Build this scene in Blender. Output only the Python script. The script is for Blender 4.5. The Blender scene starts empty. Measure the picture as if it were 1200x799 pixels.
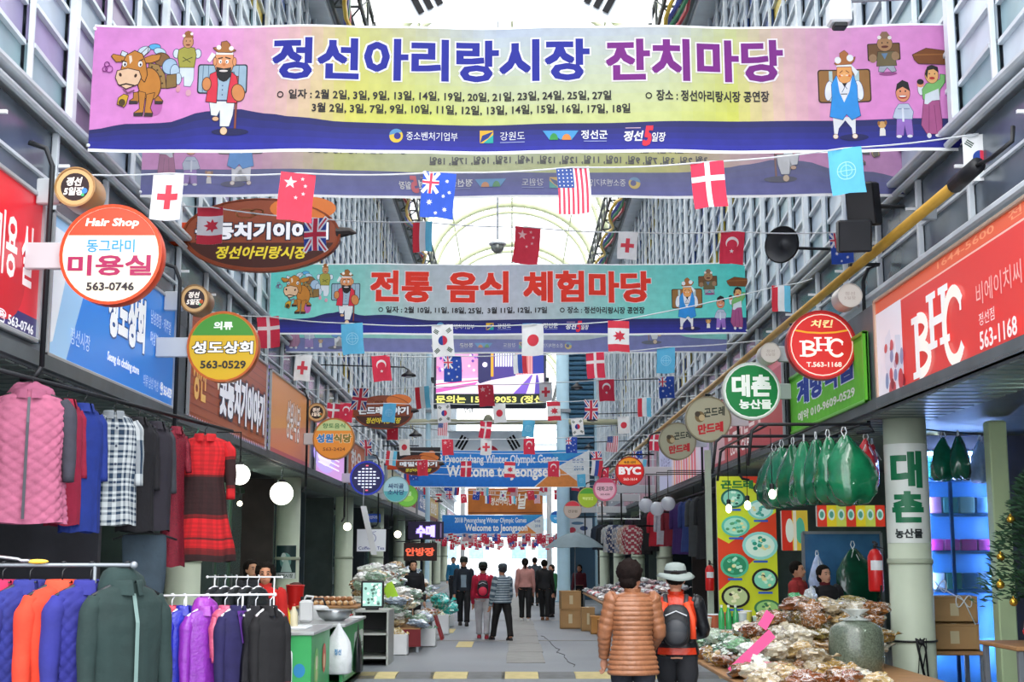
import bpy, bmesh, math, random
from mathutils import Vector, Matrix, noise
sc = bpy.context.scene
COL = sc.collection
R = math.radians
PI = math.pi
sin, cos = math.sin, math.cos

# ------------------------------------------------------------------ camera, sky, exposure
EYE = 1.7
PITCH = R(8.9)
FPX = 1600.0
cam = bpy.data.cameras.new('camera')
cam.lens = 36.0 * FPX / 1200.0
cam.sensor_width = 36.0
cam.clip_end = 600
cam_ob = bpy.data.objects.new('camera', cam)
cam_ob.location = (0, 0, EYE)
cam_ob.rotation_euler = (R(90) + PITCH, 0, 0)
COL.objects.link(cam_ob)
sc.camera = cam_ob

world = bpy.data.worlds.new('overcast_sky')
world.use_nodes = True
sc.world = world
wn = world.node_tree
bg = wn.nodes['Background']
tc = wn.nodes.new('ShaderNodeTexCoord')
wnoise = wn.nodes.new('ShaderNodeTexNoise')
wnoise.inputs['Scale'].default_value = 2.5
wnoise.inputs['Detail'].default_value = 4
wramp = wn.nodes.new('ShaderNodeValToRGB')
wramp.color_ramp.elements[0].position = 0.3
wramp.color_ramp.elements[0].color = (0.80, 0.86, 0.95, 1)
wramp.color_ramp.elements[1].position = 0.7
wramp.color_ramp.elements[1].color = (1.0, 0.99, 0.96, 1)
wn.links.new(tc.outputs['Generated'], wnoise.inputs['Vector'])
wn.links.new(wnoise.outputs['Fac'], wramp.inputs['Fac'])
wn.links.new(wramp.outputs['Color'], bg.inputs['Color'])
bg.inputs['Strength'].default_value = 2.5

sun = bpy.data.lights.new('sun', 'SUN')
sun.energy = 0.7
sun.angle = R(25)
sun.color = (1.0, 0.97, 0.92)
sun_ob = bpy.data.objects.new('sun', sun)
sun_ob.rotation_euler = (R(38), R(8), 0)
COL.objects.link(sun_ob)

sc.view_settings.view_transform = 'Standard'
sc.view_settings.look = 'None'
sc.view_settings.gamma = 1
sc.view_settings.use_curve_mapping = False
sc.view_settings.exposure = 0.82

# ------------------------------------------------------------------ pixel helpers: a ray of the photograph met with a plane of the place
_F = Vector((0, cos(PITCH), sin(PITCH)))
_U = Vector((0, -sin(PITCH), cos(PITCH)))
def ray(px, py):
    return _F + _U * ((399.5 - py) / FPX) + Vector(((px - 600) / FPX, 0, 0))
def P(px, py, Y):
    d = ray(px, py)
    return Vector((0, 0, EYE)) + d * (Y / d.y)
def PX(px, py, X):
    d = ray(px, py)
    return Vector((0, 0, EYE)) + d * (X / d.x)

# ------------------------------------------------------------------ colour and materials
def lin(c):
    if isinstance(c, str):
        c = tuple(int(c[i:i + 2], 16) / 255 for i in (0, 2, 4))
    elif max(c) > 1.0:
        c = tuple(x / 255 for x in c)
    return tuple((x / 12.92 if x <= 0.04045 else ((x + 0.055) / 1.055) ** 2.4) for x in c[:3])
MATS = {}
def mat(name, rgb='808080', rough=0.6, metal=0.0, emit=0.0, var=0.0, vscale=3.0, bump=0.0, bscale=40.0,
        alpha=1.0, coat=0.0, trans=0.0, printed=False, sheen=0.0, spec=None):
    if name in MATS:
        return MATS[name]
    m = bpy.data.materials.new(name)
    m.use_nodes = True
    nt = m.node_tree
    b = nt.nodes['Principled BSDF']
    c = lin(rgb) + (1,)
    b.inputs['Base Color'].default_value = c
    b.inputs['Roughness'].default_value = rough
    b.inputs['Metallic'].default_value = metal
    b.inputs['Alpha'].default_value = alpha
    b.inputs['Coat Weight'].default_value = coat
    b.inputs['Transmission Weight'].default_value = trans
    b.inputs['Sheen Weight'].default_value = sheen
    if spec is not None:
        b.inputs['Specular IOR Level'].default_value = spec
    src = None
    if printed:
        a = nt.nodes.new('ShaderNodeVertexColor')
        a.layer_name = 'Col'
        src = a.outputs['Color']
    if var or bump:
        t = nt.nodes.new('ShaderNodeTexCoord')
    if var:
        n = nt.nodes.new('ShaderNodeTexNoise')
        n.inputs['Scale'].default_value = vscale
        n.inputs['Detail'].default_value = 5
        nt.links.new(t.outputs['Object'], n.inputs['Vector'])
        mr = nt.nodes.new('ShaderNodeMapRange')
        mr.inputs['From Min'].default_value = 0.3
        mr.inputs['From Max'].default_value = 0.7
        mr.inputs['To Min'].default_value = 1 - var
        mr.inputs['To Max'].default_value = 1 + var
        nt.links.new(n.outputs['Fac'], mr.inputs['Value'])
        mx = nt.nodes.new('ShaderNodeMix')
        mx.data_type = 'RGBA'
        mx.blend_type = 'MULTIPLY'
        mx.inputs['Factor'].default_value = 1.0
        if src:
            nt.links.new(src, mx.inputs['A'])
        else:
            mx.inputs['A'].default_value = c
        nt.links.new(mr.outputs['Result'], mx.inputs['B'])
        src = mx.outputs['Result']
    if src:
        nt.links.new(src, b.inputs['Base Color'])
    if bump:
        n2 = nt.nodes.new('ShaderNodeTexNoise')
        n2.inputs['Scale'].default_value = bscale
        n2.inputs['Detail'].default_value = 3
        nt.links.new(t.outputs['Object'], n2.inputs['Vector'])
        bp = nt.nodes.new('ShaderNodeBump')
        bp.inputs['Strength'].default_value = bump
        bp.inputs['Distance'].default_value = 0.01
        nt.links.new(n2.outputs['Fac'], bp.inputs['Height'])
        nt.links.new(bp.outputs['Normal'], b.inputs['Normal'])
    if emit:
        if src:
            nt.links.new(src, b.inputs['Emission Color'])
        else:
            b.inputs['Emission Color'].default_value = c
        b.inputs['Emission Strength'].default_value = emit
    MATS[name] = m
    return m
PRINT = mat('printed_vinyl', rough=0.45, printed=True, var=0.05, vscale=1.5)
LIT = mat('glowing_sign_print', rough=0.35, printed=True, emit=0.14)  # even glow added to brighten the sign prints, backlit and plain alike
LED = mat('led_dots', rough=0.5, printed=True, emit=0.4)
CLOTH = mat('printed_cloth', rough=0.8, printed=True, var=0.08, vscale=8)
STEEL = mat('brushed_steel', 'b4b8bb', 0.3, 0.9, var=0.1)
WHITE = mat('white_paint', 'e6e8ea', 0.5, var=0.05)
DARK = mat('dark_metal', '2a2c30', 0.5, 0.5, var=0.15)
GREYM = mat('grey_metal', '8a9096', 0.45, 0.5, var=0.15)
BLACK = mat('black_plastic', '15161a', 0.5, var=0.2)
ALU = mat('aluminium', 'd2d9de', 0.45, 0.1, var=0.12, vscale=2)

# ------------------------------------------------------------------ mesh builder
class MB:
    def __init__(s):
        s.v = []; s.f = []; s.m = []; s.c = []; s.mi = 0; s.col = (1, 1, 1)
    def add(s, vs, fs, col=None):
        o = len(s.v)
        s.v.extend(tuple(p) for p in vs)
        c = col or s.col
        for f in fs:
            s.f.append(tuple(i + o for i in f)); s.m.append(s.mi); s.c.append(c)
        return s
    def box(s, c, d, rz=0.0, ry=0.0, rx=0.0, ch=0.0):
        x, y, z = d[0] / 2, d[1] / 2, d[2] / 2
        M = Matrix.Rotation(rz, 3, 'Z') @ Matrix.Rotation(ry, 3, 'Y') @ Matrix.Rotation(rx, 3, 'X')
        c = Vector(c)
        if ch <= 0:
            vs = [M @ Vector((a * x, b * y, e * z)) + c for e in (-1, 1) for b in (-1, 1) for a in (-1, 1)]
            fs = [(0, 2, 3, 1), (4, 5, 7, 6), (0, 1, 5, 4), (2, 6, 7, 3), (0, 4, 6, 2), (1, 3, 7, 5)]
            return s.add(vs, fs)
        ch = min(ch, x * .9, y * .9, z * .9)
        rings = []
        for zz, k in ((-z, ch), (-z + ch, 0), (z - ch, 0), (z, ch)):
            X, Y = x - k, y - k
            q = ch * .7
            ring = [(-X + q, -Y), (X - q, -Y), (X, -Y + q), (X, Y - q), (X - q, Y), (-X + q, Y), (-X, Y - q), (-X, -Y + q)]
            rings.append([M @ Vector((a, b, zz)) + c for a, b in ring])
        return s.loft(rings)
    def loft(s, rings, cap=True, closed=True, col=None):
        n = len(rings[0]); vs = [p for r in rings for p in r]; fs = []
        for i in range(len(rings) - 1):
            for j in range(n if closed else n - 1):
                k = (j + 1) % n
                fs.append((i * n + j, i * n + k, (i + 1) * n + k, (i + 1) * n + j))
        if cap and closed:
            fs.append(tuple(reversed(range(n)))); fs.append(tuple(range((len(rings) - 1) * n, len(rings) * n)))
        return s.add(vs, fs, col)
    def tube(s, path, r, n=8, cap=True, flat=1.0):
        path = [Vector(p) for p in path]
        rs = r if isinstance(r, (list, tuple)) else [r] * len(path)
        rings = []
        up = None
        for i, p in enumerate(path):
            t = (path[min(i + 1, len(path) - 1)] - path[max(i - 1, 0)]).normalized()
            if up is None:
                up = Vector((0, 0, 1)) if abs(t.z) < 0.9 else Vector((0, 1, 0))
            a = t.cross(up)
            if a.length < 1e-5:
                a = t.cross(Vector((1, 0, 0)))
            a.normalize(); b = a.cross(t).normalized(); up = b
            rings.append([p + (a * cos(2 * PI * k / n) + b * sin(2 * PI * k / n) * flat) * rs[i] for k in range(n)])
        return s.loft(rings, cap)
    def ell(s, c, r, n=14, m=9, M=None, fn=None):
        c = Vector(c); M = M or Matrix.Identity(3)
        if not isinstance(r, (tuple, list)):
            r = (r, r, r)
        vs = []; fs = []
        for i in range(m + 1):
            th = PI * i / m
            for j in range(n):
                ph = 2 * PI * j / n
                q = Vector((sin(th) * cos(ph), sin(th) * sin(ph), cos(th)))
                k = fn(q) if fn else 1.0
                vs.append(c + M @ Vector((q.x * r[0] * k, q.y * r[1] * k, q.z * r[2] * k)))
        for i in range(m):
            for j in range(n):
                k = (j + 1) % n
                fs.append((i * n + j, (i + 1) * n + j, (i + 1) * n + k, i * n + k))
        return s.add(vs, fs)
    def lathe(s, prof, c=(0, 0, 0), n=20, axis='z', cap=True):
        c = Vector(c); rings = []
        for r, h in prof:
            ring = []
            for k in range(n):
                a = 2 * PI * k / n
                x, y = r * cos(a), r * sin(a)
                ring.append(c + (Vector((x, y, h)) if axis == 'z' else Vector((x, h, y)) if axis == 'y' else Vector((h, x, y))))
            rings.append(ring)
        return s.loft(rings, cap)
    def grid(s, fn, nu, nv, colfn=None):
        vs = [fn(i / nu, j / nv) for j in range(nv + 1) for i in range(nu + 1)]
        o = len(s.v); s.v.extend(tuple(p) for p in vs)
        for j in range(nv):
            for i in range(nu):
                a = o + j * (nu + 1) + i
                s.f.append((a, a + 1, a + nu + 2, a + nu + 1)); s.m.append(s.mi)
                s.c.append(colfn((i + .5) / nu, (j + .5) / nv) if colfn else s.col)
        return s
    def mesh(s, name, mats, smooth=False):
        me = bpy.data.meshes.new(name)
        me.from_pydata(s.v, [], s.f)
        if not isinstance(mats, (list, tuple)):
            mats = [mats]
        for m in mats:
            me.materials.append(m)
        if len(mats) > 1:
            me.polygons.foreach_set('material_index', s.m)
        if any('Col' == n.layer_name for m in mats for n in m.node_tree.nodes if n.type == 'VERTEX_COLOR'):
            at = me.color_attributes.new('Col', 'FLOAT_COLOR', 'CORNER')
            buf = []
            for f, c in zip(s.f, s.c):
                buf.extend((c[0], c[1], c[2], 1.0) * len(f))
            at.data.foreach_set('color', buf)
        if smooth:
            me.polygons.foreach_set('use_smooth', [True] * len(s.f))
            if smooth != True:
                try:
                    me.set_sharp_from_angle(angle=smooth)
                except Exception:
                    pass
        me.update()
        return me
    def build(s, name, mats, parent=None, smooth=False, loc=(0, 0, 0), rz=0.0):
        return link(name, s.mesh(name, mats, smooth), parent, loc, rz)
def link(name, data, parent=None, loc=(0, 0, 0), rz=0.0):
    o = bpy.data.objects.new(name, data)
    o.location = loc; o.rotation_euler = (0, 0, rz)
    if parent is not None:
        o.parent = parent
    COL.objects.link(o)
    return o
def thing(name, label, cat, loc=(0, 0, 0), rz=0.0, group=None):
    o = link(name, None, None, loc, rz)
    o['label'] = label; o['category'] = cat
    if group:
        o['group'] = group
    return o
def tag(o, label, cat, group=None):
    o['label'] = label; o['category'] = cat
    if group:
        o['group'] = group
    return o
def struct(o):
    o['kind'] = 'structure'
    return o
def dup(root, loc=None, rz=None, label=None, group=None):
    def cp(o, par):
        c = o.copy(); COL.objects.link(c); c.parent = par
        for ch in o.children:
            cp(ch, c)
        return c
    r = cp(root, root.parent)
    if loc is not None: r.location = loc
    if rz is not None: r.rotation_euler = (r.rotation_euler[0], r.rotation_euler[1], rz)
    if label: r['label'] = label
    if group: r['group'] = group
    return r

def gridded(S, us, vs):
    """the sheet S made of flat cells between the given lines, so that print lies exactly on it"""
    memo = {}
    def node(i, j, d):
        k = (i, j)
        if k not in memo: memo[k] = Vector(S(us[i], vs[j], 0))
        return memo[k]
    n0, n1 = len(us) - 1, len(vs) - 1
    def F(u, v, d):
        i = min(max(int((u - us[0]) / (us[-1] - us[0]) * n0), 0), n0 - 1); j = min(max(int((v - vs[0]) / (vs[-1] - vs[0]) * n1), 0), n1 - 1)
        a = (u - us[i]) / (us[i + 1] - us[i]); b = (v - vs[j]) / (vs[j + 1] - vs[j])
        p = (node(i, j, d) * (1 - a) + node(i + 1, j, d) * a) * (1 - b) + (node(i, j + 1, d) * (1 - a) + node(i + 1, j + 1, d) * a) * b
        return (p.x, p.y - d, p.z)
    return F
# ------------------------------------------------------------------ flat print: lettering and emblems on signs, banners, flags
_TX = {}
def text_mesh(s, off, shear=0.0, face=0):
    k = (s, off, shear)
    if k in _TX:
        return _TX[k]
    c = bpy.data.curves.new('lettering', 'FONT')
    c.body = s; c.size = 1; c.resolution_u = 2; c.offset = off; c.shear = shear
    o = bpy.data.objects.new('lettering', c)
    m = bpy.data.meshes.new_from_object(o)
    vs = [(v.co.x, v.co.y) for v in m.vertices]
    fs = [tuple(p.vertices) for p in m.polygons]
    bpy.data.objects.remove(o); bpy.data.meshes.remove(m); bpy.data.curves.remove(c)
    xs = [v[0] for v in vs] or [0, 1]; ys = [v[1] for v in vs] or [0, 1]
    _TX[k] = (vs, fs, (min(xs), min(ys), max(xs), max(ys)))
    return _TX[k]
class Art:
    """flat print in its own design units; T maps a design point to the sheet (u right, v up), S puts the sheet in the sign's space"""
    def __init__(s, T, S=None, eps=0.0005, lift=0.002, fade=0.0, fc=(1, 1, 1), cuts=None):
        s.mb = MB(); s.T = T; s.cuts = cuts; s.done = []; s.S = S or (lambda u, v, d: (u, -d, v)); s.d = lift; s.eps = eps; s.lift = lift; s.dk = 1.0; s.fade = fade; s.fc = fc
        s.tr = (1.0, 0.0, 0.0)
    def at(s, k=1.0, x=0.0, y=0.0):
        s.tr = (k, x, y); return s
    def _p(s, x, y):
        k, a, b = s.tr
        u, v = s.T(x * k + a, y * k + b)
        return (u, v, s.d)
    def _c(s, c):
        c = lin(c)
        return tuple((a * (1 - s.fade) + b * s.fade) * s.dk for a, b in zip(c, s.fc))
    def poly(s, pts, c):
        s.mb.add([s._p(x, y) for x, y in pts], [tuple(range(len(pts)))], s._c(c)); s.d += s.eps; return s
    def rect(s, x0, y0, x1, y1, c):
        return s.poly([(x0, y0), (x1, y0), (x1, y1), (x0, y1)], c)
    def rrect(s, x0, y0, x1, y1, r, c):
        pts = []
        for cx, cy, a0 in ((x1 - r, y0 + r, -90), (x1 - r, y1 - r, 0), (x0 + r, y1 - r, 90), (x0 + r, y0 + r, 180)):
            for k in range(4):
                a = R(a0 + k * 30)
                pts.append((cx + r * cos(a), cy + r * sin(a)))
        return s.poly(pts, c)
    def ell(s, cx, cy, rx, ry, c, rot=0.0, n=22, a0=0.0, a1=360.0):
        a = R(rot); pts = []
        full = abs(a1 - a0) >= 360
        for k in range(n if full else n + 1):
            t = R(a0 + (a1 - a0) * k / n)
            x, y = rx * cos(t), ry * sin(t)
            pts.append((cx + x * cos(a) - y * sin(a), cy + x * sin(a) + y * cos(a)))
        return s.poly(pts, c)
    def oell(s, cx, cy, rx, ry, c, oc='3a2018', w=1.0, rot=0.0):
        s.ell(cx, cy, rx + w, ry + w, oc, rot)
        return s.ell(cx, cy, rx, ry, c, rot)
    def opoly(s, pts, c, oc='3a2018', w=1.0):
        s.line(pts + [pts[0]], w * 2, oc)
        return s.poly(pts, c)
    def line(s, pts, w, c):
        for (x0, y0), (x1, y1) in zip(pts, pts[1:]):
            dx, dy = x1 - x0, y1 - y0
            L = math.hypot(dx, dy) or 1e-6
            nx, ny = -dy / L * w / 2, dx / L * w / 2
            ex, ey = dx / L * w * .3, dy / L * w * .3
            s.mb.add([s._p(*q) for q in ((x0 + nx - ex, y0 + ny - ey), (x1 + nx + ex, y1 + ny + ey), (x1 - nx + ex, y1 - ny + ey), (x0 - nx - ex, y0 - ny - ey))],
                     [(0, 1, 2, 3)], s._c(c))
        s.d += s.eps; return s
    def ring(s, cx, cy, r, w, c, n=28, ry=None, a0=0, a1=360):
        ry = ry or r
        pts = [(cx + r * cos(R(a0 + (a1 - a0) * k / n)), cy + ry * sin(R(a0 + (a1 - a0) * k / n))) for k in range(n + 1)]
        return s.line(pts, w, c)
    def star(s, cx, cy, r, c, n=5, rot=-90, k=0.4):
        return s.poly([(cx + (r if i % 2 == 0 else r * k) * cos(R(rot + i * 180 / n)), cy + (r if i % 2 == 0 else r * k) * sin(R(rot + i * 180 / n))) for i in range(2 * n)], c)
    def text(s, t, x0, y0, x1, y1, c, bold=0.0, outline=None, ow=0.03, rot=0.0, shear=0.0):
        """fit the words into the design rectangle (y down); outline: colour of a wider copy behind"""
        _, _, bb = text_mesh(t, min(bold, .016), shear)
        kx = (x1 - x0) / max(bb[2] - bb[0], 1e-4); ky = (y1 - y0) / max(bb[3] - bb[1], 1e-4)
        mx, my = (x0 + x1) / 2, (y0 + y1) / 2
        a = R(rot)
        for off, cc in (((bold + ow, outline),) if outline else ()) + ((bold, c),):
            base = min(off, .016); rem = off - base
            vs, fs, _ = text_mesh(t, base, shear)
            for sx, sy in (((0, 0),) if rem < .003 else ((-1, -1), (1, -1), (-1, 1), (1, 1))):
                out = []
                for x, y in vs:
                    X = x0 + (x + sx * rem - bb[0]) * kx - mx; Y = y1 - (y + sy * rem - bb[1]) * ky - my
                    out.append(s._p(mx + X * cos(a) - Y * sin(a), my + X * sin(a) + Y * cos(a)))
                s.mb.add(out, fs, s._c(cc)); s.d += s.eps * .5
            s.d += s.eps
        return s
    def part(s, name):
        """what has been drawn since the last call becomes a part of its own"""
        if s.mb.f: s.done.append((name, s.mb))
        s.mb = MB(); s.d = s.lift; return s
    def flush(s, mb):
        if s.cuts:
            us, vs_ = s.cuts
            bm = bmesh.new(); ly = bm.faces.layers.int.new('c')
            bv = [bm.verts.new(p) for p in mb.v]
            for i, f in enumerate(mb.f):
                try:
                    bf = bm.faces.new([bv[j] for j in f]); bf[ly] = i
                except ValueError:
                    pass
            big = [f for f in bm.faces if len(f.verts) > 4]
            if big: bmesh.ops.triangulate(bm, faces=big)
            xs = [p[0] for p in mb.v]; ys = [p[1] for p in mb.v]
            for ax, ls, lo, hi in ((0, us, min(xs), max(xs)), (1, vs_, min(ys), max(ys))):
                for q in ls:
                    if lo < q < hi:
                        bmesh.ops.bisect_plane(bm, geom=bm.verts[:] + bm.edges[:] + bm.faces[:], plane_co=(q, 0, 0) if ax == 0 else (0, q, 0), plane_no=(1, 0, 0) if ax == 0 else (0, 1, 0), dist=1e-6)
            bm.verts.index_update()
            o = MB(); o.v = [tuple(v.co) for v in bm.verts]
            for f in bm.faces:
                o.f.append(tuple(v.index for v in f.verts)); o.m.append(0); o.c.append(mb.c[f[ly]])
            bm.free(); mb = o
        mb.v = [tuple(s.S(*p)) for p in mb.v]
        return mb
    def build(s, parent, name='lettering', m=None, loc=(0, 0, 0)):
        s.part(name); r = None
        for n, mb in s.done:
            r = s.flush(mb).build(n, m or PRINT, parent, loc=loc)
        return r
# ------------------------------------------------------------------ the setting
NEAR, FAR = 6.0, 104.0
HALF = 4.2
def ground_mat():
    m = mat('asphalt', '7d838a', 0.75, var=0.16, vscale=0.7, bump=0.5, bscale=90)
    nt = m.node_tree; b = nt.nodes['Principled BSDF']
    n = nt.nodes.new('ShaderNodeTexNoise'); n.inputs['Scale'].default_value = 0.35; n.inputs['Detail'].default_value = 6
    t = nt.nodes.new('ShaderNodeTexCoord'); nt.links.new(t.outputs['Object'], n.inputs['Vector'])
    r = nt.nodes.new('ShaderNodeMapRange'); r.inputs['To Min'].default_value = 0.25; r.inputs['To Max'].default_value = 0.8
    nt.links.new(n.outputs['Fac'], r.inputs['Value']); nt.links.new(r.outputs['Result'], b.inputs['Roughness'])
    return m
floor = struct(MB().box((0, 60, -0.1), (40, 200, 0.2)).build('floor', ground_mat()))
YEL = mat('yellow_paving', 'cdbd84', 0.7, var=0.12, vscale=6, bump=0.4)
SLAB = mat('drain_slab', '8f8f8c', 0.7, var=0.12, vscale=3, bump=0.5)
for i, px in enumerate((378, 445, 527, 609, 694, 776, 858)):
    p = P(px, 791, 20.0)
    for q, mm in ((0, YEL), (.53, mat('hump_dark', '6c6e70', .7, var=.15, vscale=5))):
        hb = MB().loft([[(x, -.52, 0), (x, -.3, .03), (x, 0, .042), (x, .3, .03), (x, .52, 0), (x, .3, -.01), (x, -.3, -.01)] for x in (-.26, .26)])
        hb.build('hump_block', mm, floor, loc=(p.x + q, 19.95, 0.002))
for i in range(14):
    MB().box((0, 0, 0), (0.62, 2.35, 0.012), ch=0.004).build('drain_slab', SLAB, floor, loc=(0.22 + 0.02 * (i % 2), 23.4 + i * 2.42, 0.005))
for y0 in (28, 36.5, 47, 60):
    MB().box((0, 0, 0), (7.6, 0.22, 0.01)).build('paving_joint', SLAB, floor, loc=(0, y0, 0.003))
for x, y in ((-1.45, 31.5), (-0.9, 26.8), (1.7, 44)):
    MB().box((0, 0, 0), (0.3, 1.6, 0.01)).build('paint_mark', YEL, floor, loc=(x, y, 0.003))
cr = []
for i in range(24):
    cr.append((0.95 + 0.12 * noise.noise((i * .5, 0, 3)) - i * .012, 21.5 + i * 0.35, 0.004))
MB().tube(cr, 0.006, 5).build('crack', mat('crack', '4c4e50', 0.9), floor)
for k in (-3.55, 3.55):
    MB().box((k, 55, 0.006), (0.3, 96, 0.012)).build('gutter_strip', SLAB, floor)

CELLC = ['98a8b8', 'a8b8c8', 'b8c8d6', '8496ac', 'ccd8e2', '9c94ba', '90acb4', 'aaa2be']
CELLM = [mat('facade_panel_%s' % 'abcdefgh'[i], c, 0.4, 0.0, var=0.10, vscale=2) for i, c in enumerate(CELLC)]
CELLY = mat('yellow_panel', 'c9b23c', 0.35, 0.1, var=0.1)
CELLB = mat('blue_panel', '3a5a9a', 0.35, 0.1, var=0.1)
CELLP = mat('plum_panel', '806a90', 0.35, 0.1, var=0.1)
BACK = mat('facade_backing', '7a858e', 0.6, 0.1, var=0.1)
BAND = mat('dark_band_glass', '5d6873', 0.2, 0.2, var=0.3, vscale=1.2)
TOP = 13.2
BAYW = 1.1
def facade(side):
    nm = 'wall_left' if side < 0 else 'wall_right'
    w = struct(link(nm, None))
    s = side
    MB().box((s * 4.62, (NEAR + FAR) / 2, (4.4 + TOP) / 2), (0.3, FAR - NEAR, TOP - 4.4)).build('backing', BACK, w)
    MB().box((s * 4.3, (NEAR + FAR) / 2, 5.73), (0.34, FAR - NEAR, 0.07), ch=.02).build('sill_rail', ALU, w)
    MB().box((s * 4.22, (NEAR + FAR) / 2, 5.62), (0.08, FAR - NEAR, 0.06), ch=.02).build('sill_rail', ALU, w)
    MB().box((s * 4.25, (NEAR + FAR) / 2, 4.62), (0.36, FAR - NEAR, 0.08), ch=.02).build('band_rail', ALU, w)
    MB().box((s * 4.2, (NEAR + FAR) / 2, TOP), (0.6, FAR - NEAR, 0.18), ch=.02).build('coping', ALU, w)
    # the panel meshes are shared between alike cells
    H = 0.37
    nb = int((FAR - NEAR) / BAYW)
    pm = {}
    def panel_mesh(m, far):
        k = (m.name, far)
        if k not in pm:
            mb = MB()
            # one tilted pane with a lip at its lower edge
            y, z = BAYW / 2 - 0.03, H / 2 - 0.015
            vs = [(s * -0.02, -y, -z), (s * 0.03, y, -z), (s * 0.03, y, z), (s * -0.02, -y, z),
                  (s * 0.02, -y, -z), (s * 0.10, y, -z), (s * 0.10, y, z), (s * 0.02, -y, z)]
            mb.add(vs, [(0, 1, 2, 3), (4, 7, 6, 5), (0, 4, 5, 1), (2, 6, 7, 3), (0, 3, 7, 4), (1, 5, 6, 2)])
            mb.mi = 1
            lip = [(s * -0.075, -y, z - .042), (s * -0.015, y, z - .042), (s * -0.015, y, z), (s * -0.075, -y, z)]
            bk = [(a + s * .06, b, c) for a, b, c in lip]
            mb.add(lip + bk, [(0, 1, 2, 3), (4, 7, 6, 5), (0, 4, 5, 1), (2, 6, 7, 3), (0, 3, 7, 4), (1, 5, 6, 2)])
            pm[k] = mb.mesh('facade_panel', [m, ALU])
        return pm[k]
    cells = []
    rng = random.Random(5 + side)
    rows = int((TOP - 5.8) / H)
    for b in range(nb):
        Y = NEAR + (b + .5) * BAYW
        for r in range(rows):
            z = 5.82 + (r + .5) * H
            # the cell's mullions and panes, coloured in diagonal runs
            k = (b + r * 1) % 23
            if s > 0: k = (b + r) % 21
            if Y < 20 and s < 0:
                m = CELLM[rng.choice((0, 1, 3, 5, 5, 6, 7))] if (b // 2) % 3 else rng.choice((CELLP, CELLM[5], CELLM[0]))
            else:
                m = CELLM[rng.choice((1, 2, 2, 4)) if Y > 24 else rng.choice((0, 1, 2, 4, 6))]
            if k == 4 and 14 < Y < 60: m = CELLY
            elif k in (5, 9) and 14 < Y < 60: m = CELLB
            elev = math.degrees(math.atan2(z - EYE, Y))
            cells.append((elev < 24.5 and Y > 10.5, Y, z, m))
    seen = sorted([c for c in cells if c[0]], key=lambda c: c[1])
    for i, (_, Y, z, m) in enumerate(seen[:300]):
        link('panel', panel_mesh(m, False), w, (s * 4.29, Y, z))
    rest = {}
    for c in seen[300:] + [c for c in cells if not c[0]]:
        rest.setdefault(c[3].name, []).append(c)
    mb = MB(); mats = [ALU]
    for name, cs in rest.items():
        mats.append(MATS[name]); me = pm.get((name, False)) or panel_mesh(MATS[name], False)
        vv = [v.co.copy() for v in me.vertices]; ff = [tuple(p.vertices) for p in me.polygons]; mi = [p.material_index for p in me.polygons]
        for _, Y, z, m in cs:
            o = len(mb.v)
            mb.v.extend((v.x + s * 4.29, v.y + Y, v.z + z) for v in vv)
            for f, q in zip(ff, mi):
                mb.f.append(tuple(i + o for i in f)); mb.m.append(0 if q == 1 else len(mats) - 1); mb.c.append((1, 1, 1))
    o = mb.build('panel_field', mats, w); o['kind'] = 'stuff'
    for b in range(nb + 1):
        Y = NEAR + b * BAYW
        thick = b % 3 == 0
        dd = (0.07, 0.13, TOP - 5.75) if thick else (0.05, 0.045, TOP - 5.75)
        key = ('mull', thick)
        if key not in pm: pm[key] = MB().box((0, 0, 0), dd, ch=.01).mesh('mullion', ALU)
        link('mullion', pm[key], w, (s * (4.235 if thick else 4.245), Y, (TOP + 5.75) / 2))
    # band between sign boards and sill: dark glass with thin bars
    pm['g'] = MB().box((0, 0, 0), (0.03, 1.54, 0.46)).mesh('band_pane', BAND)
    pm['p'] = MB().box((0, 0, 0), (0.06, 0.06, 1.0), ch=.01).mesh('band_post', ALU)
    pm['h'] = MB().box((0, 0, 0), (0.04, 1.55, 0.03)).mesh('band_bar', ALU)
    n = int((FAR - NEAR) / 1.6)
    for b in range(n):
        Y = NEAR + (b + .5) * 1.6
        for zz in (4.89, 5.37):
            link('band_pane', pm['g'], w, (s * 4.34, Y, zz))
        link('band_post', pm['p'], w, (s * 4.29, Y - .8, 5.12))
        link('band_bar', pm['h'], w, (s * 4.31, Y, 5.13))
        if b < 24:
            link('band_clip', pm.setdefault('c', MB().box((0, 0, 0), (0.10, 0.03, 0.03)).mesh('band_clip', WHITE)), w, (s * 4.2, Y - .8, 5.3))
    return w
wl = facade(-1); wr = facade(1)

# roof: ribs and cloth between them, on two ladder trusses
roof = struct(link('ceiling', None))
MEM = mat('roof_membrane', 'f1ecd8', 0.6, alpha=0.30, var=0.04, vscale=0.6)
RIBM = mat('rib_paint', 'b4ba98', 0.5, 0.0, var=0.08)
RX, RZ = 3.45, 13.3
def arch(t, dz=0.0):
    a = PI * t
    return (-RX * cos(a), RZ + dz + 3.0 * sin(a) ** 0.9)
rib_me = None
def rib_mesh():
    mb = MB()
    for dz, r in ((0, .12), (-.34, .07)):
        pts = [arch(i / 24, 0) for i in range(25)]
        mb.tube([(x * (1 if dz == 0 else .93), 0, z + dz) for x, z in pts], r, 6)
    for i in range(1, 24):
        x, z = arch(i / 24); x2, z2 = arch((i + .5) / 24) if i % 2 else arch((i - .5) / 24)
        mb.tube([(x, 0, z), (x2 * .93, 0, z2 - .34)], .02, 4)
    return mb.mesh('rib', RIBM, True)
rib_me = rib_mesh()
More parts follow.
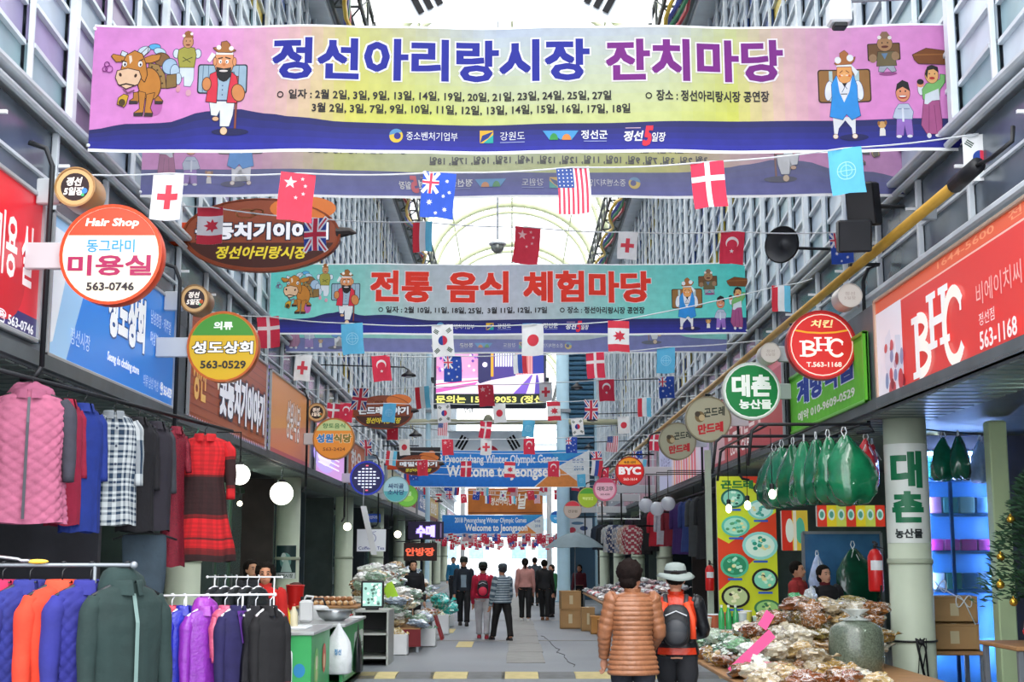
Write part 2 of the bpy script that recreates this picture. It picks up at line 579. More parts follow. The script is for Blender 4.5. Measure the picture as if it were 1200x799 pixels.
mem_me = MB().grid(lambda u, v: (arch(u)[0] * 1.02, (v - .5) * 7.5, arch(u)[1] + .08 - .10 * (1 - abs(2 * v - 1) ** 2)), 24, 6).mesh('membrane', MEM, True)
seam_me = MB().tube([(arch(i / 24)[0], 0, arch(i / 24)[1] + .02) for i in range(25)], .018, 4).mesh('seam', RIBM)
for i in range(12):
    Y = 11 + i * 7.5
    link('rib', rib_me, roof, (0, Y, 0))
    link('membrane_panel', mem_me, roof, (0, Y + 3.75, 0))
    link('seam', seam_me, roof, (0, Y + 3.75, 0))
for k in (0.25, 0.5, 0.75):
    x, z = arch(k)
    MB().tube([(x, 11, z), (x, FAR, z)], .035, 6).build('purlin', RIBM, roof)
for i in range(0, 12, 2):
    Y = 11 + i * 7.5
    MB().tube([(-RX, Y, RZ), (0, Y, RZ + .5), (RX, Y, RZ)], .012, 5).build('tie_rod', DARK, roof)
    MB().tube([(0, Y, RZ + .5), (0, Y, arch(.5)[1])], .02, 5).build('king_rod', DARK, roof)
for s in (-1, 1):
    mb = MB()
    for x in (3.0, 3.55):
        for z in (TOP - .1, TOP - .75):
            mb.tube([(s * x, NEAR + 6, z), (s * x, FAR, z)], .045, 6)
    Y = NEAR + 6
    while Y < FAR:
        mb.tube([(s * 3.0, Y, TOP - .75), (s * 3.55, Y, TOP - .75)], .03, 5)
        mb.tube([(s * 3.0, Y, TOP - .1), (s * 3.0, Y, TOP - .75)], .03, 5)
        mb.tube([(s * 3.0, Y, TOP - .75), (s * 3.0, Y + 1.25, TOP - .1)], .022, 5)
        mb.tube([(s * 3.0, Y, TOP - .75), (s * 3.55, Y + 1.25, TOP - .75)], .022, 5)
        Y += 1.25
    mb.build('ladder_truss', mat('dark_truss', '3c423f', 0.5, 0.4, var=.1), roof)
    MB().box((s * 3.85, (NEAR + FAR) / 2 + 4, TOP + .02), (0.8, FAR - NEAR - 8, 0.06)).build('roof_gutter', GREYM, roof)
    # coloured cable pipes that loop under the truss
    for j, c in enumerate(('b02030', '1f7a4a', '2a3fa0', 'd8b020')):
        pts = []
        for q in range(130):
            Y = 20 + q * .55
            pts.append((s * (3.25 - .06 * j) + .12 * sin(q * .9 + j), Y, TOP - 1.0 - .18 * abs(sin(q * .45)) - .06 * j))
        MB().tube(pts, .045, 6).build('cable_conduit', mat('conduit_' + c, c, .4, var=.1), roof)

# shops behind the pillars: soffit, back walls, partitions
SOF = mat('soffit_panel', '5c6468', 0.5, 0.2, var=0.15)
SHOPC = ['30383e', '3f3e46', '465450', '4a423e', '34464f', '465250']
for s in (-1, 1):
    nm = 'left' if s < 0 else 'right'
    struct(MB().box((s * 5.7, (NEAR + FAR) / 2, 3.3), (3.6, FAR - NEAR, 0.12)).build('ceiling_shops_' + nm, SOF))
    struct(MB().box((s * 7.55, (NEAR + FAR) / 2, 1.6), (0.15, FAR - NEAR, 3.2)).build('wall_back_' + nm, mat('shop_back', '5c686c', .7, var=.25, vscale=.8)))
    struct(MB().box((s * 7.4, NEAR + .05, 2.5), (6.5, 0.1, 5)).build('wall_end_' + nm, mat('shop_back')))
    ys = (10.2, 15.9, 22, 27.4, 31.6, 36.6, 44.5, 53, 62, 71, 80, 90) if s < 0 else (9.6, 17.4, 25.4, 36.5, 41, 48, 56, 64, 73, 82, 92)
    for i, Y in enumerate(ys):
        struct(MB().box((s * 6.1, Y, 1.6), (2.7, 0.12, 3.2)).build('wall_partition_%s' % nm, mat('partition_%d' % (i % 6), SHOPC[i % 6], .7, var=.2)))
    # fascia boxes carrying the sign boards, with ribbed underside
    mb = MB().box((s * 4.1, (NEAR + FAR) / 2, 3.82), (0.28, FAR - NEAR, 1.2))
    struct(mb.build('trim_fascia_' + nm, mat('fascia_metal', '6e767c', .5, .3, var=.12)))
    o = MB()
    for i in range(150):
        o.box((s * 4.35, NEAR + 2 + i * .3, 3.215), (0.75, 0.2, 0.02))
    oo = struct(o.build('trim_soffit_slats_' + nm, mat('soffit_slat', '7d8a86', .4, .3, var=.1)))
PILM = mat('pillar_paint', 'c9d4bd', 0.45, var=0.05)
PILB = mat('pillar_band', 'aab59e', 0.5, var=0.05)
pil = None
for s, ys in ((-1, (18.6, 27.2, 36.3, 45, 54, 63, 72, 81, 90)), (1, (15.35, 40, 48.5, 57, 66, 75, 84, 93))):
    for Y in ys:
        g = struct(link('trim_pillar', None, None, (s * 4.42, Y, 0)))
        MB().lathe([(.25, 0), (.25, .12), (.235, .13), (.235, 3.24)], n=28).build('shaft', PILM, g, True)
        MB().lathe([(.245, 0.0), (.25, .015), (.25, .045), (.245, .06)], (0, 0, 1.60), n=28).build('collar', PILB, g, True)

# doors and glass fronts seen inside the left shops
GL = mat('shop_glass', '9fc0bc', 0.05, 0.0, alpha=0.35, spec=.8)
GFR = mat('green_door_frame', '5f7f68', .4, .3, var=.1)
for k, (Y0, Y1) in enumerate(((22.2, 27.0), (27.6, 31.4), (36.8, 44.2), (45.4, 53))):
    d = struct(link('door_%d' % (k + 1), None, None, (-5.3, 0, 0)))
    n = 4
    W = (Y1 - Y0) / n
    for i in range(n):
        y = Y0 + (i + .5) * W
        MB().box((0, y, 1.5), (.015, W - .12, 2.8)).build('pane', GL, d)
        MB().box((0, y - W / 2 + .04, 1.55), (.07, .08, 3.1), ch=.01).build('stile', GFR, d)
        MB().box((0.05, y - W / 2 + .14, 1.1), (.03, .03, .5), ch=.01).build('handle', STEEL, d)
    MB().box((0, (Y0 + Y1) / 2, 2.95), (.08, Y1 - Y0, .12), ch=.01).build('head_rail', GFR, d)

# beyond the far end: an open street and pale buildings
PALE = mat('pale_render', 'e9ebec', .7, var=.05)
WIN = mat('far_window', '8fb0cc', .2, var=.2)
for nm, x, y, w, h, lab in (('far_building', -14, 150, 24, 11, 'pale building across the street beyond the far end of the arcade, left half'),
                            ('far_building', 11, 156, 24, 14, 'taller pale building across the street beyond the far end of the arcade')):
    t = thing(nm, lab, 'building', (x, y, 0))
    MB().box((0, 4, h / 2), (w, 8, h)).build('body', PALE, t)
    MB().box((0, 3.9, h + .15), (w + .4, 8.4, .3)).build('roof', GREYM, t)
    wm = MB().box((0, 0, 0), (1.6, .1, 1.4)).mesh('window', WIN)
    for i in range(8):
        for j in range(int(h / 3.2)):
            link('window', wm, t, (-w / 2 + 1.8 + i * 2.9, -.02, 2 + j * 3.1))
# ------------------------------------------------------------------ printed pictures
SK, HAIR = 'e0a070', '1c1a1c'
def ox(a, k, x, y, o='43230f'):
    """loaded ox: crop units of the pack-ox drawing"""
    a.at(k, x, y)
    a.ell(395, 505, 40, 60, 'c76ab4')
    a.oell(372, 150, 34, 16, '5ab4e8', '203060', 4); a.oell(405, 180, 36, 20, 'bfe0f4', '3a5070', 4, 20)
    a.oell(310, 172, 36, 22, 'cfe2ee', '3a5070', 4, -20)
    a.oell(420, 228, 48, 38, '8a6238', o, 5, 20); a.oell(468, 270, 42, 46, 'a9c4de', '2d4468', 5, 10)
    a.oell(500, 300, 26, 40, 'bcd2e6', '2d4468', 4); a.oell(522, 345, 18, 34, 'c8dbea', '2d4468', 3)
    a.opoly([(345, 250), (400, 262), (440, 320), (452, 400), (415, 400), (400, 330), (340, 300)], 'a07c44', o, 4)
    for q in ((362, 272), (395, 292), (418, 330), (428, 372)): a.ell(q[0], q[1], 6, 6, '4b3417')
    a.opoly([(452, 325), (508, 318), (512, 392), (456, 402)], '8f6f3a', o, 4)
    a.opoly([(262, 430), (285, 425), (292, 470), (284, 492), (240, 494), (240, 478), (262, 462)], 'c17b2a', o, 4)
    a.opoly([(390, 445), (412, 452), (436, 480), (432, 494), (392, 494)], 'c17b2a', o, 4)
    a.oell(352, 375, 66, 96, 'cc8430', o, 5, -10)
    a.opoly([(290, 420), (330, 430), (322, 540), (318, 566), (270, 566), (270, 550), (302, 525)], 'cc8430', o, 4)
    a.opoly([(340, 440), (385, 430), (362, 520), (378, 552), (376, 568), (332, 568), (334, 530)], 'cc8430', o, 4)
    a.poly([(268, 550), (322, 546), (320, 569), (266, 569)], '3a3032').poly([(334, 548), (378, 550), (380, 569), (332, 569)], '3a3032')
    a.poly([(238, 476), (286, 478), (284, 495), (236, 495)], '3a3032').poly([(392, 478), (438, 480), (436, 495), (392, 495)], '3a3032')
    a.opoly([(200, 222), (175, 200), (182, 178), (212, 190)], 'd8e4ee', o, 4); a.opoly([(290, 196), (335, 152), (330, 186), (302, 212)], 'd8e4ee', o, 4)
    a.opoly([(205, 240), (150, 244), (122, 212), (132, 200), (176, 208), (210, 218)], 'cc8430', o, 4)
    a.opoly([(310, 222), (360, 202), (412, 200), (402, 230), (360, 246), (315, 248)], 'cc8430', o, 4)
    a.opoly([(208, 205), (255, 176), (300, 196), (322, 250), (335, 320), (322, 362), (262, 300), (180, 300), (190, 250)], 'cc8430', o, 5)
    a.poly([(222, 206), (238, 204), (244, 238), (230, 256)], 'f0dcc8')
    a.opoly([(160, 300), (220, 284), (285, 298), (300, 335), (284, 376), (215, 404), (170, 378), (152, 340)], 'f0c8a4', o, 5)
    a.ell(178, 322, 8, 12, o, -20); a.ell(268, 326, 8, 12, o, 20)
    a.line([(180, 386), (214, 376), (262, 386)], 9, '2a1512')
    for q in (200, 292): a.oell(q, 256, 13, 17, 'ffffff', o, 2); a.ell(q + 2, 260, 6, 9, '1b1a30')
    a.line([(180, 236), (208, 244)], 6, o); a.line([(285, 238), (308, 226)], 6, o)
    a.line([(200, 405), (225, 432), (262, 416)], 10, '8c4f7a')
    a.opoly([(205, 440), (230, 448), (220, 496), (208, 514), (170, 500), (176, 462)], 'dcae2c', o, 4); a.ell(196, 490, 20, 22, '4f3b10')
    a.ring(98, 262, 14, 5, 'a03898'); a.ring(112, 290, 20, 5, 'a03898'); a.ring(88, 292, 14, 5, 'a03898')
def bundle_man(a, k, x, y):
    a.at(k, x, y)
    a.oell(505, 192, 18, 26, 'dce8f0', '30507a', 4); a.oell(632, 192, 18, 26, 'dce8f0', '30507a', 4)
    a.opoly([(530, 275), (612, 275), (612, 350), (596, 390), (560, 388), (556, 330), (540, 340), (524, 330)], 'dfe9f2', '7c90aa', 3)
    a.ell(524, 405, 14, 22, 'e8a0b0'); a.ell(586, 430, 16, 20, 'e8b0c0')
    a.opoly([(520, 170), (560, 150), (610, 160), (622, 200), (612, 275), (528, 275), (515, 210)], 'a9a444', '50501c', 4)
    a.line([(545, 240), (600, 215)], 5, '50501c'); a.line([(590, 245), (545, 215)], 5, '50501c')
    a.oell(572, 122, 30, 36, 'cf9468', '5a3018', 3); a.ell(572, 140, 14, 5, '7c3020')
    a.ell(560, 116, 3, 4, '201010'); a.ell(584, 116, 3, 4, '201010')
    a.poly([(540, 96), (604, 96), (592, 60), (570, 52), (552, 62)], '9a6028'); a.ell(545, 84, 9, 9, 'f4f0e8'); a.ell(592, 72, 9, 9, 'f4f0e8')
def staff_man(a, k, x, y):
    a.at(k, x, y)
    a.ell(840, 662, 110, 22, '181c55')
    a.rrect(636, 256, 932, 434, 16, '26303c').rrect(644, 264, 924, 426, 12, '9db9cc')
    for q in (668, 700, 880): a.line([(q, 266), (q, 424)], 4, '53708a')
    a.line([(873, 330), (868, 640)], 14, '5a2c26').line([(873, 332), (868, 636)], 8, '9a5040')
    a.opoly([(712, 480), (860, 480), (852, 560), (832, 628), (780, 628), (776, 530), (760, 566), (726, 562)], 'eef2f6', '26406a', 4)
    a.oell(752, 584, 18, 12, 'e8b890', '5a3018', 3); a.oell(802, 656, 20, 22, 'f0d0a8', '5a3018', 3)
    a.opoly([(735, 310), (850, 305), (860, 350), (838, 470), (758, 470), (742, 420)], 'a3bdd2', '26406a', 4)
    for q in (385, 410, 440): a.ell(786, q, 4, 4, '26406a')
    a.opoly([(712, 318), (748, 300), (756, 380), (752, 488), (692, 480), (702, 400)], 'e03048', '401018', 4)
    a.opoly([(838, 305), (866, 330), (880, 400), (872, 488), (816, 486), (824, 400)], 'e03048', '401018', 4)
    a.oell(692, 376, 24, 38, 'd98c50', '5a3018', 5); a.oell(880, 428, 36, 50, 'd98c50', '5a3018', 5, -15)
    a.opoly([(742, 190), (840, 190), (850, 250), (832, 300), (748, 300), (732, 250)], 'e49a68', '5a3018', 4)
    a.oell(852, 240, 10, 24, 'e49a68', '5a3018', 3); a.oell(736, 240, 10, 24, 'e49a68', '5a3018', 3)
    a.poly([(744, 272), (790, 282), (834, 274), (832, 330), (810, 356), (790, 362), (764, 350), (748, 322)], '17151a')
    a.ell(788, 296, 26, 6, 'f4e8e4')
    a.ell(768, 240, 9, 12, 'ffffff'); a.ell(808, 240, 9, 12, 'ffffff'); a.ell(770, 242, 4, 6, '101018'); a.ell(806, 242, 4, 6, '101018')
    a.line([(755, 222), (780, 216)], 7, '17151a').line([(798, 214), (826, 222)], 7, '17151a').ell(790, 258, 10, 9, 'd07c48')
    a.poly([(742, 182), (840, 182), (844, 198), (740, 198)], 'f2f4f6')
    a.opoly([(724, 158), (770, 150), (772, 122), (800, 116), (820, 135), (822, 158), (856, 172), (830, 184), (752, 182)], 'a96c34', '5a3018', 4)
    a.ell(756, 154, 14, 14, 'f8f4ee'); a.ell(830, 160, 14, 14, 'f8f4ee')
    a.poly([(690, 232), (716, 184), (740, 200), (706, 246)], 'f2f4f6')
def blue_man(a, k, x, y):
    """right-hand group: crop units 5.326/px"""
    a.at(k, x, y)
    a.ell(330, 690, 90, 22, '181c60')
    a.rrect(118, 254, 448, 468, 18, '3a2412').rrect(126, 262, 440, 460, 14, '9a6c38')
    a.rect(190, 264, 212, 458, 'b8d4d8').rect(350, 264, 378, 458, 'b8d4d8')
    a.poly([(204, 560), (345, 560), (340, 670), (322, 670), (318, 630), (280, 580), (238, 630), (228, 670), (208, 670)], 'eef0f4')
    a.oell(216, 682, 15, 14, 'f8ecdc', '8a5030', 3); a.oell(336, 682, 15, 14, 'f8ecdc', '8a5030', 3)
    a.oell(186, 390, 24, 62, 'eef2f8', '4060a0', 3, 8); a.oell(374, 390, 24, 62, 'eef2f8', '4060a0', 3, -8)
    a.opoly([(235, 295), (340, 290), (362, 360), (362, 460), (376, 552), (322, 578), (290, 540), (264, 576), (186, 556), (204, 440), (204, 350)], '2f98ea', '16508a', 3)
    a.poly([(240, 300), (334, 300), (312, 400), (278, 466), (252, 400)], 'eceef4')
    a.line([(262, 320), (300, 380)], 4, '4a5a80').line([(312, 320), (268, 400)], 4, '4a5a80').line([(262, 412), (298, 412)], 6, '303848')
    a.opoly([(244, 240), (330, 240), (336, 290), (318, 330), (284, 346), (256, 328), (240, 290)], 'f0a860', '9a5020', 3)
    a.poly([(270, 342), (298, 342), (284, 368)], '241a18').line([(262, 292), (308, 292)], 8, 'fbe4d0').line([(258, 276), (276, 262)], 5, '7a4020').line([(298, 262), (316, 276)], 5, '7a4020')
    a.ell(258, 296, 8, 8, 'e8702c'); a.ell(318, 296, 8, 8, 'e8702c'); a.ell(286, 286, 12, 11, 'f8b878')
    a.poly([(238, 236), (332, 236), (332, 218), (238, 218)], 'f2f4f6')
    a.opoly([(228, 214), (264, 196), (264, 150), (292, 132), (314, 152), (314, 196), (358, 176), (350, 200), (330, 220), (240, 224)], 'b06c38', '6a3818', 3)
    a.ell(250, 194, 20, 22, 'eef2f8'); a.ell(326, 182, 21, 22, 'eef2f8'); a.poly([(330, 222), (372, 270), (356, 300), (336, 262)], 'eef2f8')
def dog_boy_woman(a, k, x, y):
    a.at(k, x, y)
    a.poly([(486, 686), (522, 686), (522, 650), (510, 628), (490, 640)], 'f2efe8'); a.ell(504, 616, 24, 22, 'd8a868'); a.ell(484, 606, 8, 14, 'a06a30'); a.ell(526, 604, 8, 14, 'a06a30')
    a.opoly([(596, 585), (685, 585), (690, 688), (652, 688), (640, 620), (630, 688), (588, 688)], 'a074cc', '5a3a8a', 3)
    a.ell(604, 694, 17, 9, 'f4f4f8'); a.ell(670, 694, 17, 9, 'f4f4f8')
    a.opoly([(612, 490), (670, 490), (698, 540), (688, 586), (596, 582), (572, 574), (590, 520)], 'c4d0e4', '5a6a9a', 3)
    a.line([(604, 520), (676, 520)], 4, '6878a8').line([(634, 520), (634, 598)], 12, 'e6ecf8')
    a.oell(640, 420, 42, 54, 'e89870', '7a3818', 3); a.poly([(594, 416), (606, 360), (640, 336), (676, 352), (686, 412), (672, 400), (640, 380), (606, 398)], HAIR)
    a.ell(638, 444, 26, 12, 'b02820'); a.ell(638, 440, 22, 5, 'ffffff'); a.ell(624, 408, 5, 6, '201818'); a.ell(656, 408, 5, 6, '201818')
    a.opoly([(768, 470), (866, 470), (876, 600), (872, 680), (776, 680), (745, 625)], 'b45a90', '6a2c58', 3)
    a.line([(800, 500), (790, 670)], 4, '8a3c70').line([(832, 500), (840, 670)], 4, '8a3c70').ell(790, 692, 14, 16, 'f4f4f8').ell(848, 690, 20, 10, 'f4f4f8')
    a.oell(752, 395, 18, 40, 'e8ecf4', '7a4a4a', 2); a.ell(752, 366, 22, 20, 'e89870'); a.ell(752, 350, 22, 18, HAIR)
    a.opoly([(790, 362), (850, 350), (880, 330), (882, 300), (912, 304), (908, 350), (872, 400), (868, 440), (764, 462), (762, 400)], '7fc070', '3a7040', 3)
    a.poly([(778, 430), (866, 392), (870, 464), (820, 470), (790, 494), (770, 490)], 'dfe8f0')
    a.oell(826, 306, 42, 52, 'e8b070', '7a3818', 3); a.poly([(784, 300), (800, 252), (830, 240), (868, 254), (872, 290), (840, 268), (806, 276), (796, 330)], HAIR)
    a.ell(828, 326, 18, 9, 'b83028'); a.ell(812, 298, 4, 5, '201818'); a.ell(846, 298, 4, 5, '201818')
    a.opoly([(712, 176), (800, 134), (936, 150), (938, 196), (918, 236), (746, 232), (722, 206)], '7a4418', '3a1c08', 3); a.line([(722, 178), (930, 170)], 8, '9a6028')
def porter(a, k, x, y):
    a.at(k, x, y)
    a.ell(556, 292, 56, 12, '9a4a88')
    a.rrect(436, 94, 638, 206, 8, '2a1a10').rrect(442, 100, 632, 200, 6, '6e4a28')
    a.opoly([(506, 232), (590, 232), (606, 276), (580, 282), (552, 250), (528, 280), (500, 276)], 'a8aebc', '40485a', 3)
    a.opoly([(500, 150), (600, 150), (610, 240), (490, 240)], '6d6040', '2a2418', 3); a.poly([(520, 160), (560, 160), (540, 200)], '5f7fa0')
    a.ell(468, 190, 24, 28, '9a7858'); a.ell(606, 180, 24, 28, '9a7858')
    a.oell(544, 100, 46, 46, 'a87c54', '3a2818', 3); a.ell(544, 118, 22, 8, '5a2018'); a.ell(528, 92, 4, 5, '101010'); a.ell(562, 92, 4, 5, '101010')
    a.poly([(500, 66), (590, 66), (560, 20), (530, 20)], '8a6850'); a.ell(512, 56, 12, 12, 'e8e4e0'); a.ell(576, 60, 12, 12, 'e8e4e0')
def logos(a, y, xs, k=1.0):
    """ministry, province and county marks; y = centre line in banner units"""
    x = xs[0]
    a.ell(x, y, 8 * k, 8 * k, 'e8c84a'); a.ell(x, y - 1 * k, 8 * k, 7.4 * k, '5a98c8', 0, 16, 180, 330); a.ell(x + 1.5 * k, y, 4 * k, 4 * k, '2b2f90')
    a.text('중소벤처기업부', x + 12 * k, y - 5 * k, x + 72 * k, y + 5 * k, 'f4f6fa')
    x = xs[1]
    a.rect(x - 8 * k, y - 8 * k, x + 8 * k, y + 7 * k, 'e9b83a').poly([(x - 8 * k, y + 7 * k), (x - 5 * k, y - 2 * k), (x + 8 * k, y - 7 * k), (x + 2 * k, y + 1 * k)], '203a8a').poly([(x - 4 * k, y + 7 * k), (x + 8 * k, y - 3 * k), (x + 8 * k, y + 7 * k)], '28b0a8')
    a.text('강원도', x + 16 * k, y - 6 * k, x + 45 * k, y + 4 * k, 'f4f6fa'); a.rect(x + 16 * k, y + 6 * k, x + 45 * k, y + 7 * k, '9aa4d8')
    x = xs[2]
    a.poly([(x, y - 6 * k), (x + 42 * k, y - 6 * k), (x + 34 * k, y + 5 * k), (x + 28 * k, y - 1 * k), (x + 21 * k, y + 5 * k), (x + 14 * k, y - 1 * k), (x + 8 * k, y + 5 * k)], '4aa0dc')
    a.ell(x + 13 * k, y + 5 * k, 5 * k, 8 * k, '3fa050', 0, 14, 180, 360); a.ell(x + 28 * k, y + 5 * k, 5.5 * k, 7 * k, 'e8944a', 0, 14, 180, 360)
    a.text('정선군', x + 45 * k, y - 6.5 * k, x + 76 * k, y + 4 * k, 'f4f6fa', .02); a.rect(x + 48 * k, y + 6 * k, x + 75 * k, y + 7 * k, '9aa4d8')
    x = xs[3]
    a.text('정선', x, y - 5 * k, x + 23 * k, y + 7 * k, 'f8f8fa', .03, shear=.2); a.text('5', x + 22 * k, y - 10 * k, x + 34 * k, y + 12 * k, 'e8304a', .05, shear=.3)
    a.text('일장', x + 33 * k, y - 3 * k, x + 49 * k, y + 8 * k, 'f8f8fa', .02, shear=.2); a.rect(x + 2 * k, y - 9 * k, x + 20 * k, y - 8 * k, 'd0b0c8')

def mix3(stops, t):
    for (a, ca), (b, cb) in zip(stops, stops[1:]):
        if t <= b:
            k = (t - a) / (b - a)
            return tuple(x + (y - x) * max(0, min(1, k)) for x, y in zip(lin(ca), lin(cb)))
    return lin(stops[-1][1])
def interp(pts, x):
    for (a, ya), (b, yb) in zip(pts, pts[1:]):
        if x <= b:
            k = max(0, (x - a) / (b - a)); k = k * k * (3 - 2 * k)
            return ya + (yb - ya) * k
    return pts[-1][1]
def cloth_banner(name, label, design, hill, top, bot, xL, xR, stops, stops2, foot, wx0, wx1, Y, zlow, mirror=False, fade=0.0, phase=0.0, group=None, Hh=None, sk=0.0):
    """design rectangle (xL,top)-(xR,bot) printed on a cloth hung at depth Y between world x wx0 and wx1, lower edge at zlow"""
    W = wx1 - wx0; sx = W / (xR - xL); H = (bot - top) * sx if Hh is None else Hh
    sy = H / (bot - top)
    t = thing(name, label, 'banner', (wx0, Y, zlow), group=group)
    def wave(u, v):
        return 0.03 * sin(u * 2.1 + phase) + .012 * sin(u * 5.3 + 1.7 * phase) + .03 * v / H
    def edge(u):
        return -0.02 * sin(PI * u / W) + sk * (u - W / 2)
    def T(x, y):
        u = (x - xL) * sx
        return (W - u if mirror else u), (bot - y) * sy
    def S(u, v, d):
        return (u, wave(u, v) - d, v + edge(u))
    GU = [W * i / 75 for i in range(76)]
    S = gridded(S, GU, [0, H])
    mb = MB(); NU = 75
    fc = (0.85, 0.88, 0.92)
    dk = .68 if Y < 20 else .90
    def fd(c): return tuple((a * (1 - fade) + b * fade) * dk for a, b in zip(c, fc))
    for seg in (0, 1):
        NV = 5 if seg == 0 else 10
        def fn(i, j):
            x = xL + (xR - xL) * i; hy = interp(hill, x)
            y = (bot + (hy - bot) * j) if seg == 0 else (hy + (top - hy) * j)
            return S(*T(x, y), 0)
        def cf(i, j):
            if seg == 0:
                return fd(tuple(a + (b - a) * j for a, b in zip(lin(foot[0]), lin(foot[1]))))
            a1, b1 = mix3(stops, i), mix3(stops2, i)
            return fd(tuple(p + (q - p) * j for p, q in zip(b1, a1)))
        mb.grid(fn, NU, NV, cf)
    mb.build('cloth', CLOTH, t, True)
    # white hem below and above, corner strings
    hm = MB()
    for yy, h in ((0, .03), (H, .02)):
        hm.grid(lambda u, v: S(u * W, yy + (v - .5) * h - .006, .002), 75, 1)
    hm.build('hem', WHITE, t)
    a = Art(T, S, 0.00012, 0.003, fade, fc, cuts=(GU, []))
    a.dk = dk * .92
    design(a)
    a.build(t, 'lettering', CLOTH)
    st = MB()
    for ex, side in ((0, -1), (W, 1)):
        for vv in (H - .04, .04):
            p = Vector(S(ex, vv, 0)); q = Vector((side * 4.06 - wx0, 0.1, p.z + .03))
            st.tube([p, (p + q) / 2 - Vector((0, 0, .015)), q], .006, 5)
            st.ell(p, .02, 6, 4)
    st.build('string', WHITE, t)
    return t

def design1(a):
    ox(a, 1 / 4.992, 100, 20); a.part('ox_picture'); bundle_man(a, 1 / 4.992, 100, 20); a.part('figure_picture'); staff_man(a, 1 / 4.992, 100, 20); a.part('figure_picture')
    k = 1 / 5.326
    blue_man(a, k, 940, 30); a.part('figure_picture'); dog_boy_woman(a, k, 940, 30); a.part('figure_picture'); porter(a, k, 940, 30); a.part('figure_picture')
    a.at()
    a.text('정선아리랑시장', 317, 41, 691, 90, '16209a', .035, 'f2f2fa', .03)
    a.text('잔치마당', 712, 42, 921, 91, '7a1484', .035, 'f6eef6', .03)
    a.ring(327, 109, 3.2, 1.3, '26242a', 16)
    a.text('일자 : 2월 2일, 3일, 9일, 13일, 14일, 19일, 20일, 21일, 23일, 24일, 25일, 27일', 337, 103, 717, 115, '26242a', .025)
    a.text('3월 2일, 3일, 7일, 9일, 10일, 11일, 12일, 13일, 14일, 15일, 16일, 17일, 18일', 365, 119, 739, 131, '26242a', .025)
    a.ring(761, 110, 3.2, 1.3, '26242a', 16)
    a.text('장소 : 정선아리랑시장 공연장', 770, 103, 904, 116, '26242a', .025)
    a.part('lettering'); logos(a, 157, (464, 570, 636, 731))
hill1 = [(100, 152), (148, 143), (190, 142), (240, 128), (276, 125), (310, 131), (345, 136), (400, 141), (520, 143), (700, 142), (860, 139), (1130, 139)]
st1 = [(0, 'd684cc'), (.14, 'dc90cc'), (.23, 'd6a8b0'), (.30, 'bfc070'), (.36, 'b8b890'), (.47, 'b0bcd0'), (.66, 'b4bcc4'), (.74, 'b9bf8a'), (.80, 'c8a8a8'), (.88, 'd490c4'), (1, 'd884c8')]
st1b = [(0, 'e08cd4'), (.14, 'e08ccc'), (.21, 'd8b0b0'), (.30, 'd0cc60'), (.38, 'c8d060'), (.5, 'c8d088'), (.66, 'ccd488'), (.74, 'd0d45c'), (.80, 'dcb8b0'), (.87, 'e08ccc'), (1, 'e088d0')]
def X_at(px, Y):
    return P(px, 400, Y).x
YB = 12.8
cloth_banner('festival_banner', 'big pink and yellow festival banner with blue and purple lettering, nearest of the banners', design1, hill1, 25, 175, 103, 1127, st1, st1b,
             ('2a2fa8', '20235c'), P(103, 175, YB).x, P(1127, 175, YB).x, YB, P(600, 175, YB).z, Hh=(P(600, 25, YB) - P(600, 175, YB)).length * .98)
YB2 = 14.6
cloth_banner('festival_banner', 'pale banner hung behind the big pink one, its print showing through mirrored', design1, hill1, 25, 175, 103, 1127, st1, st1b,
             ('2e34b0', '2a3080'), P(163, 230, YB2).x, P(1060, 230, YB2).x, YB2, P(600, 228, YB2).z, mirror=True, fade=.22, phase=1.3)
def design2(a):
    k = .58 / 4.992
    ox(a, k, 255 + .58 * 100, 290 + .58 * 20); a.part('ox_picture'); bundle_man(a, k, 255 + 58, 290 + 11.6); a.part('figure_picture'); staff_man(a, k, 255 + 58, 290 + 11.6); a.part('figure_picture')
    k = .58 / 5.326
    blue_man(a, k, 230 + .58 * 940, 293 + .58 * 30); a.part('figure_picture'); dog_boy_woman(a, k, 230 + .58 * 940, 293 + 17.4); a.part('figure_picture'); porter(a, k, 230 + .58 * 940 - 3, 293 + 20); a.part('figure_picture')
    a.at()
    for s, x0, x1 in (('전통', 434, 505), ('음식', 524, 595), ('체험마당', 614, 763)):
        a.text(s, x0, 317, x1, 353, 'e0301c', .04, 'f2e4e8', .02)
    a.ring(446, 363, 2.3, 1, '26242a', 14); a.text('일자 : 2월 10일, 11일, 18일, 25일,  3월 11일, 12일, 17일', 452, 359, 641, 367, '26242a', .025)
    a.ring(659, 363, 2.3, 1, '26242a', 14); a.text('장소 : 정선아리랑시장 공연장', 665, 359, 756, 367, '26242a', .025)
    a.part('lettering'); logos(a, 382, (516, 574, 612, 663), .55)
hill2 = [(315, 375), (340, 374), (360, 373), (385, 367), (403, 364), (425, 370), (450, 369), (508, 375), (600, 374), (700, 373), (880, 373)]
st2 = [(0, '5cc8c0'), (.2, '84c0bc'), (.3, 'a8b4bc'), (.5, 'b0b4c4'), (.62, 'a0b4bc'), (.75, '74c0bc'), (1, '48c4bc')]
st2b = [(0, '6cdcd0'), (.2, '94d4cc'), (.3, 'b4c4c8'), (.5, 'bcc0cc'), (.62, 'acc4c8'), (.75, '84d4cc'), (1, '54d8cc')]
YC = 23.2
cloth_banner('food_banner', 'turquoise and navy banner with big red Korean lettering about traditional food', design2, hill2, 308, 391, 315, 875, st2, st2b,
             ('2a2fa0', '20235c'), P(315, 391, YC).x, P(875, 391, YC).x, YC, P(600, 390, YC).z, phase=.6, Hh=(P(600, 308, YC) - P(600, 390, YC)).length)
YC2 = 25.4
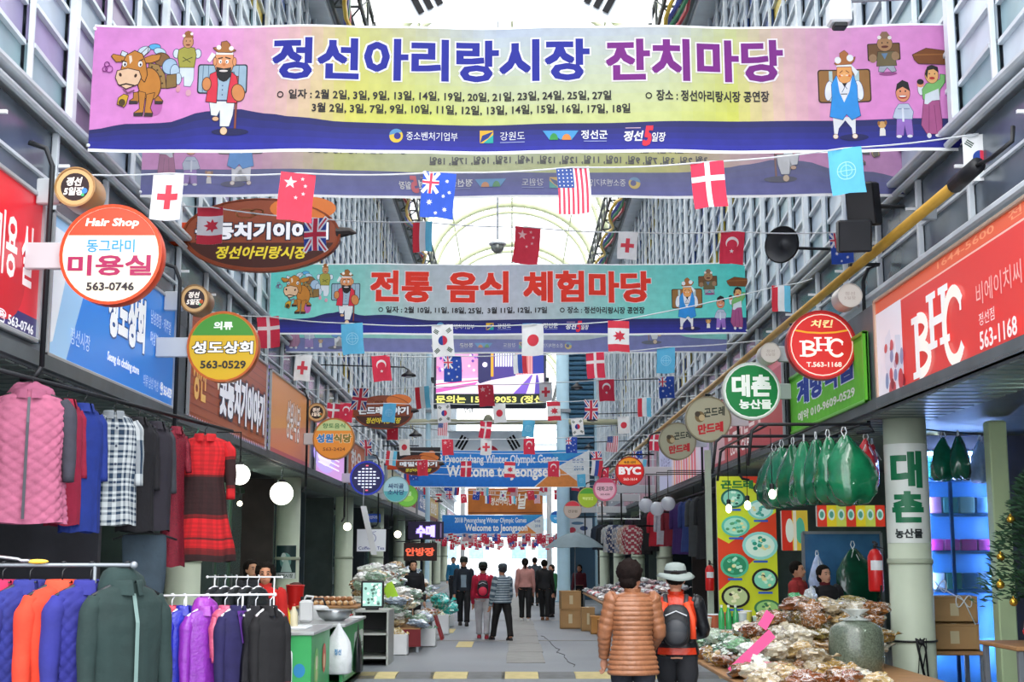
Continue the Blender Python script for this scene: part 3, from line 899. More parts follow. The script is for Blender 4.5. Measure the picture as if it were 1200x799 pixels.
cloth_banner('food_banner', 'pale blue back side of a banner hung just behind the turquoise food banner', design2, hill2, 308, 391, 315, 875, st2, st2b,
             ('5058c0', '4a50a8'), P(334, 412, YC2).x, P(852, 412, YC2).x, YC2, P(600, 412, YC2).z, mirror=True, fade=.22, phase=2.1)

def welcome(a, k, y):
    a.at(k, 0, y)
    a.poly([(690, 527), (652, 546), (622, 570), (690, 570)], 'e8eef2')
    a.poly([(652, 547), (684, 570), (624, 570)], 'e8904a')
    a.poly([(640, 527), (690, 527), (655, 541)], '3aa0e0')
    a.text('정선군', 669, 537, 683, 542, '2a62a8', .02); a.text('2018', 671, 546, 683, 551, '5a86b8', .02)
    a.text('2018 Pyeongchang Winter Olympic Games', 493, 532, 652, 545, 'f2f8ff', .02)
    a.text('Welcome to Jeongseon', 516, 545, 654, 562, 'ffffff', .03)
YD = 49.0
flat = [(440, 700), (900, 700)]
def welcome_banner(lab, px0, px1, py0, py1, Y, ph):
    H = (P(600, py0, Y) - P(600, py1, Y)).length
    cloth_banner('welcome_banner', lab, lambda a: welcome(a, 1, 0), [(450, 527.2), (850, 527.2)], 527, 570, 465, 690, [(0, '2a86dc'), (1, '2a86dc')], [(0, '2a86dc'), (1, '2a86dc')],
                 ('1c6fd0', '2a86dc'), P(px0, py1, Y).x, P(px1, py1, Y).x, Y, P(600, py1, Y).z, phase=ph, Hh=H)
welcome_banner('larger bright blue welcome banner in white English lettering with an orange corner', 474, 691, 527, 570, YD, 0)
welcome_banner('smaller blue welcome banner in English lettering below the brown wooden board', 518, 637, 603, 629, 76.0, 1)

# ------------------------------------------------------------------ big hanging national flags (white with black bars)
def taegukgi(a, x0, y0, x1, y1, back='f4f6f6'):
    w, h = x1 - x0, y1 - y0; cx, cy = (x0 + x1) / 2, (y0 + y1) / 2; r = h / 4
    a.ell(cx, cy, r, r, 'd0304a', 0, 24, 180, 360); a.ell(cx, cy, r, r, '2a4a9a', 0, 24, 0, 180)
    a.ell(cx - r / 2, cy, r / 2, r / 2, 'd0304a'); a.ell(cx + r / 2, cy, r / 2, r / 2, '2a4a9a')
    for sx, sy, pat in ((-1, -1, (1, 1, 1)), (1, -1, (0, 1, 0)), (-1, 1, (1, 0, 1)), (1, 1, (0, 0, 0))):
        gx, gy = cx + sx * w * .33, cy + sy * h * .29
        ang = math.atan2(sy * h * .29, sx * w * .33)
        dx, dy = cos(ang), sin(ang)
        for i, sd in enumerate(pat):
            px, py = gx + dx * (i - 1) * h * .065, gy + dy * (i - 1) * h * .065
            L = h * .12
            if sd: a.line([(px - dy * L, py + dx * L), (px + dy * L, py - dx * L)], h * .04, '18181c')
            else:
                a.line([(px - dy * L, py + dx * L), (px - dy * L * .12, py + dx * L * .12)], h * .04, '18181c')
                a.line([(px + dy * L, py - dx * L), (px + dy * L * .12, py - dx * L * .12)], h * .04, '18181c')
def big_flag(label, px0, px1, pytop, Y, ratio=2 / 3):
    p0, p1 = P(px0, pytop, Y), P(px1, pytop, Y); W = p1.x - p0.x; H = W * ratio
    t = thing('national_flag', label, 'flag', (p0.x, Y, p0.z - H))
    wave = lambda u, v: .04 * sin(u * 2.2) + .03 * sin(v * 2)
    MB().grid(lambda i, j: (i * W, wave(i * W, j * H), j * H), 30, 16).build('cloth', mat('white_flag_cloth', 'e9eef2', .8, var=.05), t, True)
    a = Art(lambda x, y: (x, H - y), lambda u, v, d: (u, wave(u, v) - d, v), .001, .008, cuts=([W * i / 30 for i in range(1, 30)], [H * i / 16 for i in range(1, 16)]))
    taegukgi(a, 0, 0, W, H); a.build(t, 'emblem', CLOTH)
    MB().tube([(-.15, 0, H + .02), (W + .15, 0, H + .02)], .025, 6).build('pole', ALU, t)
    MB().tube([(-.1, 0, H + .02), (-4.1 - p0.x, 0, H + .25)], .01, 4).tube([(W + .1, 0, H + .02), (4.1 - p0.x, 0, H + .25)], .01, 4).build('rope', DARK, t)
big_flag('large white Korean flag hung above the big pink banner, only its lower edge in view', 441, 762, -150, 17.0, .575)
big_flag('large white Korean flag hung across the arcade below the video screen', 526, 617, 506, 52.0)

# ------------------------------------------------------------------ video screen on its posts
YS = 50.0
p0, p1 = P(508, 478, YS), P(640, 380, YS)
W = p1.x - p0.x; H = p1.z - p0.z
t = thing('video_screen', 'large video screen showing a train picture above a scrolling text line', 'screen', (p0.x, YS, p0.z))
MB().box((W / 2, .18, H / 2), (W, .3, H), ch=.03).build('housing', mat('screen_case', '3c4250', .5, .3), t)
a = Art(lambda x, y: ((x - 508) / 132 * W, (478 - y) / 98 * H), None, .0015, .01)
a.rect(511, 384, 637, 462, 'c8b4dc')
a.rect(511, 384, 560, 446, 'd898c0').rect(511, 384, 570, 400, 'c8c0ec').rect(600, 384, 624, 442, 'c07878').rect(624, 384, 637, 440, '28348c')
rg = random.Random(4)
for i in range(60): a.ell(rg.uniform(512, 560), rg.uniform(396, 436), 1.6, 1.6, rg.choice(('e870a8', '9a5ac0', 'f0d8e8', '6a3aa0')))
for i in range(8): a.rect(601 + i * 3, 386, 602 + i * 3, 442, 'dca0a0')
a.poly([(511, 446), (562, 443), (600, 440), (637, 438), (637, 462), (511, 462)], 'f0dcf0')
a.poly([(511, 456), (560, 448), (556, 452), (511, 461)], 'd060b0').poly([(601, 462), (622, 440), (624, 440), (616, 462)], '7a5ac0').poly([(626, 462), (628, 440), (630, 440), (634, 462)], '5a48a8').line([(511, 451), (560, 446)], 1.2, 'e83070')
a.poly([(560, 384), (575, 384), (575, 446), (562, 450), (560, 448)], '2c2a5a').poly([(575, 384), (604, 390), (604, 441), (575, 446)], '4a3a86')
a.rect(563, 392, 573, 416, '15183c').ell(568, 428, 3, 3, 'e8e0f8').rect(575, 392, 578, 442, 'e8a030')
for i in range(8): a.poly([(580 + i * 3, 404 + i * .6), (582 + i * 3, 404.5 + i * .6), (582 + i * 3, 430), (580 + i * 3, 430.5)], 'e8e4f8')
a.poly([(575, 388), (604, 394), (604, 399), (575, 396)], 'f4f2fc')
a.rect(511, 462, 637, 475, '14221c')
a.text('문의는 1544-9053 (정선', 511, 464, 636, 474, 'ece478', .03)
a.build(t, 'picture', LED)
for xx in (-.05, W + .05): MB().box((xx, .5, H * .35), (.12, .8, .12)).build('bracket', DARK, t)
COLP = mat('pale_blue_paint', 'a9cadb', .45, var=.06)
for lab, px, r in (('pale blue steel post standing at the right edge of the video screen', 659, .24), ('slim pale blue steel post behind the left edge of the video screen', 503, .09)):
    x = X_at(px, YS + .8)
    q = thing('steel_post', lab, 'post', (x, YS + .8, 0))
    MB().lathe([(r * 1.5, 0), (r * 1.5, .05), (r, .06), (r, 11.5)], n=16).build('shaft', COLP, q, True)
    MB().box((0, 0, 7.0), (r * 2.4, r * 2.4, .12)).build('clamp', GREYM, q)
q = thing('steel_beam', 'pale steel beam running across below the video screen', 'beam', (0, YS + .8, P(600, 492, YS).z))
MB().tube([(-4.3, 0, 0), (4.3, 0, 0)], .11, 10).build('tube', mat('cream_steel', 'c8c4a4', .5, var=.08), q, True)
MB().ell((X_at(572, YS), -.2, .1), .17, 14, 8).build('ball_lamp', mat('cream_steel'), q, True)
q = thing('louvre_tower', 'blue grey tower of horizontal louvres rising right of the video screen', 'tower', (X_at(680, 53), 53, 0))
ms = MB().box((0, 0, 0), (.98, .5, .1), rx=.5).mesh('louvre', mat('louvre_blue', '5f8aa8', .4, .2, var=.1))
MB().box((0, .4, 6), (1.1, .3, 12)).build('core', mat('louvre_core', '3c5a70', .6), q)
for i in range(36): link('louvre', ms, q, (0, 0, 5.2 + i * .19))
MB().box((-.55, 0, 6), (.08, .5, 12)).box((.55, 0, 6), (.08, .5, 12)).build('post', COLP, q)

# wooden board far down the arcade
YW = 80.0
p0, p1 = P(548, 603, YW), P(636, 572, YW); W = p1.x - p0.x; H = p1.z - p0.z
t = thing('wooden_board', 'wide brown wooden board with white brush lettering hung across the arcade', 'sign', (p0.x, YW, p0.z))
MB().box((W / 2, .1, H / 2), (W, .18, H), ch=.02).build('board', mat('orange_wood', 'b5651f', .6, var=.15, vscale=2), t)
a = Art(lambda x, y: ((x - 548) / 88 * W, (603 - y) / 31 * H), None, .002, .004)
a.rect(549, 600, 635, 601, '7a3c10').text('정선아리랑의', 575, 583, 606, 592, 'f0e8dc', .02, shear=.2).text('날', 607, 578, 618, 596, 'f0e8dc', .03, shear=.2).text('2018', 571, 576, 581, 579, 'e0d0c0')
a.build(t)
for xx in (.3, W - .3): MB().box((xx, .36, H * .6), (.1, .4, .1)).build('bracket', GREYM, t)
q = thing('white_gantry', 'white steel gantry framing the brown wooden board', 'gantry', (0, YW + .6, 0))
WP = mat('gantry_white', 'dfe2e4', .5, var=.05)
MB().box((0, 0, 5.9), (7.6, .3, .5)).build('beam', WP, q)
MB().box((X_at(543, YW), 0, 3), (.25, .3, 6)).build('post', WP, q)
MB().box((X_at(643, YW), 0, 3), (.3, .3, 6)).build('post', WP, q)
# ------------------------------------------------------------------ bunting: strings of small national flags
FW, FH = .30, .42
def flag_art(a, k):
    """k = country key; the flags hang turned so that stripes run down"""
    R_ = 'd83a52'
    if k == 'kr': a.rect(0, 0, 30, 42, 'eef0f0'); 
    if k == 'kr':
        a.ell(15, 21, 6.5, 6.5, 'd0304a', 90, 20, 180, 360); a.ell(15, 21, 6.5, 6.5, '2a4a9a', 90, 20, 0, 180)
        for x, y, q in ((6, 8, 35), (24, 8, -35), (6, 34, -35), (24, 34, 35)):
            for i in (-1, 0, 1):
                dx, dy = cos(R(q)), sin(R(q)); px, py = x + -dy * i * 1.9, y + dx * i * 1.9
                a.line([(px - dx * 3.2, py - dy * 3.2), (px + dx * 3.2, py + dy * 3.2)], 1.2, '33503c')
    elif k == 'jp': a.rect(0, 0, 30, 42, 'eceeee').ell(15, 21, 8, 8, 'd83c4c')
    elif k == 'cn':
        a.rect(0, 0, 30, 42, 'dd3a50').star(9, 9, 6, 'f0c0c4')
        for x, y in ((19, 5), (22, 11), (21, 18), (15, 22)): a.star(x, y, 2, 'f0c0c4')
    elif k == 'tr': a.rect(0, 0, 30, 42, 'dc3450').ell(15, 15, 8, 8, 'f4e8ea').ell(15, 17.5, 6.6, 6.6, 'dc3450').star(15, 26, 3, 'f4e8ea')
    elif k == 'dk': a.rect(0, 0, 30, 42, 'd83450').rect(12.5, 0, 17, 42, 'f0e6e8').rect(0, 13, 30, 18, 'f0e6e8')
    elif k == 'rc': a.rect(0, 0, 30, 42, 'eef0f2').rect(12, 10, 18, 32, 'e04858').rect(5, 18, 25, 24, 'e04858')
    elif k == 'ca':
        a.rect(0, 0, 30, 42, 'eef0f0').rect(0, 0, 30, 10, 'd83a4c').rect(0, 32, 30, 42, 'd83a4c')
        a.poly([(7, 21), (12, 19), (10, 15), (15, 17), (17, 13), (19, 17), (24, 17), (21, 21), (24, 25), (19, 25), (17, 29), (15, 25), (10, 27), (12, 23)], 'd83a4c')
    elif k == 'uk':
        a.rect(0, 0, 30, 42, '2e4aa0')
        for w, c in ((6.5, 'eef0f4'), (2.4, 'd04058')): a.line([(1, 1), (29, 41)], w, c).line([(29, 1), (1, 41)], w, c)
        a.rect(10, 0, 20, 42, 'eef0f4').rect(0, 16, 30, 26, 'eef0f4').rect(12, 0, 18, 42, 'd43850').rect(0, 18, 30, 24, 'd43850')
    elif k == 'au':
        a.rect(0, 0, 30, 42, '2a50b4')
        a.line([(1, 1), (14, 19)], 3, 'eef0f4').line([(14, 1), (1, 19)], 3, 'eef0f4').rect(5.5, 0, 9.5, 20, 'eef0f4').rect(0, 8, 15, 12, 'eef0f4').rect(6.3, 0, 8.7, 20, 'd43850').rect(0, 8.8, 15, 11.2, 'd43850')
        for x, y, r in ((22, 8, 2), (25, 18, 2), (20, 22, 2), (8, 28, 3), (22, 34, 2.4), (14, 38, 2)): a.star(x, y, r, 'e8ecf4', 7)
    elif k == 'us':
        a.rect(0, 0, 30, 42, 'eee6ea')
        for i in range(7): a.rect(i * 4.3, 0, i * 4.3 + 2.15, 42, 'cc4058')
        a.rect(0, 0, 15.5, 18, '38508e')
        for i in range(4):
            for j in range(5): a.star(2 + i * 3.8, 2 + j * 3.5, .9, 'f0f0f4')
    elif k == 'lu': a.rect(0, 0, 10, 42, 'd83444').rect(10, 0, 20, 42, 'e2e6ea').rect(20, 0, 30, 42, '6cc4e4')
    elif k == 'un': a.rect(0, 0, 30, 42, '5cb4dc').ring(15, 21, 8, .8, 'a0d8f0', 20).ring(15, 21, 5, .6, 'a0d8f0', 16).line([(7, 21), (23, 21)], .6, 'a0d8f0').line([(15, 13), (15, 29)], .6, 'a0d8f0')
    elif k == 'ru': a.rect(0, 0, 10, 42, 'eef0f2').rect(10, 0, 20, 42, '3a5ab0').rect(20, 0, 30, 42, 'd03848')
NAMES = {'kr': 'Korean', 'jp': 'Japanese', 'cn': 'Chinese', 'tr': 'Turkish', 'dk': 'Danish', 'rc': 'red cross', 'ca': 'Canadian', 'uk': 'British', 'au': 'Australian',
         'us': 'American', 'lu': 'Luxembourg', 'un': 'light blue emblem', 'ru': 'Russian'}
LOOK = {'kr': 'white', 'jp': 'white', 'cn': 'red', 'tr': 'crimson', 'dk': 'red and white', 'rc': 'white', 'ca': 'red and white', 'uk': 'blue and red', 'au': 'blue',
        'us': 'striped', 'lu': 'red, white and blue', 'un': 'plain', 'ru': 'tricolour'}
FM = {}
def flag_mesh(k, var):
    if (k, var) in FM: return FM[(k, var)]
    rg = random.Random(var * 7 + 3)
    ph, am, tw = rg.uniform(0, 6), rg.uniform(.008, .03), rg.uniform(-.05, .05)
    def S(u, v, d):
        q = -v / FH
        return (u + tw * q * .3 + .012 * sin(q * 3 + ph) * q, am * .8 * sin(u * 14 + ph) + .03 * q * sin(ph) + .006 * sin(q * 5 + ph) - d, v - .012 * abs(sin(u * 9 + ph)) * q)
    cl = MB(); cl.col = (.85, .87, .88)
    cl.grid(lambda i, j: S((i - .5) * FW, -j * FH, 0), 8, 8)
    a = Art(lambda x, y: ((x / 30 - .5) * FW, -y / 42 * FH), gridded(S, [FW * (i / 8 - .5) for i in range(9)], [-FH + FH * i / 8 for i in range(9)]), .0003, .002, cuts=([FW * (i / 8 - .5) for i in range(1, 8)], [-FH * i / 8 for i in range(1, 8)]))
    flag_art(a, k); am_ = a.flush(a.mb)
    # fine cutting is not needed: the prints are small; the cloth carries the outline
    mb = cl; o = len(mb.v)
    mb.v.extend(am_.v); mb.f.extend(tuple(i + o for i in f) for f in am_.f); mb.m.extend(am_.m); mb.c.extend(am_.c)
    FM[(k, var)] = mb.mesh('flag_cloth', mat('bunting_cloth', rough=.85, printed=True, var=.06, vscale=9))
    return FM[(k, var)]
CORD = mat('white_cord', 'd8dce0', .7)
def bunting(label, Y, sky, flags, where, group=None, sz=1.0, zends=None, skip=None):
    """sky(px) gives the picture height of the string at px, flags: (px, key[, py])"""
    xs = [(-4.15)] + [X_at(px, Y) for px, *_ in flags] + [4.15]
    def zz(x):
        px = 600 + x / Y * 1592
        return P(600, sky(px), Y).z
    t = thing('bunting_string', label, 'bunting', (0, Y, 0))
    pts = []
    for a, b in zip(xs, xs[1:]):
        for k in range(6):
            x = a + (b - a) * k / 6
            pts.append((x, 0, zz(x) - .02 * sin(PI * k / 6)))
    pts.append((xs[-1], 0, zz(xs[-1])))
    MB().tube(pts, .006 + .0001 * Y, 4).build('cord', CORD, t)
    for i, (px, k, *o) in enumerate(flags):
        x = X_at(px, Y)
        f = link('national_flag', flag_mesh(k, (i + int(Y)) % 3), None, (x, Y - .005, zz(x) - .003))
        s = sz * (o[0] if o else 1.0)
        f.scale = (s, 1, s)
        f.rotation_euler = (0, R(((i * 37 + int(Y) * 11) % 9 - 4) * 1.4), R(((i * 53 + int(Y)) % 11 - 5) * 3))
        tag(f, where(k, px) if callable(where) else '%s %s flag %s' % (LOOK[k], NAMES[k], where), 'flag', group)
def poly_sky(pts):
    def f(px):
        if px <= pts[0][0]: (a, ya), (b, yb) = pts[0], pts[1]
        elif px >= pts[-1][0]: (a, ya), (b, yb) = pts[-2], pts[-1]
        else:
            for (a, ya), (b, yb) in zip(pts, pts[1:]):
                if a <= px <= b: break
        return ya + (yb - ya) * (px - a) / (b - a)
    return f
bunting('bunting string of large flags nearest to the viewer, in front of the pink banner', 12.1, poly_sky([(190, 203), (345, 203), (514, 202), (672, 196), (833, 190), (998, 174), (1160, 157)]),
        [(190, 'rc'), (345, 'cn', 1.05), (514, 'au'), (672, 'us'), (833, 'dk'), (998, 'un'), (1160, 'kr')], 'on the nearest string, overlapping the pink banners')
bunting('second bunting string, between the pink banners and the turquoise banner', 15.4, poly_sky([(241, 243), (367, 256), (494, 260), (619, 266), (738, 272), (862, 271), (989, 272)]),
        [(241, 'ca'), (367, 'uk', .9), (494, 'lu', .82), (619, 'cn'), (738, 'rc', .75), (862, 'tr', .9), (989, 'au', .85)], 'on the second string, above the turquoise banner')
bunting('third bunting string, along the lower edge of the turquoise banner', 18.5, poly_sky([(313, 371), (412, 379), (518, 381), (624, 380), (725, 376), (917, 335)]),
        [(313, 'dk'), (412, 'un'), (518, 'kr'), (624, 'jp'), (725, 'ca'), (917, 'lu', .85)], 'across the lower edge of the turquoise banner')
bunting('fourth bunting string, just under the pale blue back of a banner', 22.4, poly_sky([(357, 416), (529, 417), (697, 413), (780, 407)]),
        [(357, 'rc'), (446, 'tr'), (530, 'au'), (609, 'ru', .75), (697, 'dk'), (780, 'un')], 'just below the pale blue banner back')
bunting('fifth bunting string, level with the text line of the video screen', 26.6, poly_sky([(348, 456), (495, 453), (639, 448), (780, 441)]),
        [(348, 'ca'), (424, 'uk'), (495, 'lu'), (569, 'cn'), (639, 'rc', .85), (710, 'tr'), (780, 'au')], 'on the string crossing the video screen text')
bunting('sixth bunting string, just under the video screen', 30.5, poly_sky([(393, 472), (585, 473), (754, 466)]),
        [(393, 'dk'), (408, 'tr'), (458, 'un'), (520, 'kr'), (585, 'jp'), (648, 'ca'), (692, 'uk'), (754, 'lu')], 'on the string right under the video screen')
bunting('seventh bunting string, above the larger blue welcome banner', 34.5, poly_sky([(440, 496), (600, 493), (730, 488)]),
        [(462, 'cn'), (520, 'us', .8), (570, 'dk'), (620, 'un'), (675, 'kr'), (729, 'jp'), (820, 'ca')], 'on the string above the blue welcome banner')
bunting('eighth bunting string, crossing the top of the larger welcome banner', 36.4, poly_sky([(400, 515), (600, 514), (800, 508)]),
        [(430, 'uk'), (475, 'jp'), (525, 'cn'), (570, 'rc'), (620, 'tr'), (669, 'au'), (717, 'us'), (765, 'dk')], 'on the string along the top of the blue welcome banner')
rg = random.Random(11)
KEYS = ['kr', 'jp', 'ca', 'uk', 'lu', 'cn', 'rc', 'tr', 'au', 'us', 'dk', 'un', 'ru']
def far_label(zone):
    return lambda k, px: 'small %s %s flag %s' % (LOOK[k], NAMES[k], zone)
Y = 37.2; i = 0
for Y, py, zone in ((37.3, 541, 'across the lettering of the larger welcome banner'), (40.0, 531, 'beside the larger welcome banner'), (43.0, 549, 'beside the larger welcome banner'),
                    (46.5, 557, 'before the brown wooden board'), (51.2, 563, 'before the brown wooden board'), (56, 569, 'before the brown wooden board'),
                    (61, 575, 'before the brown wooden board'), (67, 580, 'before the brown wooden board')):
    n = 7; sp = 1.18 * 1600 / Y; x0 = 600 + rg.uniform(-.5, .5) * sp - 3 * sp
    fl = [(x0 + j * sp, KEYS[(i * 4 + j * 5) % 13]) for j in range(n) if abs(x0 + j * sp - 600) < 4.0 * 1600 / Y and not (38 < Y < 48 and abs(x0 + j * sp - 580) < 85)]
    bunting('distant bunting string of small flags ' + ('right in front of the larger welcome banner lettering' if Y < 38 else 'behind the larger welcome banner, high above the walkers'), Y, (lambda q: (lambda px: q + abs(px - 600) * -.02))(py), fl, far_label(zone), 'small flags on the distant strings')
    i += 1
for j, (Y, py) in enumerate(((58.5, 625), (61, 627), (63.5, 629), (66, 632), (69, 626), (72, 634), (74.5, 637), (82, 632), (86, 636), (90, 634))):
    n = 11; sp = .62 * 1600 / Y
    fl = [(600 + (q - 5 + rg.uniform(-.2, .2)) * sp, rg.choice(('cn', 'tr', 'dk', 'rc', 'ca', 'uk', 'au', 'jp', 'us', 'ca', 'tr'))) for q in range(n)]
    bunting('low distant bunting string below the smaller welcome banner', Y, (lambda q: (lambda px: q))(py), fl, lambda k, px: 'tiny %s %s flag in the dense low strings' % (LOOK[k], NAMES[k]), 'tiny flags in the dense low strings', sz=.75)
for o in list(sc.objects):
    if o.name.startswith('bunting_string') and o.get('label', '').startswith(('low distant', 'distant')): o['group'] = 'distant bunting strings'
# ------------------------------------------------------------------ sign boards on the fascia
def wall_sign(name, label, side, Y0, Y1, z0, z1, draw, m=None, W=None, depth=.16, back='6a6f75', edge='b9bec2', X=3.93, cat='sign'):
    """draw(a): design units 0..100*W/H wide, 0..100 high (y down)"""
    L = Y1 - Y0; H = z1 - z0
    t = thing(name, label, cat, (side * X, (Y0 if side < 0 else Y1), z0), R(90) if side < 0 else R(-90))
    MB().box((L / 2, depth / 2, H / 2), (L, depth, H), ch=.01).build('board', mat('board_' + back, back, .5, var=.08), t)
    fr = MB()
    for zz in (0.02, H - .02): fr.box((L / 2, 0, zz), (L, .06, .04), ch=.008)
    for xx in (.02, L - .02): fr.box((xx, 0, H / 2), (.04, .06, H), ch=.008)
    fr.build('frame', mat('edge_' + edge, edge, .35, .4), t)
    k = H / 100
    a = Art(lambda x, y: (x * k, H - y * k), None, .0006, .004)
    draw(a, L / k)
    a.build(t, 'lettering', m or LIT)
    return t
def d_red(a, w):
    a.rect(0, 0, w, 84, 'd8182c').rect(0, 84, w, 100, '2c2468').ell(w - 66, 64, 38, 30, 'c01024')
    a.text('동그라미', w - 260, 20, w - 110, 56, 'f6e8e8', .02); a.text('미용', w - 84, 26, w - 46, 66, 'f6e8e8', .02); a.text('실', w - 38, 26, w - 18, 66, 'f6e8e8', .02)
    a.text('☎ 563-0746', w - 74, 88, w - 10, 97, 'f4f4f8', .02)
wall_sign('hair_salon_sign', 'red sign board with a purple phone strip at the left picture edge', -1, 7.0, 11.15, 3.42, 4.66, d_red)
def d_blue(a, w):
    a.rect(0, 0, w, 100, '1f7fdc').poly([(0, 0), (w * .3, 0), (w * .12, 100), (0, 100)], '9cc8ee').poly([(0, 10), (w * .14, 10), (w * .04, 88), (0, 92)], 'e8eef6')
    a.text('성도상회', w * .40, 20, w * .70, 62, 'f8fbff', .05, '123c80', .03)
    a.text('남성정장 · 캐주얼', w * .75, 22, w * .95, 34, 'd0e4fa', .01).text('여성복 · 등산복', w * .75, 40, w * .93, 52, 'd0e4fa', .01)
    a.text('Seong do clothing store', w * .40, 76, w * .66, 85, 'f4f8ff', .03).text('정선시장', w * .14, 72, w * .27, 84, 'cfe2fa').text('의류 남성 여성', w * .70, 80, w * .84, 90, 'cfe2fa')
    a.text('☎ 563-0529', w * .86, 80, w * .98, 92, 'ffffff', .02)
wall_sign('clothing_shop_sign', 'blue sign board with white lettering and a pale slanted left end', -1, 11.35, 15.7, 3.35, 4.62, d_blue)
def d_brown(a, w):
    a.rect(0, 0, w, 100, '9a4a22')
    for i in range(12): a.rect(0, 8 * i + 3, w, 8 * i + 4, '7c3818')
    a.ell(w * .32, 30, 8, 30, 'f0e4d0').text('정선', w * .05, 30, w * .18, 78, 'e8b860', .03)
    a.text('콧등치기이야기', w * .34, 38, w * .96, 80, 'f4f6ff', .05, '1a1c30', .07)
    for i in range(40): a.ell(w * i / 40, 96, 1.2, 2, 'd8d0ff')
    for i in range(12): a.ell(w - 3, 8 * i + 3, 1.5, 2, '9a90ff')
wall_sign('noodle_shop_sign', 'brown wooden sign board with white raised letters and small purple lights', -1, 16.4, 21.7, 3.3, 4.72, d_brown)
def d_orange(a, w):
    a.rect(0, 0, w, 100, 'd08a4a').poly([(0, 70), (w, 40), (w, 100), (0, 100)], 'c87858').rect(0, 90, w, 100, 'a84a5c')
    a.text('성원식당', w * .38, 22, w * .72, 70, 'e8e6ea', .01, '8a6a60', .03, shear=.25)
wall_sign('restaurant_sign', 'plain orange sign board with faint grey brush lettering', -1, 22.0, 26.5, 3.3, 4.7, d_orange)
def d_led(a, w):
    a.rect(0, 0, w, 100, 'c090c8').rect(0, 0, w, 26, 'd890a0').ell(w * .3, 66, w * .34, 26, 'b4a0f4').ell(w * .3, 66, w * .22, 15, 'd8ccff')
    for i in range(5): a.rect(w * .1, 46 + i * 8, w * .8, 48 + i * 8, 'f0ecff')
wall_sign('light_board', 'lavender light board with white horizontal streaks beside the orange board', -1, 27.2, 32.0, 3.3, 4.6, d_led, mat('led_soft', rough=.5, printed=True, emit=.5))
def gen_board(c, c2, s=None, tc='f4f4f4'):
    def d(a, w):
        a.rect(0, 0, w, 100, c).rect(0, 78, w, 100, c2)
        if s: a.text(s, w * .2, 18, w * .8, 66, tc, .03)
    return d
k = 0
for side, rows in ((-1, ((32.6, 36.4, 'c86a38', '8a3018', '한우'), (37, 42.5, '4a7a9a', 'd0d8dc', '약초'), (43, 48.8, 'd8d0a0', '6a8a50', '산나물'), (49.5, 56, 'b03040', 'e0d8d0', '분식'),
                         (57, 64, '3a6ab0', 'e8e8e8', '신발'), (65, 73, 'd0b050', '80402a', '방앗간'), (74, 82, '60906a', 'e0e0d0', '농산물'), (83, 93, 'a8506a', 'e8e0e0', '식당'))),
                   (1, ((49.5, 56, 'b0b8c0', '7a4a6a', '건어물'), (57, 64, 'c05a50', 'e8e0d8', '속옷'), (65, 73, '5a80a8', 'd8d8d8', '이불'), (74, 82, 'c8a858', '8a4a2a', '떡집'), (83, 93, '9a5a80', 'e0d8e0', '화장품')))):
    for Y0, Y1, c, c2, s in rows:
        wall_sign('shop_sign', '%s sign board on the %s side of the arcade reading %s' % ({'c86a38': 'burnt orange', '4a7a9a': 'slate blue', 'd8d0a0': 'cream', 'b03040': 'crimson', '3a6ab0': 'blue', 'd0b050': 'mustard', '60906a': 'dull green', 'a8506a': 'rose', 'b0b8c0': 'grey', 'c05a50': 'brick red', '5a80a8': 'steel blue', 'c8a858': 'tan', '9a5a80': 'mauve'}[c], 'left' if side < 0 else 'right', s), side, Y0, Y1, 3.3, 4.5, gen_board(c, c2, s), PRINT)
def bhc(a, x0, y0, x1, y1, c, t=.085):
    w, h = x1 - x0, y1 - y0; T_ = t * w
    X = lambda q: x0 + q * w
    Y = lambda q: y0 + q * h
    # B
    a.rect(X(.06), Y(.2), X(.06) + T_, Y(1), c).rect(X(0), Y(.18), X(.2), Y(.18) + T_ * .5, c).rect(X(0), Y(1) - T_ * .5, X(.2), Y(1), c)
    for ya, yb, r in ((.18, .58, .16), (.55, 1.0, .2)):
        cy, ry = (Y(ya) + Y(yb)) / 2, (Y(yb) - Y(ya)) / 2 - T_ * .25
        a.ring(X(.15), cy, r * w, T_ * .8, c, 18, ry=ry, a0=-90, a1=90)
    # H
    for q in (.38, .62): a.rect(X(q), Y(0), X(q) + T_, Y(.72), c).rect(X(q - .05), Y(0), X(q + .05) + T_, Y(0) + T_ * .5, c).rect(X(q - .05), Y(.72) - T_ * .5, X(q + .05) + T_, Y(.72), c)
    a.rect(X(.38), Y(.33), X(.66), Y(.33) + T_ * .6, c)
    # C
    a.ring(X(.84), Y(.56), .17 * w, T_ * .8, c, 24, ry=.42 * h, a0=45, a1=318)
    a.rect(X(.95), Y(.2), X(.98), Y(.42), c)
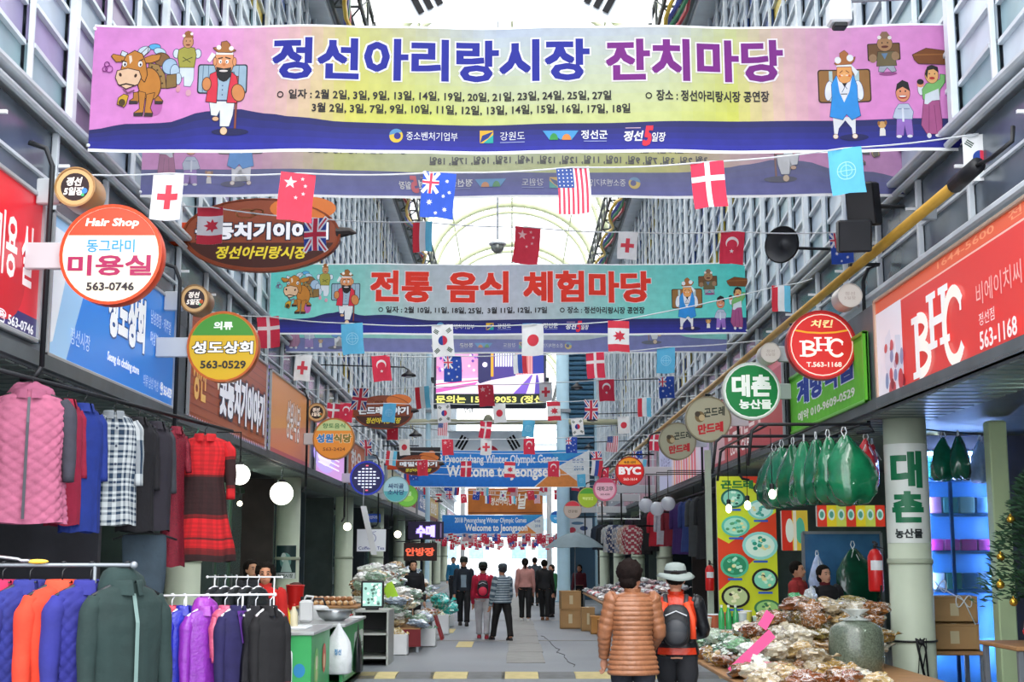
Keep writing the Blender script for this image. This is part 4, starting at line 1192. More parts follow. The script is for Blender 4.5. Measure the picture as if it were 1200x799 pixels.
def d_bhc(a, w):
    a.rect(0, 0, w, 100, 'd8342e').poly([(0, 0), (w, 0), (w, 13), (0, 14)], 'e05a34').rect(0, 14, w, 15.5, 'f0b8a8')
    a.text('1644-5600   전국어디서나', w * .3, 3.5, w * .82, 10.5, 'f09a70', .01)
    x1 = w * .135
    a.poly([(0, 14), (x1, 14), (x1, 100), (0, 100)], 'e8e2ea')
    rr = random.Random(2)
    a.poly([(w * .05, 40), (w * .075, 34), (w * .09, 60), (w * .07, 84), (w * .045, 66)], 'd8d8e4')
    a.poly([(w * .10, 42), (w * .125, 44), (w * .135, 80), (w * .11, 86)], 'cdd4e2')
    for i in range(16): a.ell(w * rr.uniform(.035, .14), rr.uniform(38, 88), w * .008, rr.uniform(3, 8), rr.choice(('a83040', 'c04850', '7a8ab0', 'b8a0b8', '8a2030')), rr.uniform(-30, 30))
    a.ell(w * .125, 82, w * .012, 9, 'c03a44')
    bhc(a, w * .185, 26, w * .395, 88, 'f2f0ee')
    a.text('체포된치킨', w * .19, 90, w * .27, 95, 'e07060', .02)
    a.text('비에이치씨', w * .445, 40, w * .585, 56, 'eab0a8', .0).text('정선점', w * .45, 62, w * .50, 71, 'f0dcd8', .0).text('563-1168', w * .45, 75, w * .565, 88, 'f4e4e0', .02).text('치킨', w * .66, 30, w * .86, 80, 'f4e4e0', .02)
wall_sign('chicken_shop_sign', 'long red sign board with big white letters and a phone number, white left end', 1, 7.2, 14.55, 3.24, 4.42, d_bhc, edge='c9a890')
def d_green(a, w):
    a.rect(0, 0, w, 100, '6cc83a').rect(0, 0, w, 10, '58b42c')
    a.text('계방떡집', w * .14, 14, w * .86, 56, '1a3ca0', .05, 'e8f4ff', .04, rot=0).text('예약 010-9609-0529', w * .14, 68, w * .88, 84, 'f4fbe8', .03)
def hanging_cloth(): pass
wall_sign('green_cloth_sign', 'bright green cloth sign with blue letters hung under the chicken shop disc', 1, 14.9, 19.1, 3.35, 4.15, d_green, CLOTH, back='4a9a2a', edge='6cc83a', depth=.04, X=3.90)
def d_red2(a, w):
    a.rect(0, 0, w, 100, 'a83a44').rect(0, 0, w, 12, 'c86a70').rect(w * .02, 20, w * .2, 90, 'c8a0a8')
    a.text('곤드레만드레', w * .26, 26, w * .74, 68, 'e8d8d8', .02, shear=.2).text('LOVE CAFE', w * .3, 74, w * .6, 88, 'f0e8e8', .03)
wall_sign('red_restaurant_sign', 'dark red sign board with white brush script behind the round green sign', 1, 19.6, 26.6, 3.3, 4.6, d_red2)
def d_stripe(a, w):
    a.rect(0, 0, w, 100, 'd8ccd8')
    for i in range(9): a.rect(w * (.34 + i * .05), 0, w * (.365 + i * .05), 100, 'd84a58' if i % 3 else 'e8a060')
    a.rect(0, 0, w * .3, 100, 'b8bcd8').text('여성의류', w * .04, 28, w * .26, 60, '6a6a9a', .01).rect(w * .84, 0, w, 100, 'c8b8d8')
wall_sign('striped_board', 'white sign board with red vertical stripes above the dark clothes shop', 1, 27.0, 36.4, 3.3, 4.6, d_stripe)
def d_pink(a, w):
    a.rect(0, 0, w, 100, 'c89aa8')
    for i in range(8): a.rect(w * i * .125, 0, w * (i * .125 + .05), 100, ('b8b8c4', 'd8a0b0', 'a8788a', 'c8c8d0')[i % 4])
wall_sign('pink_panel_board', 'pink and grey panelled board further along the right side', 1, 36.9, 48.8, 3.3, 4.6, d_pink, PRINT)

# ------------------------------------------------------------------ round signs on brackets
def round_sign(name, label, px, py, r_px, Y, draw, rim='c83c28', thick=.14, m=None, arm=True, side=None, rz=0.0, oval=None, rimw=.06, pole=True):
    c = P(px, py, Y); r = (P(px + r_px, py, Y) - c).length; ry = r
    if oval: ry = (P(px, py + oval, Y) - c).length
    side = side or (-1 if c.x < 0 else 1)
    t = thing(name, label, 'sign', tuple(c), rz)
    mb = MB()
    N = 40
    rings = []
    for q, d in ((.985, 0.0), (1.0, .012), (1.0, thick - .012), (.985, thick)):
        rings.append([(r * q * cos(2 * PI * i / N), d, ry * q * sin(2 * PI * i / N)) for i in range(N)])
    mb.loft(rings); mb.build('drum', mat('drum_' + rim, rim, .35, .1, var=.05), t, R(40))
    rm = MB()
    pr = ((1.0, -.012), (1.0, .03), (1 - rimw, .03), (1 - rimw, -.012))
    rings = [[(r * q * cos(2 * PI * i / N), d, ry * q * sin(2 * PI * i / N)) for i in range(N)] for q, d in pr + (pr[0],)]
    rm.loft(rings, cap=False); rm.build('rim', mat('rim_' + rim, rim, .3, .2), t, R(40))
    a = Art(lambda x, y: (x / 100 * r, -y / 100 * ry), None, .0006, .003)
    draw(a); a.build(t, 'face_lettering', m or LIT)
    if arm:
        wx = side * 3.91 - c.x
        ar = MB()
        ar.box((wx * .5 + side * r * .5, thick * .5, 0), (abs(wx) - r + .02, .06, .22), ch=.01)
        ar.build('bracket', mat('bracket_paint', 'c4c8cc', .4, .3), t)
        if pole:
            pl = MB()
            x = side * (r + .12)
            pl.tube([(x, thick / 2, -.9), (x, thick / 2, .75), (x + side * .06, thick / 2, .9), (x + side * .2, thick / 2, .95), (wx, thick / 2, .95)], .022, 8)
            pl.tube([(x, thick / 2, -.9), (x + side * .05, thick / 2, -.98), (wx, thick / 2, -1.0)], .022, 8)
            pl.build('pole', DARK, t, True)
    return t
def d_hair(a):
    a.ell(0, 0, 95, 95, 'ece6cc')
    a.ell(0, 0, 93, 93, 'e8482c', 0, 40, 204, 336)
    a.text('Hair Shop', -52, -72, 52, -52, 'fcf0e8', .03, shear=.15)
    a.text('동그라미', -48, -30, 46, -4, '2a90d8', .02).text('미용실', -82, 2, 80, 42, '9a1c50', .03).text('563-0746', -44, 56, 48, 72, '26242c', .03)
round_sign('hair_salon_disc', 'large round cream and red sign with pink Korean letters on a bracket', 130, 298, 60, 10.7, d_hair, 'e04a20')
def d_dates(c):
    def d(a):
        a.ell(0, 0, 90, 90, 'c8a470').ell(0, 0, 70, 70, '2a1a1c')
        a.text('정선', -42, -48, 34, -6, 'f4ece0', .04, shear=.2).text('5일장', -54, 2, 46, 42, 'f4ece0', .04, shear=.2)
        a.ell(48, 20, 14, 14, c).ell(40, 40, 8, 8, '40b070')
    return d
round_sign('market_drum_lamp', 'small round wooden drum sign above the cream hair salon disc', 88, 219, 24, 10.8, d_dates('4080d0'), 'b48c5a', thick=.3, pole=False)
round_sign('market_drum_lamp', 'small round drum sign above the yellow and green disc', 228, 350, 17, 15.0, d_dates('b05020'), '9a7448', thick=.3, pole=False)
round_sign('market_drum_lamp', 'small round drum sign above the orange restaurant disc', 371, 483, 11, 26.2, d_dates('b07020'), 'a87848', thick=.3, pole=False)
def d_cloth(a):
    a.ell(0, 0, 94, 94, 'd0a818').ell(0, 0, 92, 92, '3f8a2c', 0, 40, 200, 340)
    a.text('의류', -26, -70, 26, -48, 'f4f8ec', .04).text('성도상회', -84, -14, 84, 20, 'fcfcf4', .03, '1c1c14', .05).text('563-0529', -60, 40, 66, 62, '2a2a20', .03)
round_sign('clothing_disc', 'round yellow and green sign with white lettering on the left side', 261, 406, 42, 14.8, d_cloth, 'c86428')
def d_food(a):
    a.ell(0, 0, 94, 94, 'dd8c30').ell(0, 0, 92, 92, 'b8c890', 0, 40, 205, 335)
    a.text('향토음식', -54, -74, 54, -50, '3a7a40', .02).text('성원', -80, -22, -4, 18, '2a7ac0', .05, 'f8e8c0', .03).text('식당', 2, -22, 84, 18, '7a6a20', .05, 'f8e8c0', .03).text('563-2424', -50, 42, 56, 58, '8a4a20', .02)
round_sign('restaurant_disc', 'round orange sign with a pale green cap beside the plain orange board', 391, 514, 24.5, 25.6, d_food, 'b87a3c')
def d_dots(a):
    a.ell(0, 0, 96, 96, '1c2048')
    for j, y in enumerate(range(-72, 80, 18)):
        n = int(3.4 - abs(y) / 28)
        for i in range(-n, n + 1): a.rrect(i * 22 - 8, y - 4, i * 22 + 8, y + 4, 3, 'e8f0ff' if abs(y) < 60 else 'f06878')
round_sign('led_disc', 'round dark blue light sign with rows of white dashes', 430, 560, 20, 31.5, d_dots, '3048d0', m=LED, rimw=.1)
def d_bhc2(a):
    a.ell(0, 0, 95, 95, 'd8201c').line([(-74, -42), (-40, -36), (0, -34), (40, -36), (74, -42)], 5, 'f0b020').ring(0, 0, 88, 3, 'f4e0d0')
    a.text('치킨', -30, -72, 34, -50, 'f8e8a0', .03, shear=.15)
    bhc(a, -64, -22, 62, 34, 'fbf6f0', .075)
    a.text('T.563-1168', -46, 50, 54, 64, 'f8e4d8', .03)
round_sign('chicken_disc', 'bright red round sign with big white letters and a thin yellow band', 963, 404, 41, 15.4, d_bhc2, 'b01818')
def d_dae(a):
    a.ell(0, 0, 96, 96, 'f0f4ee').ell(0, 0, 90, 90, '108040')
    a.text('대촌', -66, -54, 64, 18, 'f8fcf4', .05).text('농산물', -44, 30, 66, 62, 'f8fcf4', .04)
round_sign('produce_disc', 'round green sign with white lettering on the right side', 881, 458, 34, 18.9, d_dae, 'dfe6dc')
def d_gon(a):
    a.ell(0, 0, 95, 95, '9c9c84').ell(-36, -10, 22, 24, '6a5a38').ell(-46, -22, 12, 12, '3a3424').ell(-28, -6, 13, 14, 'b0a078')
    a.text('곤드레', -18, -52, 74, -12, '1a2a20', .03, shear=.15, rot=-6).text('만드레', -46, 18, 66, 60, 'b02028', .05, shear=.15, rot=-8)
round_sign('grey_disc', 'round grey sign with black and red brush script, the larger beside the green disc', 830, 491, 27, 22.5, d_gon, '8a8468')
round_sign('grey_disc', 'round grey sign with black and red brush script, the smaller and lower of two', 794, 517, 22, 27.4, d_gon, '8a8468')
def d_byc(a):
    a.ell(0, 0, 95, 95, 'd01c1c').ell(0, 0, 92, 92, 'f0a020', 0, 30, 210, 330).text('속옷.내의', -40, -70, 40, -52, '5a2008', .03).text('BYC', -74, -28, 74, 22, 'ffffff', .05).text('563-1614', -44, 46, 50, 64, 'f8e8e0', .02)
round_sign('underwear_disc', 'round red sign with an orange cap and white capital letters', 738, 552, 17, 33.5, d_byc, 'b02018')
def d_gomu(a):
    a.ell(0, 0, 95, 95, 'd06888').ell(0, 0, 84, 84, 'e0b0c0').ell(0, 0, 92, 92, 'c83a60', 0, 30, 215, 325).text('대화고무', -66, -22, 66, 16, '35302e', .02).text('563-4590', -40, 36, 40, 52, '7a3a50', .02)
round_sign('shoe_shop_disc', 'round pink sign with dark letters next to the red disc with white capitals', 709, 573, 14, 37.5, d_gomu, 'c86a80')
def d_lime(a): a.ell(0, 0, 95, 95, '9ab828').ell(0, 0, 90, 90, '4a9a30', 0, 30, 205, 335).text('떡방앗간', -52, -6, 52, 24, 'e8f0a0', .02)
round_sign('lime_disc', 'round lime green sign left of the pink disc', 689, 583, 12, 42, d_lime, 'c8b070')
def d_bk(a): a.ell(0, 0, 95, 95, 'a89a90').ell(0, 0, 92, 92, 'c83040', 0, 30, 205, 335).text('건강원', -52, 4, 52, 34, '5a5048', .02)
round_sign('faded_disc', 'round brown grey sign with a red cap beyond the lime disc', 671, 597, 10.5, 47, d_bk, 'b09080')
def d_sky(a): a.ell(0, 0, 95, 95, '48a8e0').ell(0, 0, 90, 90, '2a58b0', 0, 30, 205, 335).text('약국', -40, 0, 40, 40, 'e8f4ff', .02)
round_sign('sky_disc', 'small round sky blue sign, farthest of the discs on the right side', 652, 606, 7.5, 55, d_sky, '90b8d8')
def d_cyan(a): a.ell(0, 0, 95, 95, 'a8d4e0').ell(0, 0, 92, 92, '58b0b8', 0, 30, 10, 170).text('싸리골', -58, -42, 58, -4, '2a4a7a', .03).text('소사당', -62, 4, 62, 44, '2a4a7a', .03)
round_sign('pale_blue_disc', 'round pale blue sign with dark blue letters right of the dashed light sign', 464, 573, 15.5, 37, d_cyan, '9ab8b0')
def d_gr(a): a.ell(0, 0, 95, 95, '7ac850').ell(0, 20, 60, 30, 'a0dc60').text('나물', -30, -40, 40, 0, 'e0f8c8', .02)
round_sign('green_disc', 'round light green sign half behind the pale blue disc', 477, 581, 13, 41, d_gr, '90b840')
def d_fade(a): a.ell(0, 0, 92, 92, 'c8c0b8').text('정선', -40, -30, 40, 2, 'a89890', .01).text('5일장', -46, 8, 46, 34, 'a89890', .01)
round_sign('drum_lamp', 'small pale drum sign between the yellow pipe and the red chicken disc', 996, 346, 14.5, 15.0, d_fade, 'd0c8c0', thick=.32, pole=False)
round_sign('drum_lamp', 'small pale drum sign left above the red chicken disc', 903, 413, 12, 18.6, d_fade, 'd0c8c0', thick=.32, pole=False)
def wood_oval(top, sub, capc='d8742c'):
    def d(a):
        a.ell(0, 0, 96, 94, '8a3f20').ell(0, 0, 94, 90, '42180c', 0, 50, 14, 166)
        a.ell(52, -72, 42, 34, capc, 0, 24); a.ring(-20, -58, 12, 3, 'c88050'); a.ring(-6, -62, 8, 2.5, 'c88050')
        for y in (-30, -10, 6): a.line([(-80, y), (80, y - 2)], 1, '7a361a')
        a.text(top, -82, -32, 84, 12, 'fcfcff', .05, '141a38', .05)
        a.text(sub, -56, 32, 60, 66, 'f0d838', .03, shear=.25)
    return d
def wood_sign(label, px, py, rx, ry, Y, top, sub):
    t = round_sign('wooden_oval_sign', label, px, py, rx, Y, wood_oval(top, sub), '8a3f20', thick=.12, oval=ry, m=PRINT, arm=False, rimw=.025)
    c = t.location; s = -1
    r = (P(px + rx, py, Y) - P(px, py, Y)).length
    MB().box((-r * 1.02 - .08, .06, .02), (.34, .08, .3), ch=.01).build('bracket_plate', mat('orange_plate', 'd8481c', .4, var=.05), t)
    MB().tube([(-r * 1.1, .08, .02), (-3.91 - c.x, .08, .02)], .03, 6).build('arm', DARK, t)
    MB().tube([(r * .95, .05, .04), (r * 1.12, .03, .05), (r * 1.2, .0, .02)], [.08, .05, .01], 8).build('branch_tip', mat('dark_wood', '2c2422', .6, var=.2), t)
wood_sign('large dark brown oval wooden sign with white Korean lettering on the left side', 306, 275, 93, 43, 17.2, '콧등치기이야기', '정선아리랑시장')
wood_sign('smaller brown oval wooden sign with white lettering, above the dashed light disc', 449, 483, 35, 20, 34, '곤드레이야기', '정선아리랑시장')
wood_sign('smallest red brown oval wooden sign left of the blue welcome banner', 490, 545, 26, 12, 40.5, '메밀이야기', '정선아리랑시장')

def board_sign(name, label, px0, py0, px1, py1, Y, draw, m=None, back='22242a', rod=True, cat='sign', side=None):
    p0, p1 = P(px0, py1, Y), P(px1, py0, Y); W = p1.x - p0.x; H = p1.z - p0.z
    t = thing(name, label, cat, (p0.x, Y, p0.z))
    MB().box((W / 2, .05, H / 2), (W, .1, H), ch=.012).build('board', mat('board_' + back, back, .5), t)
    a = Art(lambda x, y: (x / 100 * W, H - y / 100 * H), None, .001, .003)
    draw(a); a.build(t, 'lettering', m or PRINT)
    if rod:
        s = side or (-1 if p0.x < 0 else 1)
        MB().tube([(W / 2, .05, H + .05), (s * 3.92 - p0.x, .05, H + .05)], .02, 6).tube([(W * .2, .05, H), (W * .2, .05, H + .05)], .012, 5).tube([(W * .8, .05, H), (W * .8, .05, H + .05)], .012, 5).build('rod', DARK, t)
    return t
board_sign('led_sign', 'black light sign with white and violet letters on the left side', 478, 611, 520, 632, 47, lambda a: a.rect(0, 0, 100, 100, '160f28').text('수매', 24, 24, 74, 84, 'e8dcff', .06, '7a50e0', .05).rect(90, 10, 94, 90, '6a5a80'), LED)
board_sign('led_sign', 'black light sign with glowing red letters below the violet one', 473, 636, 512, 657, 46, lambda a: a.rect(0, 0, 100, 100, '1c0c0c').text('안방장', 6, 28, 92, 72, 'ff6a4a', .04), LED, rod=True)
board_sign('cafe_board', 'white board with a blue cup outline and the words for coffee and tea', 418, 620, 452, 646, 39, lambda a: a.rect(0, 0, 100, 100, 'e6eaf2').ring(52, 40, 14, 2, '3a4a90', ry=20).line([(46, 18), (66, 10)], 2, '3a4a90').text('Coffee & Tea', 6, 78, 96, 92, '3a4a90', .01), LIT, 'dfe4ea', side=-1)
board_sign('blue_plate_sign', 'small blue plate sign above the white cafe board', 428, 602, 446, 612, 38, lambda a: a.rect(0, 0, 100, 100, '2a5ac8').text('정선다방', 10, 20, 90, 60, 'e8f0ff', .02), PRINT)
board_sign('dark_sign_board', 'black sign board with an orange shape behind the smallest oval wooden sign', 465, 524, 516, 546, 41.4, lambda a: a.rect(0, 0, 100, 100, '1c1a20').ell(70, 55, 22, 28, 'd8742c').ell(80, 30, 8, 12, 'd8742c'), PRINT)
board_sign('picture_board', 'white picture board with red and blue marks above the grey umbrella', 661, 607, 694, 630, 52, lambda a: a.rect(0, 0, 100, 100, 'd8dce4').ell(30, 62, 12, 16, 'c02840').ell(70, 52, 14, 12, '3a4a80').ell(48, 26, 22, 8, '5a7a9a'), PRINT, 'c0c4cc')
# menu board of dish photographs
def d_menu(a):
    a.rect(0, 0, 100, 100, 'd4dc30')
    a.poly([(0, 56), (20, 48), (100, 26), (100, 46), (0, 82)], 'e0401c').poly([(40, 0), (100, 0), (100, 12)], 'dc3c1c').poly([(0, 44), (34, 52), (0, 62)], 'e0401c')
    a.text('곤드레', 8, 3, 62, 9, '1f7a3a', .05)
    for cx, cy, rx, ry, c1, c2, c3 in ((28, 16, 21, 7, '1c6a58', '8ad0b8', 'd8f0e0'), (80, 9, 18, 5, '30302a', '9a9a60', 'e0d890'), (73, 24, 22, 7, '8ad8cc', 'd0f0e8', '4aa898'), (30, 36, 24, 7.5, '5ac0a8', 'a8e0c8', '50a070'),
                                       (70, 50, 30, 10, '90d8cc', 'd8f0e0', '2a9a80'), (26, 64, 24, 8.5, '50b890', '2a8a60', 'c0e8d0'), (76, 74, 22, 8, '241c1c', '8ad8b8', 'd8f0d8'), (26, 86, 24, 8, '1c1818', 'b8c890', 'e8e8c0'), (78, 94, 22, 6, '3a7a50', 'a0d080', 'd8e8a0')):
        a.ell(cx, cy, rx, ry, c1).ell(cx, cy, rx * .82, ry * .8, c2)
        rr = random.Random(int(cx * cy))
        for i in range(16):
            t_ = rr.uniform(0, 6.28); q = rr.uniform(0, .65)
            a.ell(cx + rx * q * cos(t_), cy + ry * q * sin(t_), rx * .13, ry * .13, rr.choice((c3, c1, c3, 'e8e0a0')))
        a.rect(cx - 12, cy + ry + .5, cx + 12, cy + ry + 2, '2a5ac0')
board_sign('menu_board', 'tall yellow and red menu board with photographs of bowls of food', 843, 558, 908, 722, 24.3, d_menu, LIT, 'b8bcc0', rod=False)
MB().box((-.14, .05, 1.2), (.1, .12, 3.4)).build('post', mat('pale_post', 'b8c4b0', .5, var=.08), [o for o in sc.objects if o.name.startswith('menu_board')][0], loc=(0, 0, 0))
def d_menu2(a):
    for i in range(7):
        a.rect(i * 14.3, 0, i * 14.3 + 14.3, 100, ('e8402c', 'f0d830', 'd8e060')[i % 3]); a.ell(i * 14.3 + 7, 44, 5, 26, 'd8f0e8'); a.ell(i * 14.3 + 7, 44, 3, 16, '5aa890')
board_sign('small_menu_banner', 'strip of small food pictures in red and yellow under the green bags', 958, 592, 1036, 617, 19.2, d_menu2, LIT, 'd8d8d0', rod=False)
board_sign('small_menu_poster', 'small red and green food poster right of the menu board', 917, 598, 946, 645, 22.2, lambda a: a.rect(0, 0, 100, 100, 'e8c840').rect(0, 0, 40, 100, 'd8301c').ell(30, 50, 16, 30, 'e8f0e0').ell(70, 50, 18, 32, '5ac0a0').rect(44, 0, 56, 100, 'f0e8d0'), LIT, 'd8d8d0', rod=False)
# lettering wrapped on the near right pillar
pw = thing('pillar_wrap_sign', 'white sheet with green letters wrapped around the near right pillar', 'sign', (4.42, 15.35, 0))
zt, zb = P(1060, 519, 15.1).z, P(1060, 636, 15.1).z
MB().grid(lambda u, v: (.2375 * sin((u - .5) * 4.4), -.2375 * cos((u - .5) * 4.4), zb + (zt - zb) * v), 24, 4).build('sheet', mat('wrap_sheet', 'dfe6e0', .4), pw, True)
S_ = lambda u, v, d: ((.2385 + d) * sin(u / .2385 - .28), -(.2385 + d) * cos(u / .2385 - .28), v)
a = Art(lambda x, y: (x, zt - y), S_, .0005, .001, cuts=([-.16 + i * .02 for i in range(17)], []))
a.text('대', -.17, .10, .17, .48, '107048', .05).text('촌', -.17, .54, .17, .86, '107048', .05).text('농산물', -.15, .94, .15, 1.04, '20282a', .04)
a.build(pw, 'lettering', PRINT)
# ------------------------------------------------------------------ garments
def CC(c): return tuple(x * .62 for x in lin(c))
def plain(c, seam=None):
    c = CC(c)
    return lambda u, v: c
def quiltc(c):
    a = CC(c); b = tuple(x * .62 for x in a)
    return lambda u, v: a
def gingham(c1, c2, n=22, m=20):
    a, b = CC(c1), CC(c2); mid = tuple((x + y) / 2 for x, y in zip(a, b))
    def f(u, v):
        i, j = int(u * n * 2) % 2, int(v * m * 2) % 2
        return b if i and j else a if not i and not j else mid
    return f
def bands(*st):
    def f(u, v):
        for lim, c in st:
            if v < lim: return CC(c)
        return CC(st[-1][1])
    return f
FAB = {}
def fabric(kind='plain'):
    if kind == 'plain': return mat('fabric', rough=.85, printed=True, var=.12, vscale=9, bump=1.0, bscale=11)
    if kind == 'shiny': return mat('fabric_shiny', rough=.35, printed=True, var=.15, vscale=20, bump=.5, bscale=45)
    if kind == 'sequin':
        return mat('fabric_sequin', rough=.25, metal=.4, printed=True, var=.5, vscale=120, bump=.8, bscale=200)
def torso_grid(mb, prof, L0, col, fold=.06, seed=0, quilt=0, nu=44, nv=36, openf=0.0, dep=.5):
    """prof: list of (v, halfwidth, halfdepth); v 0 at hem .. 1 at neck; L0=(zhem, zneck)"""
    rg = random.Random(seed); ph = [rg.uniform(0, 6.28) for _ in range(4)]
    z0, z1 = L0
    def R2(v):
        for (a, w0, d0), (b, w1, d1) in zip(prof, prof[1:]):
            if v <= b:
                k = (v - a) / (b - a); k = k * k * (3 - 2 * k)
                return w0 + (w1 - w0) * k, d0 + (d1 - d0) * k
        return prof[-1][1:]
    def fn(u, v):
        w, d = R2(v)
        th = -PI / 2 + openf + u * (2 * PI - 2 * openf)
        k = 1 + fold * (1 - v) * (sin(5 * th + ph[0]) * .6 + sin(9 * th + ph[1] + 2 * v) * .5 + sin(15 * th + ph[2] - 3 * v) * .25) + fold * .4 * sin(3 * th + v * 7 + ph[2])
        if quilt:
            a, b = u * quilt + v * quilt * .8, u * quilt - v * quilt * .8
            k += .075 * min(1, 1.6 * abs(sin(PI * a) * sin(PI * b))) ** .6 - .04
        x = w * math.copysign(abs(cos(th)) ** .8, cos(th)) * k; y = d * sin(th) * k
        return (x, y, z0 + (z1 - z0) * v + .008 * sin(4 * th + ph[3]) * (1 - v))
    mb.grid(fn, nu, nv, col)
def sleeve(mb, pts, rs, col, seed=0, n=14, rings=22, cuff=None, puff=0):
    rg = random.Random(seed); ph = rg.uniform(0, 6.28)
    pts = [Vector(p) for p in pts]
    def at(t):
        q = t * (len(pts) - 1); i = min(int(q), len(pts) - 2); k = q - i
        k2 = k
        return pts[i].lerp(pts[i + 1], k2), rs[i] + (rs[i + 1] - rs[i]) * k
    path = []; rr = []
    for i in range(rings + 1):
        t = i / rings; p, r = at(t)
        path.append(p); rr.append(r * (1 + (.10 * abs(sin(PI * puff * t)) if puff else .05 * sin(t * 17 + ph))))
    o = len(mb.f)
    mb.tube(path, rr, n)
    for k in range(o, len(mb.f)):
        t = min(1, ((k - o) // n) / rings)
        mb.c[k] = cuff if (cuff and t > .9) else col(.5 + .4 * (((k - o) % n) / n - .5), 1 - t * .8)
def hanger(parent, w=.4, col='20242a', white=False):
    h = MB(); m = mat('hanger_white', 'e4e6ea', .4) if white else mat('hanger_dark', '1c1e22', .4)
    h.tube([(0, 0, -.085), (0, 0, -.03), (.018, 0, -.012), (.02, 0, .004), (.01, 0, .016), (-.01, 0, .014)], .004, 6)
    h.tube([(-w / 2, 0, -.15), (-w / 4, 0, -.105), (0, 0, -.085), (w / 4, 0, -.105), (w / 2, 0, -.15)], .011, 6)
    return h.build('hanger', m, parent, True)
def garment(name, label, loc, rz, col, w=.44, L=.7, kind='coat', sl=.52, fab='plain', quilt=0, fold=.07, seed=1, group=None, trim=None, hood=False, collar=True, zip_=None, buttons=None, cuff=None, dep=.11, flare=1.0, cat='clothes', lean=0.0, white_hanger=False, openf=0.0, sleevecol=None, lining=None):
    t = thing(name, label, cat, loc, rz, group)
    if lean: t.rotation_euler = (0, lean, rz)
    hanger(t, w * .9, white=white_hanger)
    hw = w / 2; z1 = -.09; z0 = z1 - L
    mb = MB()
    if kind == 'trousers':
        torso_grid(mb, [(0, hw * .55, .05), (.5, hw * .6, .06), (1, hw * .62, .05)], (z0, z1 - .02), col, fold, seed, dep=dep)
        sl = 0; collar = False
    elif kind == 'dress':
        torso_grid(mb, [(0, hw * 1.08 * flare, dep), (.45, hw * .92, dep * .8), (.66, hw * .80, dep * .75), (.88, hw * 1.0, dep * .7), (.95, hw * .86, dep * .55), (1, hw * .34, dep * .45)], (z0, z1), col, fold, seed, quilt, 56, 60)
    else:
        torso_grid(mb, [(0, hw * 1.02 * flare, dep * 1.05), (.4, hw * .96, dep), (.7, hw * 1.0, dep), (.86, hw * 1.02, dep * .85), (.94, hw * .8, dep * .65), (1, hw * .32, dep * .5)], (z0, z1), col, fold, seed, quilt, (112 if quilt else 64 if L > .6 and w > .35 else 44), (90 if quilt else 44), openf)
    mb.build('body', fabric(fab), t, True)
    sc_ = sleevecol or col
    if sl:
        for s in (-1, 1):
            sm = MB()
            sleeve(sm, [(s * hw * .80, 0, z1 - .07), (s * (hw * .96), -.005, z1 - .15), (s * (hw * 1.04), -.02, z1 - .12 - sl * .5), (s * (hw * 1.06), -.045, z1 - .1 - sl)], [q_ * min(1, .35 + w * 1.1) for q_ in (.05, .070, .058, .046)], sc_, seed + s, cuff=cuff)
            sm.build('sleeve', fabric(fab), t, True)
    if collar:
        cm = MB(); cm.col = CC(trim) if trim else col(.5, .95)
        r0 = hw * .36
        for s in (-1, 1):   # two collar flaps meeting in front
            def fn(u, v, s=s):
                a = -PI / 2 + s * (.12 + u * (PI - .12))
                k = 1 + v * .45 * (1 - .4 * u)
                return (r0 * cos(a) * k, dep * .55 * sin(a) * k - (.02 if u < .2 else 0) * v, z1 + .03 - abs(v - .3) * .10 - (1 - u) * .02 * v)
            cm.grid(fn, 10, 5)
        cm.build('collar', fabric(fab), t, True)
    if hood:
        hm = MB(); hm.col = CC(trim) if trim else col(.5, .9)
        hm.ell((0, dep * .5, z1 - .03), (hw * .62, dep * .95, .12), 20, 12, fn=lambda q: 1 + .06 * sin(q.x * 9))
        hm.build('hood', fabric(fab), t, True)
    if zip_:
        MB().grid(lambda u, v: ((u - .5) * .022, -dep * (1.13 - .1 * v) - .012 if v < .8 else -dep * (1.02 - (v - .8) * 2.0) - .012, z0 + .03 + (z1 - z0 - .08) * v), 1, 14).build('zip', mat('zip_' + zip_, zip_, .4, .3), t)
    if buttons:
        bmesh_b = MB().lathe([(.011, 0), (.011, -.006), (.004, -.008)], axis='y', n=10).mesh('button', mat('button_' + buttons, buttons, .3))
        for i in range(5): link('button', bmesh_b, t, (.012, -dep * 1.15, z1 - .14 - i * L * .16))
    if lining:
        lm = MB(); lm.col = CC(lining)
        lm.grid(lambda u, v: ((u - .5) * hw * (.12 + .5 * v), -dep * (1.10 - .28 * v) - .006, z1 - .02 - (1 - v) * .24), 4, 6)
        lm.build('lining', fabric(fab), t, True)
    return t
def rack(label, p0, p1, legs, mt=GREYM, r=.010, name='clothes_rack', ends=True):
    p0, p1 = Vector(p0), Vector(p1); c = (p0 + p1) / 2
    t = thing(name, label, 'clothes rack', (c.x, c.y, 0))
    MB().tube([p0 - Vector((c.x, c.y, 0)), p1 - Vector((c.x, c.y, 0))], r, 10).build('rail', mt, t, True)
    if ends:
        for p in (p0, p1):
            MB().ell(p - Vector((c.x, c.y, 0)), r * 1.9, 10, 8).build('end_cap', mt, t, True)
    for k in legs:
        q = p0.lerp(p1, k) - Vector((c.x, c.y, 0))
        MB().tube([(q.x, q.y, 0.04), (q.x, q.y, q.z)], r * .9, 8).build('post', mt, t, True)
        MB().box((q.x, q.y, .03), (.06, .62, .05), ch=.01).build('foot', mt, t)
    return t
